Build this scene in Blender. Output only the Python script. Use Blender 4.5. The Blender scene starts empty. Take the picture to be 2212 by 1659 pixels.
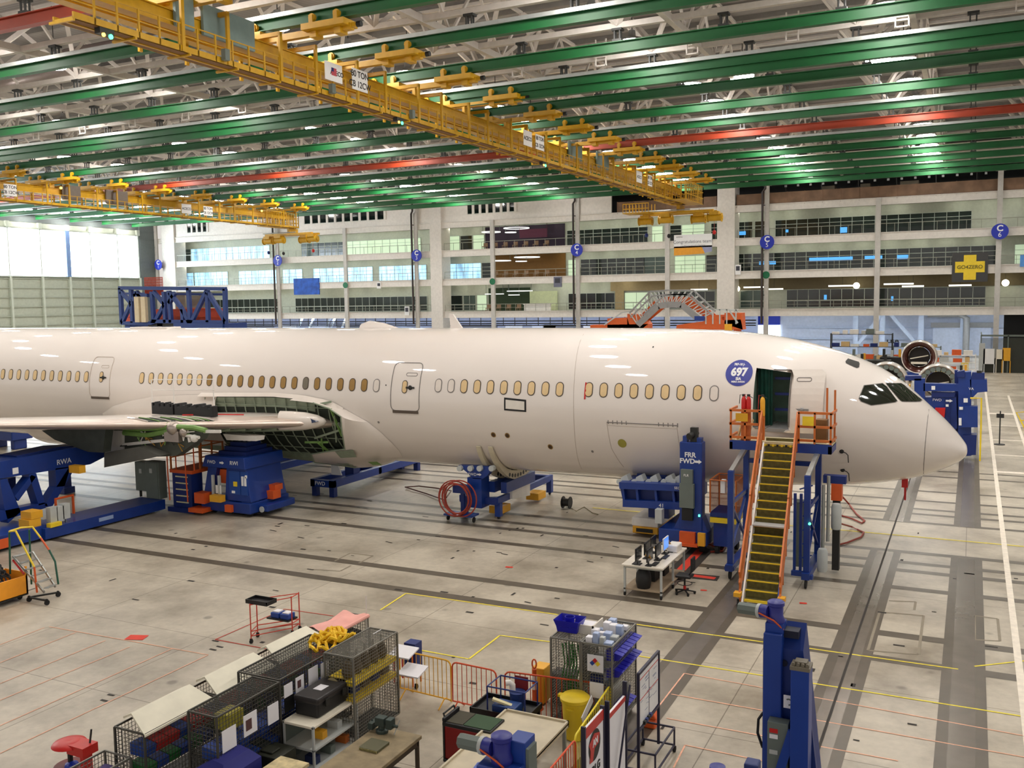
import bpy, math, random
from math import sin, cos, pi, radians, atan2, asin, sqrt
from mathutils import Vector, Matrix
from mathutils.bvhtree import BVHTree
from mathutils.geometry import delaunay_2d_cdt
random.seed(7)
S = bpy.context.scene
COL = S.collection

# ---------------------------------------------------------------- camera
# world: X along the aircraft (nose at 0, tail to -X), Y away from the viewer, Z up, metres
H = 9.0
FPX, YAW, PIT, ROL = 2027.17, .45659265, .0900344, -.01498943
FW = Vector((-sin(YAW)*cos(PIT), cos(YAW)*cos(PIT), -sin(PIT)))
R0 = Vector((cos(YAW), sin(YAW), 0)); U0 = R0.cross(FW)
RT = R0*cos(ROL)+U0*sin(ROL); UP = U0*cos(ROL)-R0*sin(ROL)
cam = bpy.data.cameras.new('camera'); co = bpy.data.objects.new('camera', cam); COL.objects.link(co)
cam.sensor_width = 36; cam.lens = FPX/2212*36; cam.clip_start = .1; cam.clip_end = 600
m = Matrix((RT, UP, -FW)).transposed().to_4x4(); m.translation = (0, 0, H); co.matrix_world = m
S.camera = co
def ray(x, y): return FW+RT*((x-1106)/FPX)-UP*((y-829.5)/FPX)
def PZ(x, y, z): d = ray(x, y); return d*((z-H)/d.z)+Vector((0, 0, H))
def PY(x, y, Y): d = ray(x, y); return d*(Y/d.y)+Vector((0, 0, H))
def PX(x, y, X): d = ray(x, y); return d*(X/d.x)+Vector((0, 0, H))

# ---------------------------------------------------------------- world, exposure
S.view_settings.view_transform = 'Standard'; S.view_settings.look = 'None'
S.view_settings.gamma = 1; S.view_settings.use_curve_mapping = False
S.view_settings.exposure = 0.06
w = bpy.data.worlds.new('world'); S.world = w; w.use_nodes = True
w.node_tree.nodes['Background'].inputs[0].default_value = (1, .95, .89, 1)
w.node_tree.nodes['Background'].inputs[1].default_value = .72
LAMP = 68.0     # radiance of the high bay lamp lenses
LAMP_COL = (1, .955, .9)

# ---------------------------------------------------------------- materials
MATS = {}
def mat(name, c, rough=.5, metal=0, var=.06, scale=3, emit=0, alpha=1, trans=0, coat=0, spec=.5, bump=0):
    if name in MATS: return MATS[name]
    m = bpy.data.materials.new(name); m.use_nodes = True; MATS[name] = m
    nt = m.node_tree; b = nt.nodes['Principled BSDF']
    b.inputs['Roughness'].default_value = rough; b.inputs['Metallic'].default_value = metal
    b.inputs['Specular IOR Level'].default_value = spec
    b.inputs['Coat Weight'].default_value = coat; b.inputs['Coat Roughness'].default_value = .025
    b.inputs['Alpha'].default_value = alpha; b.inputs['Transmission Weight'].default_value = trans
    cc = (*c[:3], 1)
    if var:
        t = nt.nodes.new('ShaderNodeTexCoord'); n = nt.nodes.new('ShaderNodeTexNoise'); n.inputs['Scale'].default_value = scale
        n.inputs['Detail'].default_value = 5
        r = nt.nodes.new('ShaderNodeMapRange'); r.inputs[1].default_value = .3; r.inputs[2].default_value = .7
        r.inputs[3].default_value = 1-var; r.inputs[4].default_value = 1+var
        x = nt.nodes.new('ShaderNodeVectorMath'); x.operation = 'SCALE'; x.inputs[0].default_value = c[:3]
        nt.links.new(t.outputs['Object'], n.inputs['Vector']); nt.links.new(n.outputs[0], r.inputs[0])
        nt.links.new(r.outputs[0], x.inputs['Scale']); nt.links.new(x.outputs[0], b.inputs['Base Color'])
        if bump:
            bm_ = nt.nodes.new('ShaderNodeBump'); bm_.inputs['Strength'].default_value = bump
            nt.links.new(n.outputs[0], bm_.inputs['Height']); nt.links.new(bm_.outputs[0], b.inputs['Normal'])
    else: b.inputs['Base Color'].default_value = cc
    if emit:
        b.inputs['Emission Color'].default_value = cc; b.inputs['Emission Strength'].default_value = emit
    return m
def rgb(r, g, b):
    f = lambda v: (v/255/12.92) if v <= 10 else ((v/255+.055)/1.055)**2.4
    return (f(r), f(g), f(b))
GREEN = mat('rail_green', rgb(6, 86, 38), .5, var=.1, scale=1)
REDB = mat('rail_red', rgb(150, 50, 18), .5, var=.1, scale=1)
WSTEEL = mat('white_steel', rgb(212, 205, 198), .6)
GSTEEL = mat('grey_steel', rgb(150, 150, 150), .5, .3)
DSTEEL = mat('dark_steel', rgb(48, 48, 46), .5, .3)
GALV = mat('galvanised', rgb(165, 168, 165), .4, .7)
YELO = mat('box_yellow', rgb(232, 170, 40), .5)
YEL = mat('crane_yellow', rgb(198, 152, 20), .45, var=.08)
YEL2 = mat('safety_yellow', rgb(238, 206, 40), .45)
BRN = mat('walkway_underside', rgb(122, 84, 40), .7)
BLUE = mat('jig_blue', rgb(12, 52, 132), .42, var=.08, coat=.15)
NAVY = mat('dark_blue', rgb(14, 40, 110), .5)
VBLUE = mat('bin_blue', rgb(28, 28, 170), .4)
ORG = mat('rail_orange', rgb(200, 108, 44), .45)
ORG2 = mat('signal_orange', rgb(216, 90, 34), .45)
RED = mat('red_paint', rgb(196, 30, 26), .4)
BLACK = mat('black_plastic', rgb(18, 18, 20), .5)
RUB = mat('rubber', rgb(26, 26, 26), .8)
WHITE = mat('white_paint', rgb(232, 228, 222), .5)
PAPER = mat('paper', rgb(240, 240, 240), .8, var=.02)
CREAM = mat('cream_paint', rgb(236, 228, 208), .6)
GREYB = mat('grey_box', rgb(104, 114, 108), .5)
LGREY = mat('light_grey_box', rgb(186, 190, 188), .5)
GRNP = mat('primer_green', rgb(120, 158, 84), .5, var=.15)
GRNG = mat('primer_grey_green', rgb(138, 150, 128), .5, var=.15)
WOOD = mat('worn_wood', rgb(150, 132, 104), .7, var=.2, scale=6)
CARD = mat('cardboard', rgb(208, 176, 124), .8)
FLEECE = mat('pink_cloth', rgb(236, 172, 160), .9)
GLASSD = mat('dark_glass', rgb(16, 24, 24), .08, var=0, spec=.8)
TXTW = mat('white_lettering', (.85, .85, .85), .6, var=0)
TXTB = mat('black_lettering', (.02, .02, .02), .6, var=0)
LEDG = mat('green_led', (.05, 1, .35), emit=6, var=0)
LEDO = mat('orange_led', (1, .45, .05), emit=8, var=0)

# ---------------------------------------------------------------- mesh building
class MB:
    def __init__(s): s.v = []; s.f = []; s.mi = []; s.k = 0
    def add(s, vs, fs):
        n = len(s.v); s.v += [tuple(v) for v in vs]; s.f += [tuple(i+n for i in f) for f in fs]; s.mi += [s.k]*len(fs); return s
    def box(s, x0, x1, y0, y1, z0, z1):
        if x0 > x1: x0, x1 = x1, x0
        if y0 > y1: y0, y1 = y1, y0
        if z0 > z1: z0, z1 = z1, z0
        return s.add([(x0,y0,z0),(x1,y0,z0),(x1,y1,z0),(x0,y1,z0),(x0,y0,z1),(x1,y0,z1),(x1,y1,z1),(x0,y1,z1)],
                     [(0,3,2,1),(4,5,6,7),(0,1,5,4),(1,2,6,5),(2,3,7,6),(3,0,4,7)])
    def bar(s, p, q, w, h=None, up=(0, 0, 1)):
        p = Vector(p); q = Vector(q); h = h or w; d = (q-p)
        if d.length < 1e-6: return s
        d.normalize(); u = Vector(up)
        if abs(d.dot(u)) > .98: u = Vector((0, 1, 0))
        a = d.cross(u).normalized(); b = a.cross(d)
        a *= w/2; b *= h/2
        return s.add([p-a-b, p+a-b, p+a+b, p-a+b, q-a-b, q+a-b, q+a+b, q-a+b],
                     [(0,1,2,3),(7,6,5,4),(0,4,5,1),(1,5,6,2),(2,6,7,3),(3,7,4,0)])
    def tube(s, p, q, r, n=8, r2=None):
        p = Vector(p); q = Vector(q); d = (q-p).normalized(); r2 = r if r2 is None else r2
        u = Vector((0, 0, 1)) if abs(d.z) < .9 else Vector((1, 0, 0))
        a = d.cross(u).normalized(); b = d.cross(a)
        vs = [p+(a*cos(t)+b*sin(t))*r for t in [2*pi*i/n for i in range(n)]]+[q+(a*cos(t)+b*sin(t))*r2 for t in [2*pi*i/n for i in range(n)]]
        return s.add(vs, [(i, (i+1) % n, n+(i+1) % n, n+i) for i in range(n)]+[tuple(range(n))[::-1], tuple(range(n, 2*n))])
    def path(s, pts, r, n=6, closed=False):
        pts = [Vector(p) for p in pts]; N = len(pts); vs = []; fs = []
        pv = None
        for i, p in enumerate(pts):
            d = (pts[(i+1) % N]-pts[i-1]) if closed or 0 < i < N-1 else (pts[1]-pts[0] if i == 0 else pts[-1]-pts[-2])
            d.normalize()
            if pv is None: pv = d.cross(Vector((0, 0, 1)) if abs(d.z) < .9 else Vector((1, 0, 0))).normalized()
            a = (pv-d*pv.dot(d)).normalized(); pv = a; b = d.cross(a)
            vs += [p+(a*cos(t)+b*sin(t))*r for t in [2*pi*j/n for j in range(n)]]
        M = N if closed else N-1
        for i in range(M):
            k = ((i+1) % N)*n
            fs += [(i*n+j, i*n+(j+1) % n, k+(j+1) % n, k+j) for j in range(n)]
        if not closed: fs += [tuple(range(n))[::-1], tuple(range((N-1)*n, N*n))]
        return s.add(vs, fs)
    def prism(s, pts, ax, a, b):
        f = {'x': lambda p, t: (t, p[0], p[1]), 'y': lambda p, t: (p[0], t, p[1]), 'z': lambda p, t: (p[0], p[1], t)}[ax]
        n = len(pts)
        return s.add([f(p, a) for p in pts]+[f(p, b) for p in pts], [tuple(range(n))[::-1], tuple(range(n, 2*n))]+[(i, (i+1) % n, n+(i+1) % n, n+i) for i in range(n)])
    def lathe(s, prof, o, ax=(0, 0, 1), n=20, a0=0, a1=2*pi):
        ax = Vector(ax).normalized(); o = Vector(o); u = Vector((0, 0, 1)) if abs(ax.z) < .9 else Vector((1, 0, 0))
        a = ax.cross(u).normalized(); b = ax.cross(a); full = abs(a1-a0-2*pi) < 1e-6; m = n if full else n+1
        vs = [o+ax*h+(a*cos(a0+(a1-a0)*i/n)+b*sin(a0+(a1-a0)*i/n))*r for r, h in prof for i in range(m)]
        return s.add(vs, [(j*m+i, j*m+(i+1) % m, (j+1)*m+(i+1) % m, (j+1)*m+i) for j in range(len(prof)-1) for i in range(n)])
    def ball(s, c, r, n=10, sz=1):
        return s.lathe([(max(1e-4, r*sin(pi*j/n)), -r*sz*cos(pi*j/n)) for j in range(n+1)], c, n=n*2)
    def grid(s, P):
        m = len(P[0]); return s.add([p for row in P for p in row], [(j*m+i, j*m+i+1, (j+1)*m+i+1, (j+1)*m+i) for j in range(len(P)-1) for i in range(m-1)])
    def wire(s, o, u, v, nu, nv, t=.006, vo=True):
        o, u, v = Vector(o), Vector(u), Vector(v)
        for i in range(nu+1): s.bar(o+u*(i/nu), o+u*(i/nu)+v, t)
        if vo:
            for i in range(nv+1): s.bar(o+v*(i/nv), o+v*(i/nv)+u, t)
        return s
    def build(s, name, m, parent=None, local=False, smooth=False, org=None, bevel=0):
        if not s.v: return None
        if parent is not None and not local: o = parent.location if parent.parent is None else parent.location+parent.parent.location
        elif parent is not None: o = Vector((0, 0, 0))
        elif org is not None: o = Vector(org)
        else:
            xs = [v[0] for v in s.v]; ys = [v[1] for v in s.v]; zs = [v[2] for v in s.v]
            o = Vector(((min(xs)+max(xs))/2, (min(ys)+max(ys))/2, min(zs)))
        me = bpy.data.meshes.new(name)
        me.from_pydata([(v[0]-o[0], v[1]-o[1], v[2]-o[2]) for v in s.v], [], s.f)
        for mm in (m if isinstance(m, (list, tuple)) else [m]): me.materials.append(mm)
        if isinstance(m, (list, tuple)): me.polygons.foreach_set('material_index', s.mi)
        if smooth:
            me.polygons.foreach_set('use_smooth', [True]*len(s.f)); me.set_sharp_from_angle(angle=radians(38))
        me.update()
        ob = bpy.data.objects.new(name, me); COL.objects.link(ob)
        if parent is not None: ob.parent = parent
        else: ob.location = o
        if bevel:
            bv = ob.modifiers.new('edge', 'BEVEL'); bv.width = bevel; bv.segments = 2; bv.limit_method = 'ANGLE'
        return ob
def tag(o, label, cat, group=None, kind=None):
    if label: o['label'] = label
    if cat: o['category'] = cat
    if group: o['group'] = group
    if kind: o['kind'] = kind
    return o
def thing(name, label, cat, loc=(0, 0, 0), rz=0, group=None):
    o = bpy.data.objects.new(name, None); COL.objects.link(o); o.empty_display_size = .3
    o.location = loc; o.rotation_euler = (0, 0, rz); return tag(o, label, cat, group)
def struct(name, mb, m, parent=None, smooth=False):
    o = mb.build(name, m, parent, smooth=smooth)
    if parent is None: o['kind'] = 'structure'
    return o
def dup(root, loc, rz=None, label=None, group=None, sc=None):
    r = root.copy(); COL.objects.link(r); r.location = loc
    if rz is not None: r.rotation_euler = (0, 0, rz)
    if label: r['label'] = label
    if group: r['group'] = group
    for ch in list(root.children):
        c = ch.copy(); COL.objects.link(c); c.parent = r
        for g in list(ch.children):
            d = g.copy(); COL.objects.link(d); d.parent = c
    return r
def lettering(body, size, mtx, m, parent=None, name='lettering', bold=.0, ext=.004, align='CENTER', proj=None):
    cu = bpy.data.curves.new(name, 'FONT'); cu.body = body; cu.size = size; cu.extrude = ext; cu.align_x = align; cu.align_y = 'CENTER'; cu.offset = bold; cu.space_line = .85
    ob = bpy.data.objects.new(name, cu); COL.objects.link(ob)
    dg = bpy.context.evaluated_depsgraph_get(); me = bpy.data.meshes.new_from_object(ob.evaluated_get(dg))
    bpy.data.objects.remove(ob); me.transform(mtx)
    if proj:
        for v in me.vertices: v.co = proj(v.co)
    me.materials.clear(); me.materials.append(m)
    o = bpy.data.objects.new(name, me); COL.objects.link(o)
    if parent is not None:
        o.parent = parent; q = parent.location if parent.parent is None else parent.location+parent.parent.location
        me.transform(Matrix.Translation(-q))
    return o
def face_y(p, rz=0, tilt=0):   # text readable from the -Y side
    return Matrix.Translation(p) @ Matrix.Rotation(rz, 4, 'Z') @ Matrix.Rotation(pi/2-tilt, 4, 'X')
def face_x(p): return face_y(p, pi/2)    # readable from the +X side
ORDW = 'first second third fourth fifth sixth seventh eighth ninth tenth eleventh twelfth thirteenth fourteenth fifteenth sixteenth seventeenth eighteenth nineteenth twentieth'.split()
def ORD(n): return ORDW[n] if n < 20 else ('twenty ' if n < 29 else 'thirty ')+ORDW[n-20 if n < 29 else n-30] if n != 29 else 'thirtieth'
NT = [0]
def trim(mb, m): NT[0] += 1; return struct('trim_%d' % NT[0], mb, m)
# ================================================================ floor
CONC = bpy.data.materials.new('concrete'); CONC.use_nodes = True; nt = CONC.node_tree; b = nt.nodes['Principled BSDF']; b.inputs['Specular IOR Level'].default_value = .32
tc = nt.nodes.new('ShaderNodeTexCoord')
n1 = nt.nodes.new('ShaderNodeTexNoise'); n1.inputs['Scale'].default_value = .35; n1.inputs['Detail'].default_value = 8; n1.inputs['Roughness'].default_value = .65
n2 = nt.nodes.new('ShaderNodeTexNoise'); n2.inputs['Scale'].default_value = 5; n2.inputs['Detail'].default_value = 6
br = nt.nodes.new('ShaderNodeTexBrick'); br.offset = 0; br.squash = 1
br.inputs['Scale'].default_value = 1; br.inputs['Brick Width'].default_value = 4.6; br.inputs['Row Height'].default_value = 3.7
br.inputs['Mortar Size'].default_value = .012; br.inputs['Mortar Smooth'].default_value = .1
for k in (1, 2): br.inputs['Color%d' % k].default_value = (1, 1, 1, 1)
br.inputs['Mortar'].default_value = (.45, .43, .4, 1)
cr = nt.nodes.new('ShaderNodeValToRGB'); cr.color_ramp.elements[0].position = .32; cr.color_ramp.elements[1].position = .6
cr.color_ramp.elements[0].color = (.27, .23, .172, 1); cr.color_ramp.elements[1].color = (.53, .472, .375, 1)
v = nt.nodes.new('ShaderNodeTexVoronoi'); v.inputs['Scale'].default_value = .55; v.inputs['Randomness'].default_value = 1
vr = nt.nodes.new('ShaderNodeMapRange'); vr.inputs[1].default_value = .045; vr.inputs[2].default_value = .09; vr.inputs[3].default_value = .55; vr.inputs[4].default_value = 1
mx = nt.nodes.new('ShaderNodeMix'); mx.data_type = 'RGBA'; mx.blend_type = 'MULTIPLY'; mx.inputs[0].default_value = 1
mx2 = nt.nodes.new('ShaderNodeMix'); mx2.data_type = 'RGBA'; mx2.blend_type = 'MULTIPLY'; mx2.inputs[0].default_value = 1
mr = nt.nodes.new('ShaderNodeMapRange'); mr.inputs[1].default_value = .3; mr.inputs[2].default_value = .7; mr.inputs[3].default_value = .92; mr.inputs[4].default_value = 1.05
mx3 = nt.nodes.new('ShaderNodeMix'); mx3.data_type = 'RGBA'; mx3.blend_type = 'MULTIPLY'; mx3.inputs[0].default_value = 1
L = nt.links.new
L(tc.outputs['Object'], n1.inputs['Vector']); L(tc.outputs['Object'], n2.inputs['Vector']); L(tc.outputs['Object'], br.inputs['Vector']); L(tc.outputs['Object'], v.inputs['Vector'])
L(n1.outputs[0], cr.inputs[0]); L(cr.outputs[0], mx.inputs[6]); L(br.outputs[0], mx.inputs[7])
L(v.outputs['Distance'], vr.inputs[0]); L(mx.outputs[2], mx2.inputs[6]); L(vr.outputs[0], mx2.inputs[7])
L(n2.outputs[0], mr.inputs[0]); L(mx2.outputs[2], mx3.inputs[6]); L(mr.outputs[0], mx3.inputs[7]); L(mx3.outputs[2], b.inputs['Base Color'])
rr = nt.nodes.new('ShaderNodeMapRange'); rr.inputs[3].default_value = .22; rr.inputs[4].default_value = .5
L(n1.outputs[0], rr.inputs[0]); L(rr.outputs[0], b.inputs['Roughness'])
TRK = mat('steel_track', rgb(94, 85, 72), .4, .15, var=.12, scale=2)
TRK2 = mat('steel_track_light', rgb(138, 130, 120), .25, .5, var=.1, scale=2)
LINEY = mat('yellow_tape', rgb(232, 214, 60), .7, var=.15, scale=8)
LINEW = mat('white_line', rgb(232, 222, 205), .7, var=.1, scale=5)
LINEP = mat('pink_tape', rgb(236, 178, 148), .8, var=.2, scale=6)
LINER = mat('red_tape', rgb(190, 70, 55), .8, var=.15)
SLOT = mat('slot_dark', rgb(50, 45, 40), .8)
REDM = mat('red_mark', rgb(214, 60, 40), .7)
fm = MB(); fm.box(-139, 60, -25, 150, -.3, 0)
def strip(p, q, w, k, z=.004):
    p = Vector((p[0], p[1], 0)); q = Vector((q[0], q[1], 0)); d = (q-p).normalized(); n = Vector((-d.y, d.x, 0))*w/2; u = Vector((0, 0, z))
    fm.k = k; fm.add([p-n+u, q-n+u, q+n+u, p+n+u], [(0, 1, 2, 3)]); fm.k = 0
for Y, ww in ((20.0, 0), (24.2, .42), (26.1, .42), (30.45, .38), (32.45, .36), (33.45, .34), (34.85, .36), (39.6, .32), (41.15, .32), (42.15, .32), (43.9, .32), (46.1, .24), (50.0, .28), (51.6, .26)):
    if ww: strip((-100, Y), (30, Y), ww, 1, .004)
for y in (58, 64, 71): strip((1.3, y), (40, y), .3, 4, .006)
for X, w0, w1 in ((-2.53, 1.0, .52), (0.02, .95, .5)):
    for y0, y1 in ((-5, 34.7), (39.5, 90)): strip((X, y0), (X, y1), w0, 1, .0055); strip((X, y0), (X, y1), w1, 2, .007)
strip((-2.53, -5), (-2.53, 60), .06, 7, .009)
strip((-6.24, -5), (-6.24, 34.7), .95, 1, .0055); strip((-6.24, -5), (-6.24, 34.7), .5, 2, .007)
strip((1.22, 5), (1.22, 125), .17, 4, .009); strip((2.95, 25), (2.95, 92), .17, 4, .009)
strip((1.3, 92), (20, 92), .2, 4, .009); strip((1.3, 78), (2.9, 78), .8, 4, .005); strip((1.3, 52.5), (2.9, 52.5), .5, 4, .005)
strip((-14.5, 37.2), (30, 37.2), .1, 3, .008)
def pstrip(a, bb, w, k, z=.008): strip(PZ(*a, 0)[:2], PZ(*bb, 0)[:2], w, k, z)
for a, bb in (((822, 1318), (877, 1282)), ((877, 1282), (1205, 1328)), ((1360, 1347), (2070, 1446)), ((2105, 1440), (2212, 1428)), ((1013, 1424), (1080, 1373)), ((1080, 1373), (1190, 1387)), ((870, 1398), (1013, 1424)), ((1370, 1416), (2204, 1547))): pstrip(a, bb, .055, 3)
for a, bb in (((1478, 1455), (2212, 1590)), ((1450, 1500), (2212, 1636)), ((1440, 1552), (1940, 1644)), ((1478, 1455), (1420, 1530)), ((1480, 1610), (1720, 1659)), ((1480, 1610), (1455, 1659))): pstrip(a, bb, .035, 5)
for a, bb in (((0, 1393), (96, 1356)), ((0, 1432), (165, 1366)), ((0, 1477), (228, 1384)), ((0, 1513), (280, 1398)), ((0, 1568), (372, 1402)), ((0, 1628), (450, 1415)), ((106, 1354), (450, 1415))): pstrip(a, bb, .03, 5)
for a, bb in (((465, 1382), (615, 1316)), ((615, 1316), (720, 1331)), ((465, 1382), (575, 1402))): pstrip(a, bb, .04, 6)
for a, bb in (((1516, 1186), (1455, 1248)),): pstrip(a, bb, .3, 8, .01)
pstrip((1520, 1184), (1452, 1252), .8, 7, .0085); pstrip((1448, 1240), (1552, 1250), .55, 7, .0085); pstrip((1470, 1240), (1545, 1250), .25, 8, .01)
for x, y, s_ in ((1735, 1303, .12), (1100, 1225, .12), (1520, 1275, .1), (295, 1377, .3)): pstrip((x-8*s_/.12, y), (x+8*s_/.12, y+1), s_*1.2, 8, .01)
for x, y in ((460, 1402), (475, 1396), (240, 1500), (225, 1512), (840, 1170), (1090, 1196), (1330, 1180), (1480, 1140), (650, 1160), (590, 1145), (1275, 1212), (1140, 1300), (1230, 1096)): pstrip((x-7, y), (x+7, y+3), .07, 7, .007)
for pts in (((1920, 1298), (1978, 1300), (1975, 1318)), ((1900, 1322), (1995, 1330), (1984, 1414), (1875, 1405), (1900, 1322)), ((2105, 1330), (2155, 1337), (2160, 1385), (2105, 1382), (2105, 1330)), ((723, 1212), (757, 1195), (806, 1201), (775, 1217)), ((675, 1230), (735, 1234), (758, 1222))):
    for i in range(len(pts)-1): pstrip(pts[i], pts[i+1], .07, 9, .006)
rm = random.Random(21)
for k in range(110):
    x, y = rm.uniform(-34, 2), rm.uniform(18, 38); a_ = rm.choice((0, 0, 1)); l_ = rm.uniform(.08, .3); strip((x, y), (x+(0 if a_ else l_), y+(l_ if a_ else 0)), rm.uniform(.05, .12), 7, .007)
JNT = mat('patched_joint', rgb(140, 130, 112), .7)
floor = fm.build('floor', [CONC, TRK, TRK2, LINEY, LINEW, LINEP, LINER, SLOT, REDM, JNT], org=(0, 0, 0)); floor['kind'] = 'structure'

# ================================================================ roof deck, trusses, runway beams
DECK = bpy.data.materials.new('roof_deck'); DECK.use_nodes = True; nt = DECK.node_tree; b = nt.nodes['Principled BSDF']; b.inputs['Roughness'].default_value = .6
tc = nt.nodes.new('ShaderNodeTexCoord'); wv = nt.nodes.new('ShaderNodeTexWave'); wv.bands_direction = 'Y'; wv.inputs['Scale'].default_value = 1.1; wv.inputs['Distortion'].default_value = 0
cr = nt.nodes.new('ShaderNodeValToRGB'); cr.color_ramp.elements[0].color = (.27, .25, .24, 1); cr.color_ramp.elements[1].color = (.40, .375, .36, 1)
nt.links.new(tc.outputs['Object'], wv.inputs['Vector']); nt.links.new(wv.outputs[1], cr.inputs[0]); nt.links.new(cr.outputs[0], b.inputs['Base Color'])
c = MB(); c.box(-139, 60, -25, 150, 28.6, 28.9)
struct('ceiling', c, DECK)
RZ, RS, RY0 = 23.0, 6.5, 46.0
def ry(i): return RY0+RS*i
HX = [-24.8+6.1*k for k in range(-19, 8)]
ordn = {-2: 'first, nearest the viewer', -1: 'second', 0: 'third', 1: 'fourth', 2: 'fifth', 3: 'sixth', 4: 'seventh', 5: 'eighth', 6: 'ninth', 7: 'tenth', 8: 'eleventh', 9: 'twelfth', 10: 'thirteenth', 11: 'next to last', 12: 'last, hard by the far offices'}
# clamp: a small dark hanger joining a beam to the truss node above
def clamp_mesh(x, y):
    c = MB(); c.box(x-.28, x+.28, y-.22, y+.22, RZ+.62, RZ+.74)
    for sx in (-.16, .16):
        for sy in (-.12, .12): c.box(x+sx-.04, x+sx+.04, y+sy-.04, y+sy+.04, RZ+.6, RZ+1.35)
    c.box(x-.3, x+.3, y-.24, y+.24, RZ+1.22, RZ+1.34)
    return c
for i in range(-2, 13):
    y = ry(i); red = i in (-2, 6); wide = i == 2
    lab = ('red' if red else 'green')+' runway beam under the roof, '+(('deepest and double flanged' if wide else ordn[i])+(', counted from the near end' if -1 <= i <= 10 and not wide else ''))
    if i == 6: lab = 'red runway beam running across the middle of the roof'
    if i == -2: lab = 'red runway beam cut off at the upper left corner'
    o = thing('runway_beam', lab, 'beam', (-48, y, RZ), group='crane runway beams')
    mm = REDB if red else GREEN
    z0 = RZ-(.55 if wide else 0); z1 = RZ+.62; e = 45
    c = MB(); c.box(-137, e, y-.03, y+.03, z0+.04, z1-.04)
    c.build('web', mm, o)
    c = MB(); c.box(-137, e, y-.22, y+.22, z0, z0+.05); c.build('bottom_flange', mm, o)
    c = MB(); c.box(-137, e, y-.22, y+.22, z1-.05, z1); c.build('top_flange', mm, o)
    if wide: c = MB(); c.box(-137, e, y-.2, y+.2, RZ, RZ+.04); c.build('middle_flange', mm, o)
    if i in (0, 5, 7, -1, 2):
        c = MB(); c.box(-137, e, y-.34, y-.2, RZ+.52, RZ+.74); c.build('conductor_bar', GALV, o)
    first = None
    for x in HX:
        if abs(x+31) < 2.5 or x > 14: continue
        if first is None: first = clamp_mesh(x, y).build('hanger_clamp', DSTEEL, o); x0 = x
        else:
            k = first.copy(); COL.objects.link(k); k.parent = o; k.location = (x-x0, 0, 0)
# white chords along X above every runway beam with V webs up to the roof
TZ, TT = RZ+1.5, 28.3
TRUSSW = WSTEEL
for i in range(-2, 13):
    y = ry(i)
    c = MB(); c.box(-137, 45, y-.16, y+.16, TZ-.16, TZ+.16)
    c.box(-137, 45, y+RS/2-.1, y+RS/2+.1, TT-.2, TT)
    for n, x in enumerate(HX):
        if n % 2: continue
        for sx in (-1, 1):
            for sy in (-1, 1): c.bar((x, y, TZ), (x+sx*3.0, y+sy*RS/2, TT-.1), .25, .25)
        if n % 4 == 0:
            c.prism([(x-.55, TZ+.75), (x+.55, TZ+.75), (x+.22, TZ+.1), (x-.22, TZ+.1)], 'y', y-.03, y+.03)
    tag(c.build('roof_truss', TRUSSW), 'white roof truss with V webs above the %s runway beam from the near end' % ORD(i+2), 'truss', 'white roof trusses along the runway beams')
for n, x in enumerate(HX[::2]):
    c = MB(); X = x+3.05
    if n == 0: continue
    c.box(X-.17, X+.17, 26, 129.5, TZ-.2, TZ+.2); c.box(X-.1, X+.1, 26, 129.5, TT-.2, TT)
    for i in range(-2, 12): c.bar((X, ry(i)+3.25, TZ), (X, ry(i), TT-.1), .15); c.bar((X, ry(i)+3.25, TZ), (X, ry(i+1), TT-.1), .15)
    tag(c.build('cross_truss', TRUSSW), 'white cross truss running toward the far offices, %s from the left' % ORD(n-1), 'truss', 'white cross trusses of the roof')
c = MB()
for k in range(34): c.box(-137, 45, 28+k*3.1, 28.08+k*3.1, 28.25, 28.6)
trim(c, mat('purlin_grey', rgb(140, 136, 132), .6))
# ducts and small service ladders
for (x, y, ln, r) in ((-72, 50, 12, .55), (-58, 47.5, 9, .5), (-18, 53, 10, .45)):
    c = MB(); c.tube((x, y, 26.6), (x+ln, y, 26.6), r, 16); tag(c.build('air_duct', mat('duct', rgb(140, 126, 122), .4, .3), smooth=True), 'grey round air duct in the roof, '+{-72: 'left and longest', -58: 'middle one', -18: 'right of the large crane'}[x], 'duct', 'round ducts in the roof')
for i, xs in ((2, range(-82, 20, 6)),):
    for x in xs:
        if abs(x+31) < 3: continue
        y = ry(i)-.5; HN = globals().get('HN', -1)+1; c = MB()
        for s_ in (-.35, .35): c.box(x+s_-.04, x+s_+.04, y-.04, y+.04, RZ+.9, RZ+2.6)
        c.box(x-.35, x+.35, y-.04, y+.04, RZ+.9, RZ+.98); c.box(x-.3, x+.3, y, y+.4, RZ+1.45, RZ+1.55)
        tag(c.build('hanger_frame', WSTEEL), 'small white U shaped hanger above the deepest green beam, %s from the left' % ORD(HN), 'hanger', 'white hanger frames of the deepest beam')

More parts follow.
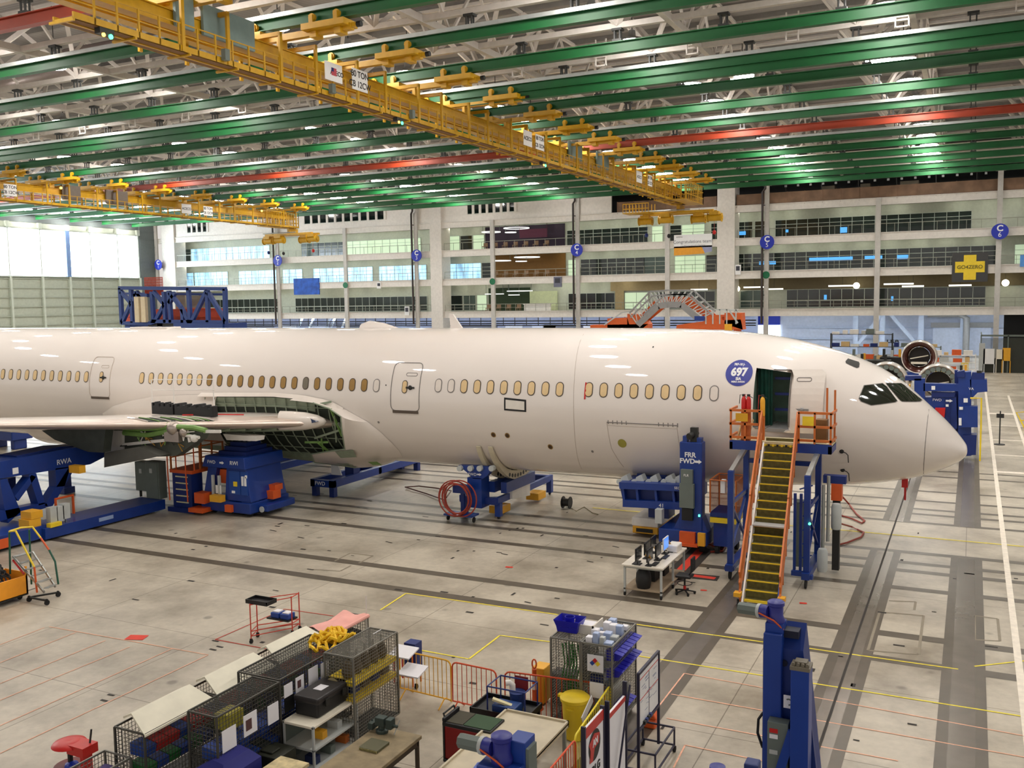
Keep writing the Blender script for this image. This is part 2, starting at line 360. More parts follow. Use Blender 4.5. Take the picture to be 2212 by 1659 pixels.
# ================================================================ high bay lamps
LENS = bpy.data.materials.new('lamp_lens'); LENS.use_nodes = True; nt = LENS.node_tree; b = nt.nodes['Principled BSDF']
b.inputs['Base Color'].default_value = (.9, .9, .9, 1); b.inputs['Emission Color'].default_value = (*LAMP_COL, 1); b.inputs['Emission Strength'].default_value = LAMP
def lamp0():
    o = thing('high_bay_lamp', 'round high bay lamp glowing white under the roof', 'lamp', (0, 0, 0), group='high bay lamps under the roof')
    c = MB(); c.lathe([(.02, .75), (.2, .7), (.25, .35), (.84, .12), (.86, .02)], (0, 0, 0), n=16); c.build('lamp_housing', GSTEEL, o, local=True, smooth=True)
    c = MB(); c.lathe([(.84, .04), (.82, -.12), (.6, -.28), (.001, -.34)], (0, 0, 0), n=16); c.build('lamp_lens', LENS, o, local=True, smooth=True)  # lens drawn extra wide so its shape takes in the lamp's bloom
    c = MB(); c.tube((0, 0, .7), (0, 0, 28.57-LZ), .03, 6); c.build('stem', DSTEEL, o, local=True)
    return o
LX = [-132, -115.5, -99.5, -83, -67.3, -50.7, -34.1, -18.5, -4.5, 9.5]
LY = [ry(-5)+1.9, ry(-4)+1.9, ry(-3)+1.9, ry(-2)+1.9, ry(-1)+1.9, ry(0)+1.8, ry(1)+1.9, ry(3)+1.7, ry(4)+1.8, ry(5)+1.9, ry(7)+1.8, ry(8)+1.8, ry(9)+1.8, ry(10)+1.2, ry(11)+1.0]  # nearest three rows are unseen, added to light the foreground floor
LZ = 24.5; LX = [v_*1.033 for v_ in LX]; LY = [v_*1.033 for v_ in LY]
L0 = None
CTX = [x+3.05 for x in HX[::2]]
for x in LX:
    x0_ = x
    for t_ in CTX:
        if abs(x-t_) < 1.1: x = t_+(1.15 if x > t_ else -1.15)
    for y in LY:
        lab = 'high bay lamp past the %s runway beam, %s lamp column from left' % (ORD(max(0, math.floor((y-1-RY0)/RS)+2)), ORD(LX.index(x0_)))
        if y < ry(-2): lab = 'unseen high bay lamp added nearest the viewer, %s row, %s lamp column from left' % (['back', 'middle', 'front'][min(2, max(0, int((y-14)/7)))], ORD(LX.index(x0_)))
        if L0 is None: L0 = lamp0(); L0.location = (x, y, LZ); L0['label'] = lab
        else: dup(L0, (x, y, LZ), label=lab)
for p, lab in ((PZ(1895, 130, LZ), 'extra high bay lamp close beside its bright neighbour at the upper right'), (PZ(1603, 165, LZ), 'extra high bay lamp right of the brightest middle lamps')): dup(L0, p, label=lab)

# ================================================================ cranes
def crane(X, Y0, Y1, label, first):
    o = thing('overhead_crane', label, 'crane', (X, Y0, 20), group='yellow overhead bridge cranes')
    zb = 20.0
    for dx, zz, hh in ((-2.2, 21.3, .9), (-.9, 21.25, .62)):
        c = MB(); c.box(X+dx-.2, X+dx+.2, Y0, Y1, zz, zz+hh); c.box(X+dx-.3, X+dx+.3, Y0, Y1, zz+hh-.02, zz+hh+.03); c.box(X+dx-.3, X+dx+.3, Y0, Y1, zz-.04, zz)
        c.build('girder', YEL, o)
    c = MB(); c.box(X-1.1, X, Y0, Y1, zb, zb+.07); c.box(X-.04, X+.04, Y0, Y1, zb, zb+.25); c.box(X-1.14, X-1.06, Y0, Y1, zb, zb+.2); c.box(X-.62, X-.5, Y0, Y1, zb-.06, zb)
    c.build('walkway', [YEL], o)
    c = MB(); n = int((Y1-Y0)/3); c.box(X-1.3, X+.05, Y0-.05, Y0+.05, zb-.1, zb); wb = c.build('walkway_bearer', YEL, o)
    for k in range(1, n+1): q = wb.copy(); COL.objects.link(q); q.parent = o; q.location = (0, k*3, 0)
    c = MB(); c.box(X-1.0, X-.65, Y0, Y1, zb-.02, zb-.01); c.box(X-.48, X-.06, Y0, Y1, zb-.02, zb-.01); c.build('walkway_mesh', BRN, o)
    for z in (.65, 1.15):
        c = MB(); c.box(X-.02, X+.03, Y0, Y1, zb+z, zb+z+.05); c.build('handrail', YEL, o)
    pst = None; k = 0; y = Y0+1
    while y < Y1 and k < 98:
        if pst is None:
            c = MB(); c.box(X-.03, X+.04, y-.04, y+.04, zb, zb+1.2); pst = c.build('railing_post', YEL, o); y00 = y
        else:
            q = pst.copy(); COL.objects.link(q); q.parent = o; q.location = (0, y-y00, 0)
        y += 1.1; k += 1
    # tall portal frames that carry the girders
    pf = None
    for i in range(-2, 12):
        for dy in (-1.4, 1.4):
            y = ry(i)+dy
            if not Y0 < y < Y1: continue
            if pf is None:
                c = MB(); c.box(X-.02, X+.1, y-.09, y+.09, zb, zb+2.35); c.box(X-2.6, X-2.48, y-.09, y+.09, zb+.3, zb+2.35); c.box(X-2.6, X+.1, y-.09, y+.09, zb+2.2, zb+2.4)
                pf = c.build('portal_frame', YEL, o); y00 = y
            else: q = pf.copy(); COL.objects.link(q); q.parent = o; q.location = (0, y-y00, 0)
    # trolleys that roll on each runway beam
    tr = None
    for i in range(-2, 13):
        y = ry(i)
        if not Y0-1 < y < Y1+1: continue
        if tr is None:
            c = MB()
            for sx in (-1.2, 4.0):
                c.box(X-1.7+sx-1.6, X-1.7+sx+1.0, y-.6, y+.6, RZ-.42, RZ-.12)
                for wx in (-1.1, .4):
                    for wy in (-.28, .28): c.tube((X-1.7+sx+wx, y+wy-.08, RZ+.2), (X-1.7+sx+wx, y+wy+.08, RZ+.2), .2, 12)
                    c.box(X-1.7+sx+wx-.12, X-1.7+sx+wx+.12, y-.45, y-.36, RZ-.2, RZ+.3); c.box(X-1.7+sx+wx-.12, X-1.7+sx+wx+.12, y+.36, y+.45, RZ-.2, RZ+.3)
                    c.box(X-1.7+sx+wx-.2, X-1.7+sx+wx+.2, y-.3, y+.3, RZ-.75, RZ-.4)
            c.box(X-4.2, X+3.4, y-.16, y+.16, RZ-.62, RZ-.3); c.box(X+3.4, X+3.7, y-.1, y+.1, RZ-.5, RZ-.3)
            c.box(X-2.6, X-2.4, y-.3, y+.3, 22.2, RZ-.5); c.box(X-1.1, X-.9, y-.3, y+.3, 22.0, RZ-.5)
            tr = c.build('runway_trolley', YEL, o); y00 = y
            c = MB(); c.tube((X+3.7, y, RZ-.4), (X+3.95, y, RZ-.4), .14, 10); bf = c.build('buffer', BLACK, tr)
        else:
            q = tr.copy(); COL.objects.link(q); q.parent = o; q.location = (0, y-y00, 0)
            q2 = bf.copy(); COL.objects.link(q2); q2.parent = q
    return o
CX = -31.3
cr1 = crane(CX, 26, 112, 'large yellow bridge crane crossing the upper left of the picture', True)
PANB = mat('panel_grey_blue', rgb(120, 142, 140), .5)
for a, bb in ((PX(455, 30, CX), PX(565, 60, CX)), (PX(1240, 310, CX), PX(1268, 330, CX)), (PX(1300, 325, CX), PX(1325, 345, CX)), (PX(395, 5, CX), PX(435, 20, CX))):
    c = MB(); c.box(CX-.6, CX-.45, a.y, bb.y, 21.2, 22.6); c.build('electric_cabinet', PANB, cr1)
def sign_x(X, ya, yb, z0, z1, txt, par, sz):
    c = MB(); c.box(X+.11, X+.14, ya, yb, z0, z1); s_ = c.build('sign_board', PAPER, par)
    for k, (t, z) in enumerate(txt): lettering(t, sz, face_x((X+.145, (ya+yb)/2, z)), TXTB, s_, bold=.008)
    return s_
ya = PX(757, 190, CX).y; yb = PX(790, 190, CX).y
sign_x(CX, ya, yb, 20.75, 21.9, (('80 TON', 21.6), ('CB 12CW', 21.05)), cr1, .48)
ya = PX(698, 170, CX).y; yb = PX(735, 170, CX).y
s_ = sign_x(CX, ya, yb, 20.8, 21.75, (('      ACECO', 21.25),), cr1, .34)
c = MB(); c.box(CX+.145, CX+.15, ya+.55, ya+1.0, 21.1, 21.5); c.build('flag', mat('flag_red', rgb(190, 80, 90), .7), s_)
c = MB(); c.box(CX+.151, CX+.155, ya+.55, ya+.75, 21.3, 21.5); c.build('flag_canton', NAVY, s_)
for xa, xb, t in ((1128, 1146, 'ACECO'), (1154, 1172, '80 TON'), (1372, 1384, 'ACECO'), (1397, 1406, '80 TON')):
    ya = PX(xa, 320, CX).y; yb = PX(xb, 325, CX).y; sign_x(CX, ya, yb, 20.75, 21.9, ((t, 21.6), ('CB 12CW', 21.05)) if '80' in t else ((t, 21.3),), cr1, .42)
for p in (PX(238, 68, CX), PX(868, 267, CX), PX(1178, 360, CX)):
    c = MB(); c.tube((p.x, p.y, 19.7), (p.x+.05, p.y, 19.7), .1, 8); lo = c.build('signal_lamp', LEDG, cr1); c = MB(); c.tube((p.x, p.y-.35, 19.7), (p.x+.05, p.y-.35, 19.7), .08, 8); c.build('amber_lamp', LEDO, lo); c = MB(); c.box(p.x-.3, p.x, p.y-.5, p.y+.2, 19.75, 20); c.build('lamp_box', DSTEEL, lo)
for k in range(3):
    y = 34+k*8.0; c = MB(); c.box(CX+.1, CX+.35, y-.15, y+.15, 20.1, 20.6); c.build('junction_box', GREYB, cr1)
# end cage and hanging hoist of the first crane
def hoist(X, Y, label, rz=0):
    o = thing('crane_hoist', label, 'hoist', (X, Y, 17.4), group='yellow hoists under the crane ends')
    c = MB(); c.box(X-4.4, X+4.2, Y-.25, Y+.25, 18.9, 19.2); c.box(X-4.4, X+4.2, Y+1.4, Y+1.8, 18.9, 19.2); c.box(X-.2, X+.2, Y-.2, Y+1.8, 19.0, 19.92); c.build('hoist_beam', YEL, o)
    for dx, dy in ((-4.2, .3), (-1.4, -.6), (2.2, .8), (4.4, -.2)):
        c = MB(); c.tube((X+dx-.75, Y+dy, 18.2), (X+dx+.75, Y+dy, 18.2), .42, 16); c.box(X+dx-.55, X+dx+.55, Y+dy-.5, Y+dy+.5, 18.5, 18.9)
        c.tube((X+dx-.95, Y+dy, 18.2), (X+dx+.95, Y+dy, 18.2), .26, 12)
        for e in (-.82, .82): c.tube((X+dx+e-.04, Y+dy, 18.2), (X+dx+e+.04, Y+dy, 18.2), .52, 16)
        u = c.build('hoist_drum', YEL, o, smooth=True)
    for dx, dz, mm in ((-4.0, 1.5, NAVY), (-1.2, 1.7, BLACK), (4.3, 1.5, RED)):
        c = MB(); c.tube((X+dx, Y, 18.2), (X+dx, Y, 18-dz+.3), .015, 4); c.ball((X+dx, Y, 18-dz), .22, 8, 1.2); c.build('hook_block', mm, o, smooth=True)
    c = MB(); c.tube((X-4.6, Y-.4, 19.3), (X+1.5, Y-.4, 19.3), .08, 8); c.build('cable_pipe', GALV, o)
    return o
hoist(CX-.6, 110.8, 'yellow hoist with drums hanging under the far end of the large crane')
def cage(X, Y, par, w=2.6, d=5):
    c = MB(); c.box(X-w, X, Y-d, Y, 20.0, 20.08)
    for k in range(12):
        for xx in (X-w, X): c.box(xx-.04, xx+.04, Y-d+k*d/11-.04, Y-d+k*d/11+.04, 20, 22.1)
    for k in range(6): c.box(X-w+k*w/5-.04, X-w+k*w/5+.04, Y-.04, Y+.04, 20, 22.1)
    for z in (20.7, 21.4, 22.1):
        for xx in (X-w, X): c.box(xx-.03, xx+.03, Y-d, Y, z-.04, z+.04)
        c.box(X-w, X, Y-.03, Y+.03, z-.04, z+.04)
    c.build('end_cage', YEL, par)
cage(CX+1.8, 113, cr1, 3.6, 8)
c = MB(); X = -36.5; c.box(X-1.6, X+1.6, 108.5, 111, 19.0, 19.1)
for k in range(9):
    for yy in (108.5, 111): c.box(X-1.6+k*.4-.03, X-1.6+k*.4+.03, yy-.03, yy+.03, 19, 20.2)
c.box(X-1.6, X+1.6, 108.45, 108.55, 20.1, 20.2); c.box(X-1.6, X+1.6, 108.45, 108.55, 19.5, 19.6); c.build('service_basket', YEL, cr1)
CX2 = -90.5
cr2 = crane(CX2, 58, 113, 'darker yellow bridge crane farther off above the left windows', False)
hoist(CX2-.6, 111.5, 'yellow hoist with drums hanging in front of the blue-lit offices')
cage(CX2, 113, cr2, 2.6, 6)
for xa, xb, t in ((8, 36, '80 TON'), (390, 411, 'ACECO'), (437, 457, '80 TON')):
    ya = PX(xa, 430, CX2).y; yb = PX(xb, 440, CX2).y; sign_x(CX2, ya, yb, 20.5, 21.7, ((t, 21.4), ('CB 12CW', 20.85)) if '80' in t else ((t, 21.1),), cr2, .45)
for a, bb in ((PX(140, 415, CX2), PX(180, 425, CX2)), (PX(235, 425, CX2), PX(282, 438, CX2))):
    c = MB(); c.box(CX2-.6, CX2-.4, a.y, bb.y, 20.8, 22.4); c.build('electric_cabinet', mat('panel_grey', rgb(110, 100, 90), .5), cr2)
for p in (PX(128, 412, CX2), PX(562, 460, CX2)):
    c = MB(); c.ball((CX2+.3, p.y, 21.9), .14, 8); c.build('beacon', LEDO, cr2)
# ================================================================ left wall with the tall daylit glazing
SIDING = mat('pale_siding', rgb(188, 194, 180), .6); SIDED = mat('grey_siding', rgb(104, 112, 112), .6)
GLAZE = mat('daylit_glazing', (.78, .9, 1), .5, var=0, emit=10)
XL = -138
c = MB(); c.box(XL-.3, XL, -25, 126.2, 0, 13.9); c.box(XL-.3, XL, -25, 126.2, 21.6, 30); struct('wall_left', c, SIDING)
c = MB(); c.box(XL-.3, XL+.4, 126.2, 130, 0, 30)
for k in range(20): c.box(XL+.4, XL+.46, 126.3, 130, k*1.4, k*1.4+.12)
struct('wall_left', c, SIDED)
c = MB(); c.box(XL-.2, XL+.5, -25, 130, 24.6, 25.6); c.box(XL-.2, XL+.8, -25, 130, 23.9, 24.2); trim(c, GSTEEL)
c = MB(); c.box(XL-.3, XL+.05, -25, 130, 22.6, 24.0); trim(c, SIDED)
ps = [PX(x, y, XL).y for x, y in ((19, 594), (88.5, 595), (147.6, 596.5), (196, 598.7), (255, 599.8), (299.6, 601))]
ps = [ps[0]-9.4*k for k in range(6, 0, -1)]+ps
for i, y in enumerate(ps):
    c = MB(); c.box(XL, XL+.55, y-.16, y+.16, 0, 13.9); c.box(XL, XL+.3, y-.1, y+.1, 13.9, 22.6); c.box(XL, XL+.5, y-.3, y+.3, 21.6, 22.6); trim(c, mat('post_pale', rgb(205, 212, 200), .5))
c = MB()
for k in range(9): c.box(XL, XL+.3, -25, 126, 1.3+k*1.52, 1.45+k*1.52)
c.box(XL, XL+.4, -25, 126, 13.75, 13.95); c.box(XL, XL+.4, -25, 126, 21.5, 21.75); trim(c, mat('girt', rgb(172, 178, 165), .6))
for i in range(len(ps)-1):
    c = MB(); c.box(XL-.12, XL-.08, ps[i]+.08, ps[i+1]-.08, 13.95, 21.5); o = struct('window_%d' % (i+1), c, GLAZE)
NW = [len(ps)-1]
c = MB(); y = ps[-4]; c.box(XL, XL+.5, y-.5, y+.3, 13.9, 21.6); trim(c, mat('blue_grey_post', rgb(120, 150, 200), .5))

# ================================================================ far office block
WALLW = mat('office_white', rgb(226, 220, 212), .6); YF, YB = 130.0, 134.2
FLW = mat('office_inner', rgb(188, 192, 178), .7)
XR = 32
LV = [(7.2, 1.0), (12.35, 1.05), (16.85, 1.05), (21.25, .95)]
PIL = [(-135.9, -132.8), (-77.9, -75.8), (-31.9, -29.5)]
for z, h in LV:
    c = MB(); c.box(XL, XR, YF, YF+.35, z-h, z); c.box(XL, XR, YF-.15, YF+.4, z-.08, z); c.box(XL, XR, YF-.12, YF+.4, z-h, z-h+.08); trim(c, WALLW)
    c = MB(); c.box(XL, XR, YF+.35, 150, z-.5, z-.02); trim(c, mat('slab_grey', rgb(196, 196, 186), .7))
for a, bb in PIL: c = MB(); c.box(a, bb, YF-.3, YF+2.5, 0 if a > -100 else 0, 25.5); trim(c, WALLW)
for i in range(3):       # solid inner walls of the three floors
    z0, z1 = LV[i][0], LV[i+1][0]-LV[i+1][1]+.5
    c = MB(); c.box(XL, XR, YB, YB+.2, z0, z1); o = struct('wall_back', c, FLW)
c = MB(); c.box(PY(378, 500, YF).x, PY(1320, 400, YF).x, YF+.1, YF+.4, 21.2, 24.7); struct('wall_back', c, WALLW)
c = MB(); c.box(XL, XR, 142, 142.3, 21.2, 28.6); struct('wall_back', c, mat('attic_dark', rgb(58, 60, 62), .8))
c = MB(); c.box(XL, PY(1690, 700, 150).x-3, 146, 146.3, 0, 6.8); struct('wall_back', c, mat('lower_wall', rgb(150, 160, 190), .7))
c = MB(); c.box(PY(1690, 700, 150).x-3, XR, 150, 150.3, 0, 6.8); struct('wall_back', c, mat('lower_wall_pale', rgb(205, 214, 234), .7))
c = MB(); c.box(XR, XR+.3, 120, 150, 0, 28.6); struct('wall_right', c, SIDED)
# columns, drain pipes and round bay signs
SIGNB = mat('bay_sign_blue', rgb(24, 44, 170), .5, var=0)
cols = [(-137.3, '1', 572), (-108.7, '2', 563), (-80.5, '3', 552), (-52.6, '4', 540), (-25.2, '5', 523), (2.6, '6', 500), (30, None, 0)]
for X, n, py in cols:
    c = MB(); c.box(X-.3, X+.3, YF-.45, YF-.1, 0, 24.2); c.box(X-.55, X+.55, YF-.7, YF, 23.6, 24.2); trim(c, mat('column_pale', rgb(200, 196, 190), .5))
    if n in ('2', '3', '4', '5'):
        c = MB(); c.path([(X-.1, YF-1.0, 24.6), (X-.1, YF-1.0, 23.2), (X-.5, YF-.75, 22.8), (X-.5, YF-.75, 5.2)], .16, 8)
        for zz in (21, 15, 9): c.box(X-.5, X-.2, YF-.8, YF-.4, zz, zz+.1)
        tag(c.build('drain_pipe', mat('pipe_brown', rgb(52, 40, 36), .5), smooth=True), 'dark drain pipe down the column '+{'2': 'left of the wide blue banner', '3': 'left of the ring lamp recesses', '4': 'under the far end of the big crane', '5': 'right of the white pillar and banner'}[n], 'pipe')
    if n:
        z = PY(600, py, YF-1.0).z if 0 else None
        p = {'1': 342, '2': 600, '3': 900, '4': 1246, '5': 1657, '6': 2160}[n]; z = PY(p, py, YF-1).z; x = PY(p, py, YF-1).x
        c = MB(); c.tube((x, YF-1.05, z), (x, YF-1.0, z), .95, 24); c.box(x-.1, x+.1, YF-1.0, YF-.3, z-.1, z+.1)
        o = tag(c.build('bay_sign', SIGNB), 'round blue bay sign C '+n+', '+{'1': 'in the far left corner', '2': 'above the wide blue banner side', '3': 'left of the ring lamps', '4': 'right of the coloured recesses', '5': 'right of the white pillar', '6': 'rightmost, past the yellow cross banner'}[n], 'sign')
        lettering('C', 1.0, face_y((x, YF-1.06, z+.36)), TXTW, o, bold=.03); lettering(n, .8, face_y((x, YF-1.06, z-.4)), TXTW, o)
for X in (-94.5, -66.8, -39.0, -11.2, 16.5):
    c = MB(); c.box(X-.32, X+.32, YF-.3, YF+.1, 0, 21.2); trim(c, mat('column_pale', rgb(200, 196, 190), .5))
GDOT = mat('green_dot', rgb(10, 110, 70), .5)
for px, py, wh in ((1069, 608, 'beside the hanging ring lamps'), (749, 616, 'right of the blue banner'), (1656, 594, 'below bay sign C 5')):
    p = PY(px, py, YF-.4); p.x = {1069: -66.8, 749: -94.5, 1656: -25.2}[px]; yy = YF-(.32 if px < 1600 else .47); c = MB(); c.tube((p.x, yy-.05, p.z), (p.x, yy, p.z), .5, 16); tag(c.build('bay_marker', GDOT), 'small round green marker on a column '+wh, 'sign')
# parapet window strips
def wband(x0, x1, y, z0, z1, n, pane, frame=None, tr=None, nm=None):
    NW[0] += 1; f = MB(); w_ = (x1-x0)/n; t = .06
    for k in range(n+1): f.box(x0+k*w_-t/2, x0+k*w_+t/2, y-.1, y, z0, z1)
    f.box(x0, x1, y-.1, y, z0-.04, z0+.05); f.box(x0, x1, y-.1, y, z1-.05, z1+.04)
    if tr: f.box(x0, x1, y-.1, y, tr-.03, tr+.03)
    o = struct('window_%d' % NW[0], f, frame or mat('window_frame', rgb(190, 196, 186), .5))
    g = MB(); g.box(x0, x1, y-.05, y-.03, z0, z1); g.build('pane', pane, o); return o
for a, bb, ya, n in ((655, 831, 470, 10), (1007, 1113, 450, 7), (402, 447, 485, 4)):
    x0 = PY(a, ya, YF).x; x1 = PY(bb, ya, YF).x; z = 23.3 if a != 402 else 23.0
    o = wband(x0, x1, YF+.12, z-1.0, z+.9, n, GLASSD)
    f = MB(); 
    for k in range(n+1): f.box(x0+(x1-x0)/n*k-.22, x0+(x1-x0)/n*k+.22, YF-.02, YF+.1, z-1.05, z+.95)
    f.build('mullion', WALLW, o)
PD = mat('office_glass_dark', rgb(26, 36, 34), .12, var=.3, scale=.6, spec=.8)
PD2 = mat('office_glass_grey', rgb(74, 88, 84), .15, var=.3, scale=.5)
PB = mat('office_glass_daylit', (.42, .72, 1), .2, var=0, emit=1.15)
nt = PB.node_tree; b = nt.nodes['Principled BSDF']; tc = nt.nodes.new('ShaderNodeTexCoord'); mp = nt.nodes.new('ShaderNodeMapping'); mp.inputs['Scale'].default_value = (1.1, 1, .22)
ns = nt.nodes.new('ShaderNodeTexNoise'); ns.inputs['Scale'].default_value = .9; ns.inputs['Detail'].default_value = 4; cr = nt.nodes.new('ShaderNodeValToRGB')
cr.color_ramp.elements[0].position = .36; cr.color_ramp.elements[0].color = (.05, .12, .2, 1); cr.color_ramp.elements[1].position = .56; cr.color_ramp.elements[1].color = (.42, .74, 1, 1)
nt.links.new(tc.outputs['Object'], mp.inputs[0]); nt.links.new(mp.outputs[0], ns.inputs['Vector']); nt.links.new(ns.outputs[0], cr.inputs[0]); nt.links.new(cr.outputs[0], b.inputs['Emission Color'])
PL = mat('office_glass_lit', (.62, .78, .55), .3, var=0, emit=.42)
PBL = mat('office_glass_blue', (.08, .35, .75), .3, var=0, emit=.9)
K = {'d': PD, 'g': PD2, 'b': PB, 'l': PL}
Q = {2: [(398, 415, 'g'), (416, 585, 'b'), (654, 690, 'g'), (690, 747, 'd'), (749, 911, 'l'), (971, 995, 'l'), (997, 1022, 'd'), (1024, 1048, 'l'), (1226, 1400, 'd'), (1409, 1432, 'l'), (1448, 1472, 'd'), (1473, 1522, 'l'), (1536, 1549, 'd'), (1591, 1625, 'd'), (1630, 1656, 'd'), (1674, 2095, 'd')],
     1: [(402, 419, 'b'), (421, 493, 'b'), (517, 602, 'b'), (612, 654, 'b'), (678, 748, 'b'), (752, 806, 'b'), (820, 922, 'b'), (970, 1040, 'b'), (1042, 1064, 'd'), (1228, 1245, 'l'), (1255, 1392, 'd'), (1392, 1440, 'g'), (1458, 1524, 'l'), (1526, 1549, 'd'), (1590, 1624, 'd'), (1626, 2150, 'd'), (2190, 2300, 'l')],
     0: [(449, 605, 'd'), (637, 748, 'd'), (752, 922, 'd'), (974, 999, 'd'), (1001, 1027, 'g'), (1030, 1051, 'l'), (1228, 1328, 'd'), (1350, 1400, 'l'), (1420, 1545, 'd'), (1600, 1655, 'g'), (1700, 2130, 'd')]}
for lv, lst in Q.items():
    z = LV[lv][0]
    for a, bb, k in lst:
        x0 = PY(a, 600, YB).x; x1 = PY(bb, 600, YB).x; n = max(1, round((x1-x0)/1.45))
        wband(x0, x1, YB-.02, z+.1, z+(2.55 if lv < 2 else 2.5), n, K[k], tr=z+(1.0 if lv == 0 else 1.85))
# daylight seen deep inside the right-hand offices, small blue panes set in the dark glass
for a, bb, y0, y1 in ((1640, 1676, 565, 572), (1748, 1842, 557, 565), (1868, 1906, 553, 560), (1938, 1962, 551, 560), (1815, 1830, 491, 503), (1697, 1703, 496, 502), (1597, 1611, 500, 508), (1925, 1930, 640, 650), (1780, 1786, 637, 648)):
    x0 = PY(a, y0, YB-.1).x; x1 = PY(bb, y0, YB-.1).x; z0 = PY(a, y1, YB-.1).z; z1 = PY(a, y0, YB-.1).z
    NW[0] += 1; c = MB(); c.box(x0, x1, YB-.14, YB-.1, z0, z1); struct('window_%d' % NW[0], c, PBL)
# coloured recesses of the middle bay with ring lamps
REC = {2: (mat('plum_wall', rgb(40, 22, 44), .7), 1051, 1222), 1: (mat('ochre_wall', rgb(120, 82, 24), .7), 1072, 1223), 0: (mat('moss_wall', rgb(38, 56, 26), .7), 1056, 1146)}
for lv, (mm, a, bb) in REC.items():
    z = LV[lv][0]; c = MB(); c.box(PY(a, 600, YB).x, PY(bb, 600, YB).x, YB-.2, YB-.1, z, z+3.6); struct('wall_back', c, mm)
    for dx, dz, r in ((2.2, 2.6, 1.5), (6.6, 3.0, 2.0), (5.6, 2.4, .9)):
        x = PY(a, 600, YB).x+dx; c = MB(); c.lathe([(r-.1, 0), (r, 0), (r, .12), (r-.1, .12), (r-.1, 0)], (x, 131.8, z+dz), n=28); c.k = 1; c.box(x-r, x-r+.05, 131.78, 131.82, z+dz+.1, z+LV[lv+1][0]-z-.5+.05); c.box(x+r-.05, x+r, 131.78, 131.82, z+dz+.1, z+LV[lv+1][0]-z-.5+.05)
        tag(c.build('ring_lamp', [mat('ring_lamp_white', (.9, .92, .9), emit=.9, var=0), GREYB], smooth=True), 'white ring lamp in the %s office recess, %s' % ({2: 'plum', 1: 'ochre', 0: 'moss green'}[lv], {1.5: 'leftmost of three', 2.0: 'largest and highest', .9: 'smallest and lowest'}[r]), 'lamp', 'ring lamps in the coloured office recesses')
    for k in range(7):
        x = PY(a, 600, YB).x+1.2+k*1.75; cn = ORD(k)
        if x > PY(bb, 600, YB).x-.5: break
        c = MB(); c.box(x-.35, x+.35, 131.2, 131.8, z+.4, z+.5); c.box(x-.35, x+.35, 131.75, 131.85, z+.4, z+1.0)
        for sx in (-.3, .3):
            for yy in (131.25, 131.75): c.box(x+sx-.03, x+sx+.03, yy-.03, yy+.03, z, z+.42)
        tag(c.build('lounge_chair', mat('tan_chair', rgb(150, 120, 92), .7)), 'tan lounge chair in the %s office recess, %s from the left' % ({2: 'plum', 1: 'ochre', 0: 'moss green'}[lv], cn), 'chair', 'lounge chairs behind the office railings')
x0 = PY(1146, 650, YB).x; x1 = PY(1205, 650, YB).x; c = MB(); c.box(x0, x1, YB-.3, YB-.12, 7.2, 10.2); struct('wall_back', c, mat('bar_wall', rgb(208, 216, 176), .7))
c = MB(); c.box(x0, x1, 131.4, 131.9, 8.15, 8.3); c.box(x0+.1, x1-.1, 131.6, 131.8, 7.2, 8.15); tag(c.build('bar_counter', WHITE), 'white counter in front of the lit office bar wall', 'counter')
x0 = PY(1141, 510, YB).x; x1 = PY(1200, 510, YB).x; c = MB(); c.box(x0, x1, 131.0, 131.1, 18.3, 19.6); c.box(x0, x0+.05, 131.0, 131.05, 19.6, 20.8); c.box(x1-.05, x1, 131.0, 131.05, 19.6, 20.8); tag(c.build('screen', mat('maroon_screen', rgb(84, 16, 48), .6)), 'wide maroon screen hanging in the plum office recess', 'screen')
# downlights
DL = mat('downlight', (1, 1, .85), var=0, emit=14)
def dl0():
    c = MB(); c.lathe([(.001, -.08), (.32, -.06), (.36, 0), (.36, .04)], (0, 0, 0), n=12); return tag(c.build('downlight', DL, org=(0, 0, 0)), 'small round downlight in an office gallery ceiling', 'lamp', 'downlights of the office galleries')
D0 = dl0()
dls = {3: [413, 449, 486, 524, 556, 592, 628, 664, 696, 732, 770, 807, 843, 884, 925, 977, 1021, 1071, 1112, 1154, 1198, 1235, 1280, 1326, 1372, 1420, 1473, 1532, 1598, 1653, 1705, 1819, 1868, 1937, 2068, 2128, 2192],
       2: [411, 445, 478, 511, 544, 578, 612, 650, 685, 720, 758, 795, 832, 872, 911, 999, 1041, 1216, 1263, 1312, 1359, 1408, 1458, 1510, 1625, 1682, 1740, 1800, 1860, 1920, 1985, 2045, 2120],
       1: [480, 514, 548, 583, 617, 652, 688, 723, 760, 798, 835, 875, 914, 993, 1035, 1163, 1209, 1223, 1254, 1300, 1349]}
fr = True
for lv, xs in dls.items():
    z = LV[lv][0]-.56
    for di, px in enumerate(xs):
        p = (PY(px, 600, 132.6).x, 132.6, z); lab = 'small round ceiling downlight of the %s office gallery, %s from the left' % ({3: 'top', 2: 'middle', 1: 'lowest'}[lv], ORD(di))
        if fr: D0.location = p; fr = False; r = D0
        else: r = D0.copy(); COL.objects.link(r); r.location = p
        r['label'] = lab
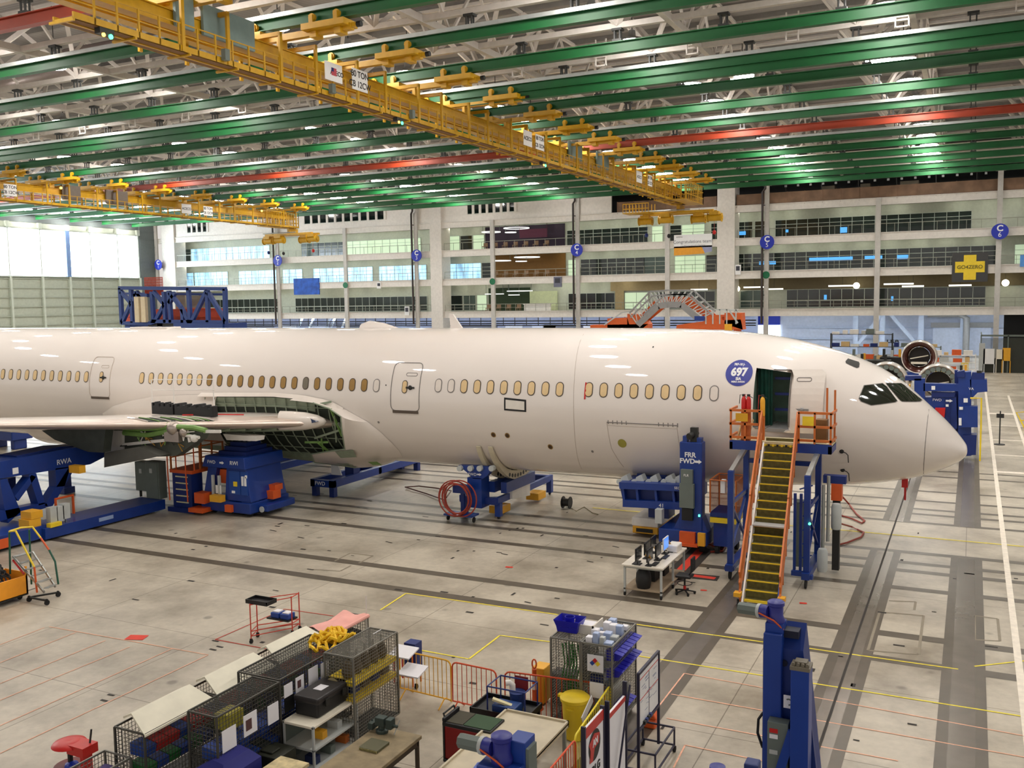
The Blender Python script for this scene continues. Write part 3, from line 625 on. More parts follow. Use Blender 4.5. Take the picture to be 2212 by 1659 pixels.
# open office of the lower right: dim brown back wall and tube lamps
c = MB(); c.box(PY(1583, 600, 140).x, XR, YB-.3, YB-.2, 9.8, 11.9); struct('wall_back', c, mat('brown_wall', rgb(104, 92, 66), .7))
c = MB(); c.box(PY(1320, 600, YB).x, -32, YB-.3, YB-.2, 10, 11.9); c.box(PY(1330, 600, YB).x, PY(1349, 600, YB).x, YB-.3, YB-.2, 7.2, 10); struct('wall_back', c, mat('tan_wall', rgb(170, 150, 112), .7))
for px, py, L_ in ((1630, 622, 3), (1820, 619, 3.6), (1941, 615, 3.6), (1972, 620, 2.6), (2074, 618, 2.6), (1672, 626, 2.4), (1510, 627, 2.4)):
    p = PY(px, py, 132.3); c = MB(); c.box(p.x-L_/2, p.x+L_/2, 132.2, 132.5, p.z, p.z+.2); c.k = 1; c.box(p.x-.02, p.x+.02, 132.3, 132.34, p.z+.2, 11.9); tag(c.build('tube_lamp', [mat('tube_lamp_white', (.95, .92, .8), emit=1.6, var=0), DSTEEL]), 'long white tube lamp in the dim lower right offices, '+{1630: 'left, before sign C 5', 1820: 'beside the middle globe lamp', 1941: 'long one right of centre', 1972: 'short one below its long neighbour', 2074: 'rightmost, below the yellow cross', 1672: 'just right of sign C 5', 1510: 'left of the white pillar'}[px], 'lamp', 'tube lamps of the lower right offices')
for px, py in ((1592, 624), (1850, 617), (2172, 611)):
    p = PY(px, py, 132.3); c = MB(); c.ball(p, .42, 8); c.k = 1; c.tube(p, (p.x, p.y, 11.9), .02, 5); tag(c.build('globe_lamp', [mat('globe', (1, .95, .7), emit=7, var=0), DSTEEL], smooth=True), 'round glowing globe lamp in the lower offices, '+{1592: 'left, by the white pillar', 1850: 'middle of the three', 2172: 'rightmost, past the C 6 column'}[px], 'lamp', 'globe lamps of the offices')
# guard rails
RAILM = mat('gallery_rail', rgb(146, 146, 132), .4, .3)
bays = [-137.3, -132.8, -108.7, -94.5, -80.5, -77.9, -75.8, -66.8, -52.6, -39, -31.9, -29.5, -25.2, -11.2, 2.6, 16.5, 30]
skip = {(-77.9, -75.8), (-31.9, -29.5), (-137.3, -132.8)}
bn = ['left of bay sign C 1', 'left corner', 'between signs C 1 and C 2', 'right of sign C 2', 'left of sign C 3', 'right of sign C 3', 'a', 'left of the ring lamps', 'at the ring lamps', 'right of sign C 4', 'at the congratulations banner', 'b', 'left of sign C 5', 'right of sign C 5', 'left of sign C 6', 'right of sign C 6', 'far right']
fn = ['lowest', 'middle', 'top']
for lv in range(3):
    z = LV[lv][0]
    for i in range(len(bays)-1):
        a, bb = bays[i]+.3, bays[i+1]-.3
        if (bays[i], bays[i+1]) in skip: continue
        c = MB(); n = max(1, int((bb-a)/1.6))
        for k in range(n+1): c.box(a+(bb-a)*k/n-.025, a+(bb-a)*k/n+.025, YF+.05, YF+.1, z, z+1.1)
        c.box(a, bb, YF+.03, YF+.12, z+1.06, z+1.14)
        if lv < 2: c.box(a, bb, YF+.05, YF+.1, z+.55, z+.59)
        tag(c.build('guardrail', RAILM), 'metal guardrail of the %s office gallery, %s bay from the left' % (fn[lv], ORD(i)), 'railing', 'guardrails of the office galleries')
# top floor mesh parapet on the right
MESHB = mat('brown_mesh', rgb(124, 96, 74), .7, var=.25, scale=.8)
for a, bb, wh in ((-46.5, -32.1, 'left of the white pillar'), (-29.3, -25.5, 'between the white pillar and sign C 5'), (-24.9, 2.3, 'between signs C 5 and C 6'), (2.9, 30, 'right of sign C 6')):
    c = MB(); c.box(a, bb, YF+.05, YF+.08, 21.3, 22.7); n = int((bb-a)/2.2)
    for k in range(n+1): c.box(a+(bb-a)*k/max(n, 1)-.04, a+(bb-a)*k/max(n, 1)+.04, YF, YF+.05, 21, 22.75)
    tag(c.build('mesh_parapet', MESHB), 'brown mesh parapet of the roof level, '+wh, 'railing')
for k, px in enumerate((1760, 1790, 1815, 1870, 1940, 1965, 2050)):
    p = PY(px, 400, 133); c = MB(); s_ = .6+.25*(k % 3); c.box(p.x-s_, p.x+s_, 132.5, 134, 21.23, 22.9+.5*(k % 2)); tag(c.build('roof_unit', mat('roof_unit', rgb(118, 108, 88), .6)), 'dull grey box behind the brown mesh parapet, %s from the left' % ORD(k), 'box', 'boxes behind the mesh parapet')
for k in range(16):
    x = -23+k*1.6; c = MB(); c.box(x-.14, x+.14, 131, 131.2, 23.45, 23.7); c.box(x-.02, x+.02, 131.08, 131.12, 23.7, 23.84); tag(c.build('sprinkler_box', LGREY), 'tiny pale box above the mesh parapet, %s from the left' % ORD(k), 'box', 'tiny boxes above the mesh parapet')
c = MB(); c.tube((-24, 131.1, 23.9), (2, 131.1, 23.9), .06, 6); c.tube((-24, 131.4, 24.3), (30, 131.4, 24.3), .1, 6)
for k in range(6): c.box(-23+k*4.6-.05, -23+k*4.6+.05, 131, 131.1, 22.5, 24.2)
tag(c.build('service_pipe', DSTEEL), 'dark service pipes above the brown mesh parapet', 'pipe')
# banners
def banner(px0, px1, py0, py1, m_, label, y=YF-.17, name='banner'):
    a = PY(px0, py0, y); b_ = PY(px1, py1, y); c = MB(); c.box(a.x, b_.x, y-.03, YF+.01, b_.z, a.z)
    return tag(c.build(name, m_), label, 'banner'), (a.x+b_.x)/2, (a.z+b_.z)/2, b_.x-a.x, a.z-b_.z
o, x, z, w_, h_ = banner(1456, 1538, 508, 533, PAPER, 'white banner reading Congratulations team!')
lettering('Congratulations team!', .62, face_y((x, YF-.21, z-.1)), mat('grey_text', rgb(90, 90, 100), .7), o); lettering('BOEING', .25, face_y((x-1.9, YF-.21, z+.6)), TXTB, o)
lettering('First 787 to be delivered in Charleston', .22, face_y((x, YF-.21, z-.62)), mat('grey_text2', rgb(150, 150, 160), .7), o)
a = PY(1456, 533, YF-.17); b_ = PY(1538, 547, YF-.17); c = MB(); c.prism([(a.x, a.z), (a.x+3.9, a.z), (a.x+4.4, b_.z), (a.x, b_.z-.15)], 'y', YF-.2, YF-.17); c.build('orange_stripe', mat('banner_orange', rgb(232, 160, 50), .7), o)
c = MB(); c.prism([(a.x+3.9, a.z), (b_.x, a.z), (b_.x, b_.z+.25), (a.x+4.4, b_.z+.1)], 'y', YF-.2, YF-.17); c.build('grey_stripe', mat('banner_grey', rgb(150, 152, 182), .7), o)
a = PY(2095, 578, YF-.25); c = MB(); c.box(a.x-2.0, a.x+2.0, YF-.25, YF-.0, a.z-1.75, a.z+1.85)
o = tag(c.build('banner', mat('banner_charcoal', rgb(66, 66, 66), .7)), 'dark banner with a yellow cross reading GO4ZERO', 'banner')
c = MB(); c.box(a.x-1.65, a.x+1.65, YF-.3, YF-.27, a.z-.6, a.z+.75); c.box(a.x-.7, a.x+.7, YF-.301, YF-.271, a.z-1.5, a.z+1.55); c.build('cross', YEL2, o)
lettering('GO4ZERO', .62, face_y((a.x, YF-.33, a.z+.05)), mat('olive_text', rgb(110, 100, 30), .7), o, bold=.01)
BB = mat('banner_blue', rgb(40, 86, 176), .7, var=.35, scale=1.2)
banner(634, 690, 602, 636, BB, 'wide blue banner hanging on the lowest gallery between signs C 2 and C 3')
o, x, z, w_, h_ = banner(2204, 2250, 551, 575, mat('banner_light_blue', rgb(90, 150, 220), .7), 'light blue banner at the right edge beyond sign C 6')
for px0, px1, py0, py1, wh in ((814, 823, 610, 623, 'under the middle gallery left of sign C 3'), (874, 884, 662, 681, 'on the lowest gallery left of the C 3 column'), (1196, 1213, 598, 620, 'dark pennant between the ochre recess and sign C 4'), (1588, 1600, 572, 593, 'right of the white pillar by sign C 5')):
    o, x, z, w_, h_ = banner(px0, px1, py0, py1, mat('poster_dark', rgb(110, 112, 130), .7) if px0 == 1196 else PAPER, ('small framed poster ' if px0 != 1196 else '')+wh, name='poster'); o['category'] = 'poster'
    c = MB(); c.box(x-w_*.33, x+w_*.33, YF-.23, YF-.2, z-h_*.1, z+h_*.36); c.build('poster_picture', mat('poster_ink', rgb(60, 60, 70), .7), o)
# ground storey of the far block
for k in range(22):  # glowing strips added to brighten the dark ground storey
    x = -132+k*7.3; c = MB(); c.box(x-1.6, x+1.6, 139.2, 139.6, 6.05, 6.2); c.box(x-.03, x+.03, 139.3, 139.4, 6.2, 6.75)
    tag(c.build('fill_strip', mat('fill_strip_white', (.8, .88, 1), emit=52, var=0)), 'cool white fill light added over the ground storey, %s from the left' % ORD(k), 'lamp', 'added fill lights of the ground storey')
c = MB(); c.box(PY(1618, 690, 149).x, PY(1683, 690, 149).x, 149.6, 149.9, 4.4, 6.6)
o = struct('door_1', c, mat('roller_door_blue', rgb(16, 50, 180), .5))
c = MB(); c.box(PY(1618, 690, 149).x, PY(1683, 690, 149).x, 149.7, 149.9, 0, 4.4); NW[0] += 1; struct('window_%d' % NW[0], c, mat('daylight_opening', (.9, .95, 1), emit=2.2, var=0))
BRC = mat('brace_pale', rgb(190, 204, 228), .5)
c = MB()
for px in (1848, 1906, 1990, 2080): X = PY(px, 700, 147).x; c.box(X-.35, X+.35, 147, 147.5, 0, 6.3)
X0, X1, X2 = PY(1872, 700, 147).x, PY(1906, 700, 147).x, PY(1975, 700, 147).x
c.bar((X0-2, 147.2, .5), (X1, 147.2, 6.1), .5); c.bar((X1+1, 147.2, 6.1), (X2+1.5, 147.2, .3), .5); c.box(PY(1700, 700, 149).x, 14, 149.6, 149.9, 3.9, 4.1); c.box(PY(1700, 700, 149).x, 14, 149.6, 149.9, 2.2, 2.4); trim(c, BRC)
c = MB(); X = PY(2020, 720, 149).x; c.box(X-.3, X+7.2, 149.4, 149.8, 0, 4.0); struct('door_2', c, mat('pale_roller', rgb(216, 226, 246), .5))
c = MB(); c.box(X-.6, X+7.6, 149.2, 149.8, 4.0, 4.7); trim(c, GSTEEL)
c = MB(); X = PY(2088, 700, 146).x; c.path([(X-5, 146, 6.0), (X-1, 146, 6.0), (X, 146, 5.4), (X, 146, 0)], .45, 10); tag(c.build('duct_pipe', GSTEEL, smooth=True), 'large grey bent duct at the right end of the pale ground wall', 'pipe')
lettering('LRA', 1.0, face_y((PY(1928, 724, 149).x, 149.95, 2.0)), TXTB, o, bold=.02)
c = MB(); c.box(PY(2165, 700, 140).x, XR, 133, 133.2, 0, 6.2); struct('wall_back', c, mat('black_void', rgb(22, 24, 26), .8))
c = MB()
for z in (5.6, 5.2, 4.9): c.tube((XL, 131+z*.2, z), (-27, 131+z*.2, z), .09, 6)
for k in range(50): c.box(XL+2*k, XL+2*k+.08, 131.5, 131.6, 4.9, 6.2)
tag(c.build('pipe_run', DSTEEL), 'bundle of dark pipes running under the lowest gallery', 'pipe')
for k, px in enumerate((500, 560, 625, 690, 760, 820, 965, 1035, 1110, 1175, 1215, 1280, 1330)):
    x = PY(px, 700, 145.8).x; w_ = (2.2, 3.5, 1.6)[k % 3]
    c = MB(); c.box(x-w_, x+w_, 145.7, 145.95, 0, 4.6); struct('door_%d' % (k+3), c, [mat('pale_door', rgb(206, 216, 240), .6), mat('dim_door', rgb(96, 100, 118), .6), mat('white_door', rgb(220, 226, 240), .6)][k % 3])
c = MB()
for px in (640, 665, 700, 710, 735): X = PY(px, 700, 140).x; c.bar((X-2, 140, 0), (X+1.5, 140, 6.2), .35)
trim(c, BRC)
for k, (px, mm, nm, wd) in enumerate(((765, NAVY, 'dark blue', 3.2), (790, RED, 'red', 1.2), (1065, ORG2, 'orange', 1.6), (1045, NAVY, 'dark blue', 1.5), (1165, NAVY, 'blue', 2.6), (1150, RED, 'red', .8), (680, ORG2, 'orange red', 6.0), (1072, YEL, 'yellow', 1.2))):
    p = PY(px, 705, 112); c = MB(); c.box(p.x-wd, p.x+wd, 111, 113, 0, 3.4); c.box(p.x-wd, p.x+wd, 110.9, 111, 3.4, 3.5)
    tag(c.build('equipment_bin', mm), '%s equipment crate showing just above the fuselage, %s' % (nm, ['left of the antenna', 'next to the dark blue crate', 'under the green markers', 'left of the orange crate', 'far right of the antenna', 'beside the blue crate', 'beside the blue truss stand', 'beside the orange crate'][k]), 'crate')
# ================================================================ the aircraft
SKIN = mat('fuselage_white', rgb(232, 223, 215), .42, var=.012, scale=.4, coat=1)
SKIN2 = mat('fairing_white', rgb(224, 214, 204), .35, var=.02, coat=.7)
METAL = mat('polished_edge', rgb(214, 198, 186), .34, .55, var=.03)
SEAM = mat('seam_grey', rgb(128, 122, 118), .6)
TAN = mat('window_cover_tan', rgb(226, 196, 146), .6)
OLV = mat('window_cover_olive', rgb(158, 122, 62), .5)
BAY = mat('bay_shade', rgb(46, 54, 44), .7, var=.3, scale=2)
YC, ZC, AA, BBB = 35.3, 4.84, 2.885, 2.97
def interp(x, T):
    if x <= T[0][0]: return T[0][1]
    for (a, va), (b_, vb) in zip(T, T[1:]):
        if x <= b_: t = (x-a)/(b_-a); return va+(vb-va)*t
    return T[-1][1]
TOPT = [(-14, 7.81), (-11, 7.80), (-10.05, 7.78), (-8.25, 7.72), (-6.86, 7.58), (-5.68, 7.38), (-4.85, 7.17), (-3.99, 6.9), (-3.26, 6.63), (-2.63, 6.30), (-2.22, 6.03), (-1.8, 5.66), (-1.4, 5.27), (-.8, 4.72), (-.4, 4.27), (-.2, 4.0), (-.12, 3.88), (-.08, 3.81), (-.06, 3.75), (-.05, 3.62)]
BOTT = [(-14, 1.87), (-12.6, 1.87), (-8.45, 1.93), (-6.5, 2.0), (-4.65, 2.12), (-3.6, 2.22), (-2.67, 2.36), (-2, 2.5), (-1.33, 2.70), (-.62, 3.02), (-.3, 3.22), (-.17, 3.34), (-.1, 3.42), (-.07, 3.47), (-.055, 3.52), (-.05, 3.6)]
WT = [(0, 0.03), (.01, .2), (.04, .34), (.12, .5), (.25, .58), (.5, .86), (.8, 1.1), (1.2, 1.36), (1.6, 1.58), (2, 1.76), (2.5, 1.95), (3, 2.12), (4, 2.38), (5, 2.57), (6, 2.7), (7.5, 2.82), (9, 2.87), (10, 2.885)]
def smooth_interp(x, T, h):
    return sum(interp(x+h*k, T) for k in (-1, -.5, 0, .5, 1))/5
def sec(X):
    if X <= -14: return ZC, BBB, AA
    d = -.05-X; h = min(.5, max(.0, d*.22))
    zt = smooth_interp(X, TOPT, h); zb = smooth_interp(X, BOTT, h)
    return (zt+zb)/2, max(.005, (zt-zb)/2), smooth_interp(d, WT, h)
def fpt(X, t, off=0):
    zc, b_, a = sec(X)
    if X < -52: k = max(.12, 1-((-52-X)/16)**1.7); b_ *= k; a *= k; zc += (1-k)*1.6
    return Vector((X, YC-(a+off)*cos(t), zc+(b_+off)*sin(t)))
ac = thing('aircraft', 'huge white airliner fuselage standing in jigs, nose to the right', 'airplane', (-20, YC, 0))
DX0, DX1, DZ0, DZ1 = -6.74, -5.55, 4.44, 6.42
zc, b_, a_ = sec(-6.2); t0, t1 = asin((DZ0-zc)/b_), asin((DZ1-zc)/b_)
xs = [-.05, -.055, -.07, -.09, -.12, -.16, -.21, -.28, -.36, -.46, -.58, -.72, -.88, -1.05]+[-1.25-.22*k for k in range(18)]+[-5.3, DX1, -5.8, -6.1, -6.4, DX0, -7, -7.4, -7.8, -8.3, -8.8, -9.4, -10, -10.7, -11.5]+[-12.3-k for k in range(40)]+[-53-1.2*k for k in range(10)]
nt_ = 96; ts = sorted(set([round(-pi+2*pi*i/nt_, 6) for i in range(nt_)]+[round(t0, 6), round(t1, 6)]))
c = MB(); n = len(ts); V = [fpt(x, t) for x in xs for t in ts]; F = []
for j in range(len(xs)-1):
    for i in range(n):
        xm = (xs[j]+xs[j+1])/2; tm = ts[i]+.5*(ts[(i+1) % n]-ts[i]) if i < n-1 else pi
        if DX0 < xm < DX1 and t0 < tm < t1: continue
        F.append((j*n+i, (j+1)*n+i, (j+1)*n+(i+1) % n, j*n+(i+1) % n))
F += [tuple(range(n)), tuple(range((len(xs)-1)*n, len(xs)*n))[::-1]]
c.add(V, F); fus = c.build('fuselage', SKIN, ac, smooth=True)
for p in fus.data.polygons: p.use_smooth = True
for e in fus.data.edges: pass
at = fus.data.attributes.get('sharp_edge')
if at: fus.data.attributes.remove(at)
ts2 = [-pi+2*pi*i/nt_ for i in range(nt_)]
bvh = BVHTree.FromPolygons([tuple(v) for v in V], F)
O3 = Vector((0, 0, H))
def onf(px, py):     # pixel of the photo to the skin of the aircraft
    d = ray(px, py).normalized(); h = bvh.ray_cast(O3, d)
    if h[0] is not None: return h[0]
    a = (d.y/AA)**2+(d.z/BBB)**2; b2 = 2*(-YC*d.y/AA**2+(H-ZC)*d.z/BBB**2); t = -b2/2/a
    return O3+d*t
def skin(x, z, off=.01):
    h = bvh.ray_cast(Vector((x, 0, z)), Vector((0, 1, 0)))
    if h[0] is None: zc, b_, a = sec(x); return Vector((x, YC, z))
    nrm = h[1]; nrm = -nrm if nrm.y > 0 else nrm
    return h[0]+nrm*off
def patch(poly, off, step=.25):      # polygon (x,z) draped on the skin
    pts = []; 
    for i in range(len(poly)):
        a, b2 = Vector(poly[i]), Vector(poly[(i+1) % len(poly)]); m_ = max(1, int((b2-a).length/step))
        pts += [a+(b2-a)*k/m_ for k in range(m_)]
    nb = len(pts); fc = [list(range(nb))]
    xa = min(p.x for p in pts); xb = max(p.x for p in pts); za = min(p.y for p in pts); zb = max(p.y for p in pts)
    def inside(q):
        r = False; j = nb-1
        for i in range(nb):
            if (pts[i].y > q.y) != (pts[j].y > q.y) and q.x < (pts[j].x-pts[i].x)*(q.y-pts[i].y)/(pts[j].y-pts[i].y)+pts[i].x: r = not r
            j = i
        return r
    ex = []
    x = xa+step/2
    while x < xb:
        z = za+step/2
        while z < zb:
            q = Vector((x, z))
            if inside(q) and min((q-p).length for p in pts) > step*.35: ex.append(q)
            z += step
        x += step
    r = delaunay_2d_cdt(pts+ex, [], fc, 1, 1e-6)
    V_ = [skin(p.x, p.y, off) for p in r[0]]
    return V_, [tuple(f) for f in r[2]]
def drape(name, poly, off, m_, par=ac, step=.25):
    V_, F_ = patch(poly, off, step); c = MB(); c.add(V_, F_); o = c.build(name, m_, par)
    for p in o.data.polygons: p.use_smooth = True
    return o
def line(pts, r, name, m_, par=ac, closed=False, step=.15):
    q = []
    L_ = pts+[pts[0]] if closed else pts
    for a, b2 in zip(L_, L_[1:]):
        a = Vector(a); b2 = Vector(b2); k = max(1, int((b2-a).length/step)); q += [a+(b2-a)*i/k for i in range(k)]
    if not closed: q.append(Vector(L_[-1]))
    c = MB(); c.path([skin(p.x, p.y, 0) for p in q], r, 5, closed); return c.build(name, m_, par)
def rrect(x0, x1, z0, z1, r, n=4, sk=0):
    P = []
    for cx_, cz_, a in ((x1-r, z1-r, 0), (x0+r, z1-r, pi/2), (x0+r, z0+r, pi), (x1-r, z0+r, 3*pi/2)):
        P += [(cx_+r*cos(a+pi/2*k/n), cz_+r*sin(a+pi/2*k/n)) for k in range(n+1)]
    return P
rows = [([6.5, 23.5, 41, 58.5, 76.5, 94.5, 112, 130, 149, 168, 187], -45.85, .629, 5.47), (range(23), -35.75, .6136, 5.5), (range(10), -19.27, .59, 5.58), (range(9), -12.78, .586, 5.6)]
WPL = mat('window_plug_white', rgb(226, 216, 206), .5); WGR = mat('window_cover_grey', rgb(120, 112, 96), .5)
for r, (lst, x0, dx, z) in enumerate(rows):
    for k in range(len(list(lst))):
        x = x0+dx*k; m_ = TAN
        if r == 1 and k >= 7: m_ = OLV
        if r == 1 and k == 16: m_ = WGR
        if (r == 1 and k == 22) or (r == 2 and k < 2) or (r == 3 and k == 8): m_ = WPL
        rim = drape('window_rim', rrect(x-.165, x+.165, z-.275, z+.275, .16), .012, SEAM if m_ is WPL else mat('window_rim_dark', rgb(84, 72, 62), .5), step=.3)
        g = drape('window_cover', rrect(x-.13, x+.13, z-.24, z+.24, .125), .02, m_, rim, step=.3)
for x in (-39.5+1.0, -21.0+.14): 
    rim = drape('window_rim', rrect(x-.13, x+.13, 5.22, 5.75, .12), .012, mat('window_rim_dark', (0, 0, 0)), step=.3); drape('window_cover', rrect(x-.1, x+.1, 5.25, 5.72, .1), .02, TAN, rim, step=.3)
# doors outlined on the skin
def fdoor(x0, x1, z0, z1, name, lm, sill=True):
    o = line(rrect(x0, x1, z0, z1, .2), .022, name, lm, closed=True)
    line(rrect((x0+x1)/2-.02, (x0+x1)/2+.5, z1-.52, z1-.40, .06), .014, 'vent_outline', lm, o, closed=True)
    p = skin((x0+x1)/2+.25, (z0+z1)/2-.02, .03); c = MB(); c.lathe([(.001, .04), (.07, .03), (.1, 0)], p, (0, -1, 0), 12); c.bar(p+Vector((-.2, 0, 0)), p+Vector((.2, 0, 0)), .03, .07); c.build('door_handle', DSTEEL, o)
    if sill: drape('door_sill', [(x0+.08, z0-.1), (x1-.05, z0-.1), (x1-.05, z0+.02), (x0+.08, z0+.02)], .03, mat('sill_brown', rgb(92, 80, 70), .6), o)
    return o
fdoor(-21.52, -20.15, 4.5, 6.45, 'passenger_door', SEAM)
fdoor(-39.3, -37.9, 4.5, 6.45, 'passenger_door', mat('seam_faint', rgb(190, 176, 164), .6))
line([(-13.36-.35*((z-4.8)/3)**2, z) for z in [7.6-.25*k for k in range(22)]], .012, 'body_joint', mat('seam_faint', (0, 0, 0)))
line([(-1.32+.05*(z-3.9), z) for z in [5.05-.2*k for k in range(13)]], .014, 'radome_joint', SEAM)
a = onf(1312, 911); b2 = onf(1463, 918)
line([(-12.05, 4.42), (-12.0, 3.4), (-11.75, 2.6)], .012, 'cargo_door_edge', mat('seam_faint', (0, 0, 0))); line([(-9.4, 4.42), (-9.35, 3.4), (-9.3, 2.7)], .012, 'cargo_door_edge', mat('seam_faint', (0, 0, 0)))
o = line([(-12.05, 4.42), (-9.4, 4.42)], .02, 'cargo_door_hinge', SEAM)
for k in range(16):
    x = -12+k*.175
    if 4 < k < 11: continue
    line([(x, 4.36), (x, 4.5)], .02, 'hinge_lug', SEAM, o)
line([(-12.05, 4.3), (-9.4, 4.3)], .01, 'cargo_door_edge', mat('seam_faint', (0, 0, 0)))
for px, py, w_, m_ in ((1066, 939, .11, OLV), (1096, 940.5, .11, OLV), (1189, 965, .11, OLV), (1344, 957.5, .17, mat('round_tape_green', rgb(158, 150, 62), .6)), (1280, 975, .05, SEAM), (818, 912, .05, SEAM), (834, 832, .03, DSTEEL), (1411, 750, .03, DSTEEL)):
    p = onf(px, py); o = drape('drain_port', [(p.x+w_*cos(t), p.z+w_*sin(t)) for t in [2*pi*k/14 for k in range(14)]], .012, m_, step=.3)
    if m_ is OLV: drape('port_hole', [(p.x+w_*.7*cos(t), p.z+w_*.7*sin(t)) for t in [2*pi*k/14 for k in range(14)]], .02, mat('port_brown', rgb(70, 48, 26), .6), o, step=.3)
# taped placard, red tape, registration disc, small placards
p = onf(1114, 874); o = drape('taped_placard', [(p.x-.5, p.z-.24), (p.x+.45, p.z-.27), (p.x+.45, p.z+.2), (p.x-.5, p.z+.26)], .014, BLACK); drape('placard_film', [(p.x-.43, p.z-.17), (p.x+.38, p.z-.2), (p.x+.38, p.z+.13), (p.x-.43, p.z+.18)], .024, mat('film', rgb(226, 220, 210), .3), o)
p = onf(1264.5, 844); drape('red_tape_strip', [(p.x-.03, p.z-.32), (p.x+.03, p.z-.32), (p.x+.03, p.z+.3), (p.x-.03, p.z+.3)], .02, RED)
p = onf(541, 858); o = drape('placard', [(p.x-.22, p.z-.17), (p.x+.22, p.z-.17), (p.x+.22, p.z+.17), (p.x-.22, p.z+.17)], .014, WHITE); drape('placard_bar', [(p.x-.25, p.z+.12), (p.x+.25, p.z+.12), (p.x+.25, p.z+.18), (p.x-.25, p.z+.18)], .022, NAVY, o); drape('placard_bar', [(p.x-.25, p.z-.18), (p.x+.25, p.z-.18), (p.x+.25, p.z-.12), (p.x-.25, p.z-.12)], .022, NAVY, o)
p = onf(1596.5, 806); DISC = mat('disc_blue', rgb(52, 60, 150), .4, var=0)
o = drape('line_number_disc', [(p.x+.46*cos(t), p.z+.44*sin(t)) for t in [2*pi*k/32 for k in range(32)]], .012, DISC, step=.15)
def dtext(s_, size, x, z, bold, m_=TXTW): lettering(s_, size, Matrix.Translation((x, 0, z)) @ Matrix.Rotation(pi/2, 4, 'X'), m_, o, proj=lambda v: skin(v.x, v.z, .02+max(0, .0-v.y)), bold=bold)
dtext('697', .36, p.x, p.z+.02, .018); dtext('SIA', .13, p.x, p.z-.2, .006); dtext('787-10 J-', .1, p.x-.02, p.z+.28, .004); dtext('MERO AVION', .075, p.x, p.z-.3, .004)
# cockpit glazing
CG = mat('cockpit_glass', rgb(30, 36, 26), .06, var=0, spec=.7, coat=.6)
def pxpoly(l): return [(q.x, q.z) for q in (onf(1472+x*.3376, 400+y*.3376) for x, y in l)]
for l in ([(1170, 1284), (1285, 1271), (1312, 1292), (1378, 1380), (1365, 1388), (1215, 1407), (1150, 1382), (1138, 1365)], [(1312, 1268), (1405, 1270), (1425, 1282), (1537, 1374), (1525, 1383), (1410, 1383), (1395, 1372), (1312, 1275)]):
    q = pxpoly(l); cx_ = sum(a[0] for a in q)/len(q); cz_ = sum(a[1] for a in q)/len(q)
    o = drape('cockpit_frame', [((a[0]-cx_)*1.05+cx_, (a[1]-cz_)*1.07+cz_) for a in q], .008, SEAM, step=.12); drape('cockpit_window', q, .018, CG, o, step=.12)
q = pxpoly([(1065, 1110), (1135, 1132), (1140, 1145), (1136, 1166), (1122, 1172), (1052, 1140), (1049, 1128)]); drape('eyebrow_recess', q, .012, mat('recess_black', rgb(34, 32, 28), .6), step=.1)
# nose details
for px, py in ((1818, 975), (1820, 1015)):
    p = onf(px, py); c = MB(); c.lathe([(.001, .04), (.07, .03), (.08, 0)], p, (0, -1, 0), 10); q = c.build('nose_sensor', DSTEEL, ac); c = MB(); c.path([p, p+Vector((.15, -.12, -.03)), p+Vector((.22, -.14, -.1)), p+Vector((.24, -.14, -.35))], .018, 5); c.build('sensor_probe', DSTEEL, q)
p = PY(1955, 1032, YC); c = MB(); c.box(p.x-.1, p.x+.1, YC-.05, YC+.05, 2.2, 2.5); c.box(p.x-.02, p.x+.05, YC-.03, YC+.03, 1.75, 2.2); c.build('red_flag_pin', RED, ac)
# antennas on the crown
for px, h_, l_ in ((985, .75, .55),):
    p = PY(px, 712, YC); c = MB(); c.prism([(p.x-.25, 7.78), (p.x+.35, 7.78), (p.x-.12, 8.4), (p.x-.3, 8.45)], 'y', YC-.04, YC+.04); c.build('blade_antenna', SKIN, ac)
p = PY(820, 710, YC); c = MB(); c.lathe([(.001, .0), (.3, .1), (.42, .5), (.3, 1.3), (.001, 2.3)], (p.x-1.0, YC, 7.72), (1, 0, 0), 16); c.build('dome_antenna', SKIN, ac, smooth=True)
p = PY(345, 710, YC); c = MB(); c.box(p.x-1.6, p.x+1.0, YC-.5, YC+.5, 7.7, 7.87); c.build('crown_panel', SKIN, ac, bevel=.05)
# entry door 1, swung open and parked forward of the opening
x0, x1 = -5.72, -4.42
P = []
for i in range(9):
    x = x0+(x1-x0)*i/8; P.append([])
    for j in range(13):
        z = 4.36+2.1*j/12; q = skin(x, z, .0); P[-1].append(Vector((x, q.y-.42, z)))
def rr_in(x, z, x0, x1, z0, z1, r):
    return True
c = MB(); outer = rrect(x0, x1, 4.36, 6.46, .2, 5)
V_, F_ = patch(outer, 0, .2); c.add([v+Vector((0, -.38, 0)) for v in V_], F_); c.add([v+Vector((0, -.28, 0)) for v in V_], F_)
nb = [skin(a, b2, 0) for a, b2 in outer]; k = len(nb); c.add([v+Vector((0, -.38, 0)) for v in nb]+[v+Vector((0, -.28, 0)) for v in nb], [(i, (i+1) % k, k+(i+1) % k, k+i) for i in range(k)])
dr = c.build('open_door', SKIN2, ac)
for a, b2, z0, z1 in ((-5.3, -4.85, 6.08, 6.2),):
    c = MB(); c.path([skin(q[0], q[1], 0)+Vector((0, -.385, 0)) for q in rrect(a, b2, z0, z1, .05)], .014, 5, True); c.build('vent_outline', SEAM, dr)
p = skin(-5.08, 5.15, 0)+Vector((0, -.39, 0)); c = MB(); c.lathe([(.001, .05), (.06, .03), (.08, 0)], p, (0, -1, 0), 12); c.bar(p+Vector((-.22, 0, 0)), p+Vector((.22, 0, 0)), .03, .08); c.build('door_handle', GSTEEL, dr)
c = MB()
for z in (4.8, 5.9): q = skin(-5.72, z, 0); c.bar(q+Vector((-.05, .2, 0)), q+Vector((.2, -.3, 0)), .1, .12)
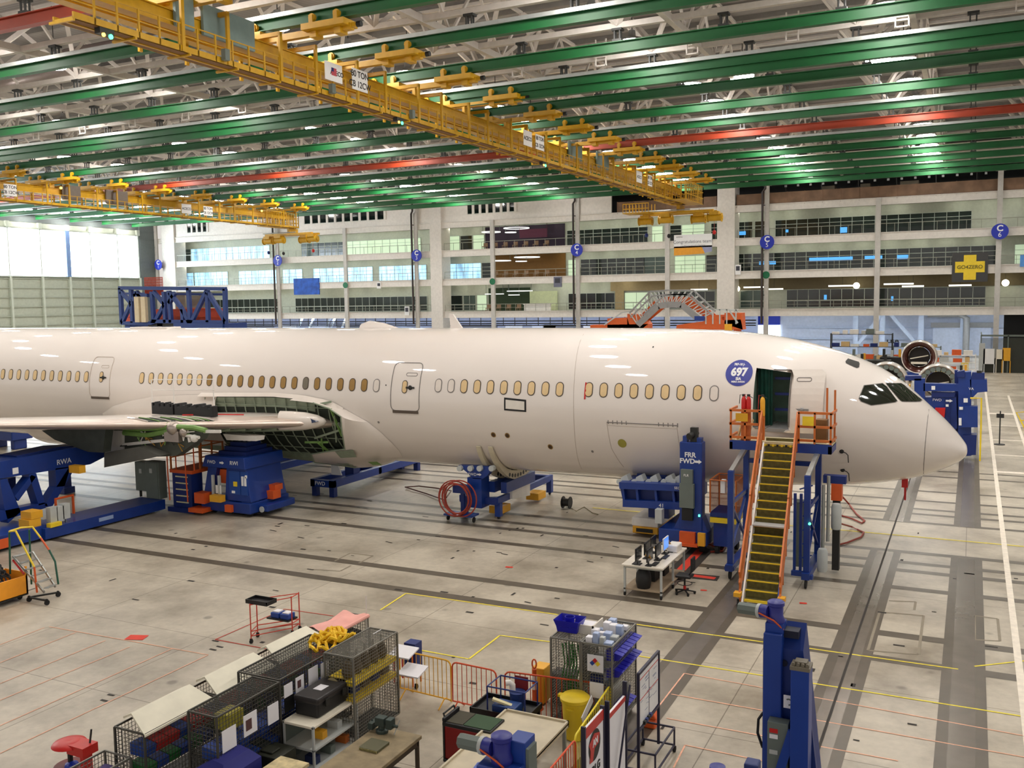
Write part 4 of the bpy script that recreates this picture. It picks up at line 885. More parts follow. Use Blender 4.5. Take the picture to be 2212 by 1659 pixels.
c.build('door_hinge_arm', GSTEEL, ac)
line(rrect(DX0, DX1, DZ0, DZ1, .08), .03, 'door_frame', SEAM, closed=True)
CUR = mat('dark_green_curtain', rgb(12, 66, 54), .7, var=.25, scale=3); CUR2 = mat('pale_green_panel', rgb(112, 140, 124), .6, var=.15)
c = MB(); c.box(DX0-.1, DX1+.6, 32.6, 34.6, DZ0-.1, DZ0+.0); c.build('cabin_floor', GSTEEL, ac)
c = MB(); c.box(DX0-.1, DX1+.6, 34.55, 34.6, DZ0-.02, 6.5); c.box(DX0-.1, DX1+.1, 33.8, 34.6, 6.48, 6.53); c.box(DX0-.12, DX0-.06, 33.1, 34.6, DZ0, 6.3); c.box(DX1+.55, DX1+.6, 33.3, 34.6, DZ0, 6.3); c.build('cabin_lining', CUR2, ac)
c = MB(); g = [[Vector((DX0+.02+.5*i/10, 33.3+.07*sin(i*1.9)+.05*cos(i*.7), DZ0+.02+(1.98)*j)) for j in (0, 1)] for i in range(11)]; c.grid(g); c.build('door_curtain', CUR, ac)
c = MB()
for z in (4.95, 5.5, 6.05): c.box(DX0+.55, DX1+.5, 33.6, 33.7, z, z+.09)
c.build('galley_rail', NAVY, ac)

# ---------------------------------------------------------------- wing-body fairing and open bay
def xt(px, py): q = onf(px, py); return (q.x, asin(max(-1, min(1, (q.z-ZC)/BBB))))
inner = [xt(640, 862), xt(690, 867), xt(725, 878), xt(749, 893), xt(751, 922), xt(755, 954), xt(718, 958), xt(681, 963), xt(684, 978), xt(692, 990), (-25.0, -1.35), (-24.9, -1.57)]
outerc = [xt(645, 858), xt(700, 866), xt(750, 886), xt(795, 911), xt(825, 935), xt(846, 955), xt(862, 972), xt(869, 986), (-22.05, -.95), (-22.3, -1.1), (-22.8, -1.3), (-23.2, -1.57)]
c = MB(); P = []
for (xa, ta), (xb, tb) in zip(outerc, inner):
    P.append([fpt(xa+(xb-xa)*s_, ta+(tb-ta)*s_, .02+.42*(sin(s_*pi/2))**.8) for s_ in [k/10 for k in range(11)]])
c.grid(P); fr_ = c.build('front_fairing', SKIN2, ac, smooth=True)
c = MB(); c.path([r_[-1] for r_ in P[1:]], .035, 5); c.build('fairing_edge', GRNG, fr_)
# aft shoulder of the fairing over the wing
P = []
topc = [xt(222, 893), xt(245, 877), xt(285, 865), xt(335, 856), xt(400, 853), xt(470, 852)]
for k, (xa, ta) in enumerate(topc): P.append([fpt(xa, ta+(-.75-ta)*s_, .02+.42*(sin(s_*pi/2))**.6*min(1, (k+.3)/2)) for s_ in [j/8 for j in range(9)]])
c = MB(); c.grid(P); af = c.build('rear_fairing', SKIN2, ac, smooth=True)
# dark sheet standing in for shade inside the open bay, with stringers and formers
LT = [(-31.6, -.02), (-27.5, .02), (-26, .0), (-24.6, -.06), (-23.75, -.18)]
P = []
for k in range(33):
    x = -31.9+k*8.2/32; tt = interp(x, LT); P.append([fpt(x, tt+(-1.6-tt)*j/12, .03) for j in range(13)])
c = MB(); c.grid(P); ln = c.build('bay_shade', BAY, ac)
P = [[fpt(x, interp(x, LT)+.05, .03), fpt(x, interp(x, LT)+.0, .3)] for x in [-31.9+k*.5 for k in range(17)]]
c = MB(); c.grid(P); c.build('bay_top_edge', SKIN2, ac)
P = [[fpt(x, interp(x, LT)-.02, .05), fpt(x, interp(x, LT)-.16, .06)] for x in [-31.9+k*.5 for k in range(14)]]
c = MB(); c.grid(P); c.build('bay_web', GRNG, ac)
for k in range(14):
    x = -31.6+k*.58; c = MB(); c.path([fpt(x+.02*j, interp(x, LT)-.02-j*.18, .12) for j in range(9)], .03, 5); c.build('bay_former', GRNG, ac)
for j, t in enumerate((-.12, -.35, -.6, -.85)):
    c = MB(); c.path([fpt(x, t, .12) for x in [-31.5+k*.8 for k in range(10)]], .022, 5); c.build('bay_stringer', GRNG, ac)
for (x0, tt0, x1, tt1, o_) in ((-24.3, -.1, -24.1, -.5, .4), (-24.2, -.2, -24.6, -.62, .35), (-24.1, -.3, -23.9, -.6, .3), (-25.6, -.55, -24.2, -.42, .35), (-26.2, -.62, -25.0, -.62, .4), (-24.9, -.05, -24.4, -.02, .3), (-25.5, -.6, -25.3, -.85, .4), (-25.2, -.55, -25.6, -.82, .4)):
    c = MB(); c.bar(fpt(x0, tt0, o_), fpt(x1, tt1, o_-.1), .06, .09); c.build('bay_bracket', GRNP if o_ > .36 else GRNG, ac)
def panel_on(pl, off, m_, name):
    c = MB(); q = [fpt(x, t, off) for x, t in pl]; c.add(q, [tuple(range(len(q)))]); return c.build(name, m_, ac)
panel_on([(-24.75, -.74), (-23.7, -.68), (-23.75, -.83), (-24.7, -.88)], .47, GRNG, 'access_opening'); panel_on([(-23.5, -.98), (-22.95, -.95), (-22.9, -1.05), (-23.45, -1.09)], .4, GRNP, 'access_opening')
# belly keel boxes behind the open bay
c = MB(); c.tube((-38, 34.5, 2.5), (-25, 34.5, 2.1), .5, 14); c.build('belly_duct', GRNG, ac, smooth=True)
P = [[fpt(x, -.7-.9*j/8, .45) for j in range(9)] for x in [-38-k for k in range(8)]]
c = MB(); c.grid(P); c.build('belly_fairing', SKIN2, ac, smooth=True)

# ---------------------------------------------------------------- near wing
def foil(u, t):      # closed section, u 0 at leading edge
    return 2.6*t*(.2969*sqrt(u)-.126*u-.3516*u*u+.2843*u**3-.1015*u**4)*1.9
WS = [(33.6, -23.8, 13.5, 3.72, .13), (32.2, -24.75, 13, 3.82, .125), (31, -25.6, 12.2, 3.93, .12), (28, -28.6, 10.6, 4.12, .115), (24, -33.2, 8.4, 4.38, .11), (18, -40.2, 6.4, 4.8, .1), (8, -49, 4, 5.6, .1)]
us = [(1-cos(pi*k/14))/2 for k in range(15)]
def wsec(y):
    for a, b2 in zip(WS, WS[1:]):
        if b2[0] <= y <= a[0]: t = (a[0]-y)/(a[0]-b2[0]); return [a[k]+(b2[k]-a[k])*t for k in range(5)]
    return WS[0] if y > WS[0][0] else WS[-1]
def wpt(y, u, up, off=0):
    _, x, ch, z, th = wsec(y); h = foil(u, th)*ch*(.5 if up else -.42); return Vector((x-u*ch, y, z+h-u*ch*.02+(off if up else -off)))
ys = [33.6, 32.8, 32.2, 31.6, 31, 30, 29, 28, 27, 26, 25, 24, 22, 20, 18, 14, 11, 8]
def wsurf(ulist, up, ys_, off=0): return [[wpt(y, u, up, off) for u in ulist] for y in ys_]
c = MB(); c.grid(wsurf([u for u in us if u >= .04], True, ys)); wg = c.build('wing_top_skin', SKIN2, ac, smooth=True)
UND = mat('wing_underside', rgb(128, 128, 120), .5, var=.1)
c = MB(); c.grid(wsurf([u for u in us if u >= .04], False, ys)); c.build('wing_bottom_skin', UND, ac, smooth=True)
le = [.1, .07, .045, .025, .01, .003, 0]
P = [[wpt(y, u, True, .012) for u in le]+[wpt(y, u, False, .012) for u in le[::-1][1:]] for y in ys[1:]]
c = MB(); c.grid(P); c.build('slat', METAL, ac, smooth=True)
q = wpt(32.8, .0, True); q = Vector((-26.0, 31.55, 3.97)); c = MB(); c.lathe([(.001, 1.5), (.14, 1.42), (.28, 1.1), (.38, .6), (.42, 0), (.42, -.5)], q, (1, .42, -.03), 20); c.build('wing_root_nose', SKIN2, ac, smooth=True)
c = MB(); q = q+Vector((.95, .1, .0)); c.prism([(q.x-.2, q.z-.12), (q.x+.3, q.z), (q.x-.05, q.z+.14), (q.x-.25, q.z+.13)], 'y', q.y-.02, q.y+.15); c.build('landing_light', mat('light_glass_blue', rgb(50, 66, 100), .1, coat=.5), ac)
# opened slat bay, exposed green ribs
for x0, x1 in ((236, 305), (308, 340)):
    a = PY(x0, 908, 28.5); ya = wsec(28)[0]
    y0 = 27.2 if x0 == 236 else 28.4; y1 = y0+(1.15 if x0 == 236 else .55)
    P = [[wpt(y, u, True, .02) for u in (.13, .09, .05, .02)] for y in (y0, y1)]
    c = MB(); c.grid(P); o = c.build('slat_bay', BAY, ac)
    for k in range(5):
        y = y0+(y1-y0)*k/4; c = MB(); c.path([wpt(y, u, True, .04) for u in (.13, .09, .05, .02)], .025, 5); c.build('bay_rib', GRNP if k % 2 else SKIN2, o)
# ribs under the wing root and boxes
for k in range(9):
    y = 31.8-k*.45; c = MB(); c.bar(wpt(y, .05, False, .05), wpt(y, .3, False, .1), .05, .07); c.bar(wpt(y, .05, False, .1), wpt(y-.35, .22, False, .12), .04); c.build('flap_rib', GRNG, ac)
p = PY(526, 944, 30.2); c = MB(); c.prism([(p.x-.95, p.z+.12), (p.x+.9, p.z+.08), (p.x+.85, p.z-.1), (p.x-.75, p.z-.14)], 'y', 30.0, 30.5); c.build('actuator_cover', WHITE, ac)
# engine pylon with green ducting, no engine
Y0 = 27.8
pl = [PY(x, y, Y0) for x, y in ((215, 935), (262, 925), (440, 930), (430, 950), (380, 985), (260, 990), (225, 975))]
c = MB(); c.prism([(q.x, q.z) for q in pl], 'y', Y0, Y0+.45); py_ = c.build('pylon', mat('pylon_grey', rgb(74, 78, 70), .6), ac)
def p2(x, y, Y=Y0-.1): return PY(x, y, Y)
c = MB(); q = [p2(220, 930), p2(265, 930), p2(265, 975), p2(228, 978)]; c.prism([(v.x, v.z) for v in q], 'y', Y0-.12, Y0); c.build('white_panel', WHITE, py_)
c = MB(); c.path([p2(268, 922), p2(300, 924), p2(340, 922), p2(365, 920)], .16, 10); c.build('bleed_duct', GRNP, py_, smooth=True)
c = MB(); c.path([p2(268, 935), p2(320, 940), p2(360, 932), p2(385, 922), p2(420, 924), p2(445, 930)], .11, 8); c.build('green_strut', GRNP, py_, smooth=True)
c = MB(); c.ball(p2(375, 925), .28, 8); c.ball(p2(398, 934), .2, 6); c.box(*[v for ab in zip(p2(358, 930)+Vector((0, -.1, 0)), p2(390, 955)+Vector((0, .3, 0))) for v in ab]); c.build('fan_cowl_fitting', mat('fitting_steel', rgb(180, 168, 158), .3, .6), py_, smooth=True)
c = MB(); c.bar(p2(252, 962), p2(366, 950), .08, .12); c.build('white_link', WHITE, py_); c = MB(); c.bar(p2(440, 932), p2(477, 932), .06, .12); c.build('perforated_link', WHITE, py_)
c = MB(); c.ball(p2(420, 947), .16, 6); c.tube(p2(398, 940), p2(430, 945), .07, 8); c.tube(p2(408, 945), p2(410, 955), .06, 8); c.build('white_actuator', WHITE, py_, smooth=True)
rnd = random.Random(3)
for k in range(26):
    a = p2(rnd.uniform(265, 420), rnd.uniform(925, 965)); c = MB(); c.path([a, a+Vector((rnd.uniform(-.3, .3), -.05, rnd.uniform(-.2, .2))), a+Vector((rnd.uniform(-.5, .5), 0, rnd.uniform(-.3, .3)))], .025, 5); c.build('harness_line', [GRNP, DSTEEL, WHITE, mat('brass', rgb(170, 130, 60), .4, .6)][k % 4], py_)
c = MB(); q = [p2(90, 930, 26.5), p2(228, 925, 26.5), p2(222, 978, 26.5), p2(190, 976, 26.5), p2(118, 950, 26.5)]; c.prism([(v.x, v.z) for v in q], 'y', 26.5, 26.9); o = c.build('pylon_aft_fairing', mat('dark_grey_green', rgb(52, 58, 54), .6, var=.2), ac)
q = [p2(225, 978, 27.2), p2(300, 965, 27.2), p2(345, 985, 27.2), p2(225, 1010, 27.2)]; c = MB(); c.prism([(v.x, v.z) for v in q], 'y', 27.2, 28.6); c.build('gear_door', mat('gear_door_grey', rgb(92, 92, 86), .6), ac)
# flight-deck side outline of the far wing, seen under the belly
c = MB(); c.add([(-24.5, 37.5, 3.6), (-37, 37.5, 3.4), (-52, 60, 5.5), (-47, 60, 5.6), (-24.5, 37.5, 3.9), (-37, 37.5, 3.9), (-52, 60, 5.6), (-47, 60, 5.7)], [(0, 3, 2, 1), (4, 5, 6, 7), (0, 4, 7, 3), (1, 2, 6, 5)]); c.build('far_wing', UND, ac)
# wing-top work fence with black bags
o = thing('wing_fence', 'thin white tube fence standing on the wing root', 'fence', PY(400, 892, 30.4))
pts = {}
ya, yb = 30.6, 29.6
def fp(px, py, Y): return PY(px, py, Y)
c = MB()
for px, Y in ((330, yb), (377, yb), (463, ya)): b0 = fp(px, 890, Y); c.tube((b0.x, Y, wpt(Y, .25, True).z), (b0.x, Y, 5.75), .025, 6)
c.build('fence_post', WHITE, o)
a, b2 = fp(330, 836, yb), fp(463, 836, ya); c = MB(); c.tube((a.x, yb, 5.75), (b2.x, ya, 5.75), .022, 6); c.tube((a.x, yb, 5.3), (b2.x, ya, 5.3), .018, 6); c.build('fence_rail', WHITE, o)
for px0, px1 in ((331, 377), (380, 463)):
    a = fp(px0, 880, yb-.1); b2 = fp(px1, 880, yb-.1); z0 = wpt(29.4, .25, True).z-.02; c = MB(); n = 14
    prof = [(a.x, z0)]+[(a.x+(b2.x-a.x)*(k+.9*e_)/n, z0+(.5, .36, .54, .44, .5, .34, .46)[k % 7]) for k in range(n) for e_ in (.05, 1)]+[(b2.x, z0)]
    c.prism(prof, 'y', yb-.2, yb+.1); tag(c.build('tool_bag', BLACK, bevel=.02), 'row of black canvas tool bags on the wing, %s' % ('left of the middle fence post' if px0 < 350 else 'right of the middle fence post'), 'bag')
c = MB(); a = wpt(29.2, .22, True); b2 = wpt(30.5, .2, True); c.path([a+Vector((0, 0, .03)), (a+b2)/2+Vector((.5, 0, .06)), b2+Vector((.8, 0, .04))], .03, 6); tag(c.build('air_hose', RED), 'red hose lying on the wing top in front of the tool bags', 'hose')
# ================================================================ jigs, stands and tools around the aircraft
def plx(pts, X, th, c=None): c = c or MB(); q = [PX(x, y, X) for x, y in pts]; c.prism([(v.y, v.z) for v in q], 'x', X, X-th); return c
def ply(pts, Y, th, c=None): c = c or MB(); q = [PY(x, y, Y) for x, y in pts]; c.prism([(v.x, v.z) for v in q], 'y', Y, Y+th); return c
def bx(x0, x1, y0, y1, z0, z1): return MB().box(x0, x1, y0, y1, z0, z1)
def caster(x, y, par, r=.09, name='caster_wheel', zc=None):
    c = MB(); z = zc if zc is not None else r; c.tube((x-.025, y, z), (x+.025, y, z), r, 12); c.box(x-.035, x+.035, y-.02, y+.02, z, z+r*1.35); return c.build(name, RUB, par, smooth=True)
# --- boarding stairs
st = thing('boarding_stairs', 'tall boarding stairs with yellow treads and orange rails at the open cabin door', 'stairs', (-5.5, 29.5, 0))
N_ = 19; B0, B1 = Vector((-5.28, 26.62, .0)), Vector((-5.6, 31.25, 4.1))
GRIP = mat('tread_dark', rgb(94, 88, 44), .8, var=.3, scale=9)
for k in range(1, N_+1):
    t = k/N_; p = B0.lerp(B1, t); w_ = .46
    c = MB(); c.box(p.x-w_, p.x+w_, p.y-.06, p.y+.17, p.z-.03, p.z); c.box(p.x-w_, p.x+w_, p.y+.16, p.y+.18, p.z, p.z+4.1/N_-.02); tr = c.build('tread', GRIP, st)
    c = MB(); c.box(p.x-w_, p.x+w_, p.y-.075, p.y-.01, p.z-.06, p.z+.006); c.build('tread_nosing', YEL2 if k not in (9,) else YELO, tr)
c = MB(); c.box(-5.9, -4.9, 28.55, 29.05, 1.98, 2.02); c.build('landing', LGREY, st)
for sx in (-.5, .5):
    c = MB(); c.bar(B0+Vector((sx, 0, -.02)), B1+Vector((sx, 0, -.02)), .05, .26); c.build('stringer', WHITE if sx < 0 else BLUE, st)
    o_ = sx+.07*(1 if sx > 0 else -1)
    for h, a, b2 in ((1.0, 0, .5), (.72, 0, .5), (.4, 0, .5), (1.05, .44, 1), (.76, .44, 1), (.44, .44, 1)):
        p, q = B0.lerp(B1, a), B0.lerp(B1, b2); c = MB(); c.bar(p+Vector((o_, 0, h)), q+Vector((o_, 0, h)), .05, .22 if h > .8 else .13); c.build('handrail', ORG, st)
    for a in (0.02, .16, .32, .48, .62, .8, .97):
        p = B0.lerp(B1, a); c = MB(); c.bar(p+Vector((o_, 0, -.05)), p+Vector((o_, 0, 1.06)), .05); c.build('rail_post', ORG, st)
for sx in (-.62, .62):
    c = MB(); c.box(-5.28+sx-.1, -5.28+sx+.1, 26.5, 26.75, .35, .47); c.build('foot_block', YELO, st); caster(-5.28+sx, 26.7, st, .1)
# platform
PL = (-7.2, -3.95, 31.2, 32.25)
c = MB(); c.box(-7.2, -3.95, 31.2, 32.3, 4.12, 4.2); c.build('platform', mat('deck_cream', rgb(206, 196, 160), .6), st)
c = MB(); c.box(-7.2, -6.15, 31.1, 31.25, 3.9, 4.2); c.box(-5.05, -3.95, 31.1, 31.25, 3.9, 4.2); c.box(-7.2, -7.1, 31.1, 32.3, 3.9, 4.15); c.box(-4.05, -3.95, 31.1, 32.3, 3.9, 4.15); c.build('platform_beam', BLUE, st)
for k in range(8):
    x = -6.1+k*.14; c = MB(); c.box(x, x+.07, 31.16, 31.2, 4.05, 4.12); c.build('hazard_stripe', BLACK if k % 2 else YEL2, st)
for x0, x1 in ((-7.2, -6.2), (-5.0, -3.95)):
    for z in (4.3, 4.75, 5.2):
        c = MB(); c.box(x0, x1, 31.12, 31.18, z-.03, z+.05); c.build('guard_rail', ORG, st)
    for x in (x0+.03, (x0+x1)/2, x1-.03):
        c = MB(); c.box(x-.03, x+.03, 31.12, 31.18, 4.2, 5.22); c.build('rail_post', ORG, st)
    xx = x0 if x0 < -7 else x1
    for z in (4.3, 4.75, 5.2):
        c = MB(); c.box(xx-.03, xx+.03, 31.15, 32.2, z-.03, z+.05); c.build('guard_rail', ORG, st)
c = MB(); c.box(-3.99, -3.93, 31.9, 31.96, 4.2, 5.9); c.box(-4.25, -4.19, 32.0, 32.06, 4.2, 5.95); c.build('tall_post', ORG, st)
c = MB(); c.box(-7.0, -6.6, 31.08, 31.11, 4.85, 5.12); c.build('notice_plate', mat('notice_ochre', rgb(214, 160, 30), .6), st)
c = MB(); c.box(-4.85, -4.5, 31.08, 31.11, 4.8, 5.1); c.build('notice_plate', YEL2, st)
c = MB(); c.box(-4.5, -4.15, 31.5, 31.9, 4.2, 4.95); tag(c.build('brown_board', mat('board_brown', rgb(120, 86, 46), .7)), 'brown board leaning inside the right cage of the boarding stairs', 'board')
for k in range(4):
    c = MB(); x = -7.0+k*.11; c.bar((x, 31.4, 4.2), (x+.1, 31.75, 4.85), .04, .09); tag(c.build('wood_strip', [CARD, WHITE, CARD, mat('pale_wood', rgb(214, 190, 150), .7)][k]), 'narrow board leaning in the left stair cage, %s from the left' % ORD(k), 'board', 'boards leaning in the left stair cage')
# extinguishers beside the door
for k, (x, m_, h, lab) in enumerate(((-6.78, RED, .42, 'left red fire extinguisher on the platform left of the open door'), (-6.62, RED, .42, 'second red fire extinguisher, nearer the yellow cylinder'), (-6.2, YELO, .62, 'tall yellow gas cylinder beside the open cabin door'))):
    z0 = 5.62 if k < 2 else 5.4; y = 31.3 if k < 2 else 31.5
    o = thing('fire_extinguisher' if k < 2 else 'gas_cylinder', lab, 'fire extinguisher' if k < 2 else 'cylinder', (x, y, 4.2))
    c = MB(); c.lathe([(.001, 0), (.075, .01), (.08, .05), (.08, h-.1), (.06, h-.02), (.025, h+.03), (.001, h+.04)], (x, y, z0-.4), n=14); c.build('bottle', m_, o, smooth=True)
    c = MB(); c.box(x-.05, x+.05, y-.02, y+.02, z0-.4+h+.02, z0-.4+h+.1); c.bar((x, y, z0-.4+h+.05), (x+.14, y, z0-.4+h-.02), .02); c.build('valve', DSTEEL, o)
    c = MB(); c.path([(x, y, z0-.4+h+.06), (x-.12, y-.02, z0-.4+h+.08), (x-.14, y-.03, z0-.2)], .012, 5); c.build('hose', RED if k else BLACK, o)
    c = MB(); c.box(x-.07, x+.07, y-.07, y+.07, 4.2, z0-.4); c.build('stand', ORG, o)
# under-frame
for x in (-6.74, -4.4):
    for y in (29.35, 31.6):
        c = MB(); c.box(x-.09, x+.09, y-.09, y+.09, .35, 3.95 if y > 30 else 3.5); c.build('leg', BLUE, st)
    c = MB(); c.bar((x, 29.35, 3.45), (x, 31.6, 3.95), .14); c.build('sloping_arm', GALV, st)
    c = MB(); c.bar((x, 29.35, .8), (x, 31.6, 2.4), .08); c.bar((x, 31.6, .8), (x, 29.35, 2.4), .08); c.build('brace', BLUE, st)
    c = MB(); c.box(x-.12, x+.12, 29.1, 32.0, .3, .5); c.build('base_beam', BLUE, st)
    c = MB(); c.box(x-.04, x+.04, 29.35, 31.6, 2.38, 2.5); c.build('side_rail', BLUE, st)
for y in (29.35, 31.6):
    c = MB(); c.box(-6.8, -4.35, y-.07, y+.07, 3.4, 3.55) if y > 30 else c.box(-4.85, -4.35, y-.07, y+.07, .35, .5); c.build('cross_beam', BLUE, st)
for x in (-4.78, -4.6): c = MB(); c.box(x-.04, x+.04, 29.4, 29.5, .5, 2.9); c.build('screw_post', BLUE, st)
c = MB()
for k in range(6): c.bar((-4.8, 30.4, .6+.45*k), (-4.4, 30.4, .75+.45*k), .04)
c.build('lacing', BLUE, st)
c = MB(); c.box(-5.0, -4.6, 30.5, 31.0, .3, 2.4); c.build('control_cabinet', GREYB, st)
for x, z0, z1 in ((-4.1, .7, 3.0), (-3.95, 1.2, 3.3)):
    c = MB(); c.tube((x, 30.6, z0), (x, 30.6, z1), .055, 10); c.build('vacuum_pipe', GALV, st, smooth=True)
for (x, y, z, h) in ((-4.05, 30.2, .3, .75), (-3.75, 31.0, 1.5, .85)):
    c = MB(); c.lathe([(.001, 0), (.14, .02), (.16, .1), (.16, h-.1), (.12, h), (.001, h+.02)], (x, y, z), n=14); c.build('vacuum_canister', LGREY, st, smooth=True)
c = MB(); c.box(-3.95, -3.62, 31.2, 31.5, 2.4, 2.95); c.build('orange_box', ORG2, st)
c = MB(); c.box(-4.2, -3.5, 31.2, 31.5, 2.95, 3.2); c.build('top_manifold', NAVY, st)
c = MB(); c.box(-3.9, -3.68, 31.25, 31.5, .1, 2.4); c.build('rear_column', DSTEEL, st)
c = MB(); c.tube((-4.3, 29.2, 2.05), (-4.3, 29.16, 2.05), .04, 8); c.build('green_light', LEDG, st)
for x, y in ((-6.74, 29.3), (-4.4, 29.25), (-6.74, 31.9), (-4.4, 31.9)): caster(x, y, st, .17, zc=.17)
c = MB(); c.box(-6.9, -6.6, 29.2, 29.4, .3, .42); c.box(-4.5, -4.2, 29.2, 29.4, .3, .42); c.build('caster_bracket', BLUE, st)
for k, pts in enumerate((((1810, 1062), (1835, 1090), (1850, 1110), (1868, 1125), (1862, 1130), (1840, 1120), (1812, 1112)), ((1812, 1130), (1840, 1138), (1866, 1150), (1860, 1160), (1830, 1172), (1805, 1178)), ((1520, 1178), (1545, 1172), (1568, 1178), (1560, 1190), (1535, 1192)), ((1500, 1150), (1520, 1172), (1560, 1186)))):
    c = MB(); q = [PZ(x, y, .05+(.6 if i == 0 and k < 2 else 0)) for i, (x, y) in enumerate(pts)]
    q2 = []
    for a, b2 in zip(q, q[1:]): q2 += [a, a.lerp(b2, .5)]
    c.path(q2+[q[-1]], .035, 6); tag(c.build('air_hose', mat('hose_brick', rgb(150, 50, 32), .5), smooth=True), ['brick red hose looping over the floor right of the boarding stairs, upper loop', 'brick red hose right of the boarding stairs, lower loop', 'red hose lying beside the red floor mats', 'thin red hose trailing from the blue lift base'][k], 'hose')
# --- section cradle beam with lift tower
TW = thing('lift_tower', 'blue lift tower lettered FRR FWD beside the forward fuselage', 'jig', (-8.7, 33, 0))
c = MB(); c.box(-9.1, -8.3, 31.75, 32.2, .8, 3.95); c.build('column', BLUE, TW, bevel=.03)
c = MB(); c.box(-9.0, -8.85, 31.8, 32.1, 3.95, 4.15); c.box(-8.5, -8.35, 31.8, 32.1, 3.95, 4.1); c.build('top_lug', BLUE, TW)
c = MB(); c.tube((-8.75, 31.7, 4.15), (-8.6, 32.1, 4.25), .12, 12); c.box(-8.75, -8.5, 31.85, 32.05, 3.95, 4.45); c.build('motor', DSTEEL, TW, smooth=True)
c = MB(); c.box(-9.02, -8.6, 31.6, 31.75, 2.5, 3.0); c.box(-9.06, -8.55, 31.58, 31.75, 1.65, 2.5); c.build('control_cabinet', GREYB, TW)
c = MB(); c.box(-8.98, -8.6, 31.62, 31.75, 1.2, 1.62); c.build('battery_box', BLACK, TW)
c = MB(); c.prism([(-9.35, .8), (-9.1, 1.3), (-8.3, 1.3), (-8.1, .8)], 'y', 31.8, 32.3); c.build('gusset', BLUE, TW)
c = MB(); c.box(-9.85, -8.12, 31.7, 34.6, .3, .82); c.build('base', BLUE, TW, bevel=.04)
c = MB(); c.box(-9.05, -8.5, 31.55, 31.7, .32, .8); c.box(-9.15, -8.4, 31.5, 31.7, .3, .4); c.build('bumper', ORG2, TW)
c = MB(); c.box(-9.95, -9.7, 31.6, 31.9, 1.0, 1.5); c.build('white_box', LGREY, TW)
c = MB(); c.box(-8.4, -8.15, 31.55, 31.7, .35, .8); c.build('yellow_foot', YELO, TW)
for x in (-9.6, -8.35):
    for y in (32.1, 34.2): c = MB(); c.tube((x-.1, y, .16), (x+.1, y, .16), .16, 12); c.build('wheel', RUB, TW, smooth=True)
c = MB(); c.box(-8.42, -8.36, 31.72, 31.75, 1.35, 1.42); c.build('green_light', LEDG, TW)
lettering('FRR', .24, face_y((-8.72, 31.74, 3.5)), TXTW, TW, bold=.006); lettering('FWD', .24, face_y((-8.82, 31.74, 3.28)), TXTW, TW, bold=.006)
def arrow(c, x, y, z, l, w): c.prism([(x, z-w*.25), (x+l*.55, z-w*.25), (x+l*.55, z-w*.5), (x+l, z), (x+l*.55, z+w*.5), (x+l*.55, z+w*.25), (x, z+w*.25)], 'y', y-.004, y); return c
c = arrow(MB(), -8.55, 31.745, 3.28, .24, .16); c.build('arrow_mark', TXTW, TW)
lettering('FLR', .12, face_y((-8.82, 31.595, 2.8)), TXTW, TW)
BC = thing('cradle_beam', 'long blue cradle beam with grey pads under the forward fuselage', 'jig', (-10.6, 33, 0))
c = ply(((1337, 1042), (1480, 1048), (1480, 1062), (1338, 1056)), 32.3, 1.6); c.build('top_flange', BLUE, BC)
c = ply(((1340, 1056), (1480, 1062), (1480, 1090), (1346, 1084)), 32.6, .1); c.build('web', NAVY, BC)
c = ply(((1345, 1080), (1480, 1086), (1480, 1102), (1345, 1095)), 32.3, 1.5); c.build('bottom_flange', BLUE, BC)
for px in (1342, 1372, 1412, 1450): c = ply(((px, 1050), (px+5, 1050), (px+9, 1090), (px+4, 1090)), 32.35, .3); c.build('web_stiffener', BLUE, BC)
lettering('41', .2, face_y((PY(1428, 1094, 32.25).x, 32.29, PY(1428, 1093, 32.25).z)), TXTW, BC); lettering('SEC', .13, face_y((PY(1462, 1055, 32.25).x, 32.29, PY(1462, 1055, 32.25).z)), TXTW, BC)
for k, px in enumerate((1345, 1377, 1408, 1441, 1462)):
    q = PY(px, 1032, 32.7); c = MB(); c.prism([(q.x-.18, q.z-.35), (q.x-.05, q.z+.02), (q.x+.15, q.z+.12), (q.x+.25, q.z-.1), (q.x+.1, q.z-.35)], 'y', 32.7, 33.1); c.tube((q.x-.12, 32.62, q.z-.15), (q.x-.12, 32.7, q.z-.15), .1, 12); c.build('support_pad', LGREY, BC, smooth=False)
c = MB(); c.box(-11.4, -9.2, 33.0, 36.0, 1.3, 1.95); c.build('cradle_web', NAVY, BC)
q = onf(1400, 1020)
for x in (-11.2, -10.3, -9.4):
    P_ = [fpt(x, t, .03) for t in [-1.0-.12*k for k in range(10)]]; Q_ = [fpt(x, t, .3) for t in [-1.0-.12*k for k in range(10)]]
    c = MB(); c.prism([(v.y, v.z) for v in P_+Q_[::-1]], 'x', x-.12, x+.12); c.build('saddle', BLUE, BC)
c = MB(); c.box(-10.9, -10.1, 33.8, 34.6, .66, 1.35); c.build('pedestal', NAVY, BC)
o = thing('lift_vehicle', 'low white and yellow floor vehicle under the blue cradle beam', 'vehicle', (-10.9, 35, 0))
c = MB(); c.box(-11.5, -10.45, 33.6, 35.6, .32, .65); c.build('cover', WHITE, o, bevel=.03); c = MB(); c.box(-11.45, -10.45, 33.55, 35.6, .06, .32); c.build('chassis', YELO, o, bevel=.02); c = MB(); c.box(-11.3, -10.65, 33.53, 33.56, .12, .26); c.build('vent', BLACK, o)
for x in (-11.2, -10.7):
    for y in (34, 35.2): c = MB(); c.tube((x-.06, y, .1), (x+.06, y, .1), .1, 10); c.build('wheel', RUB, o)
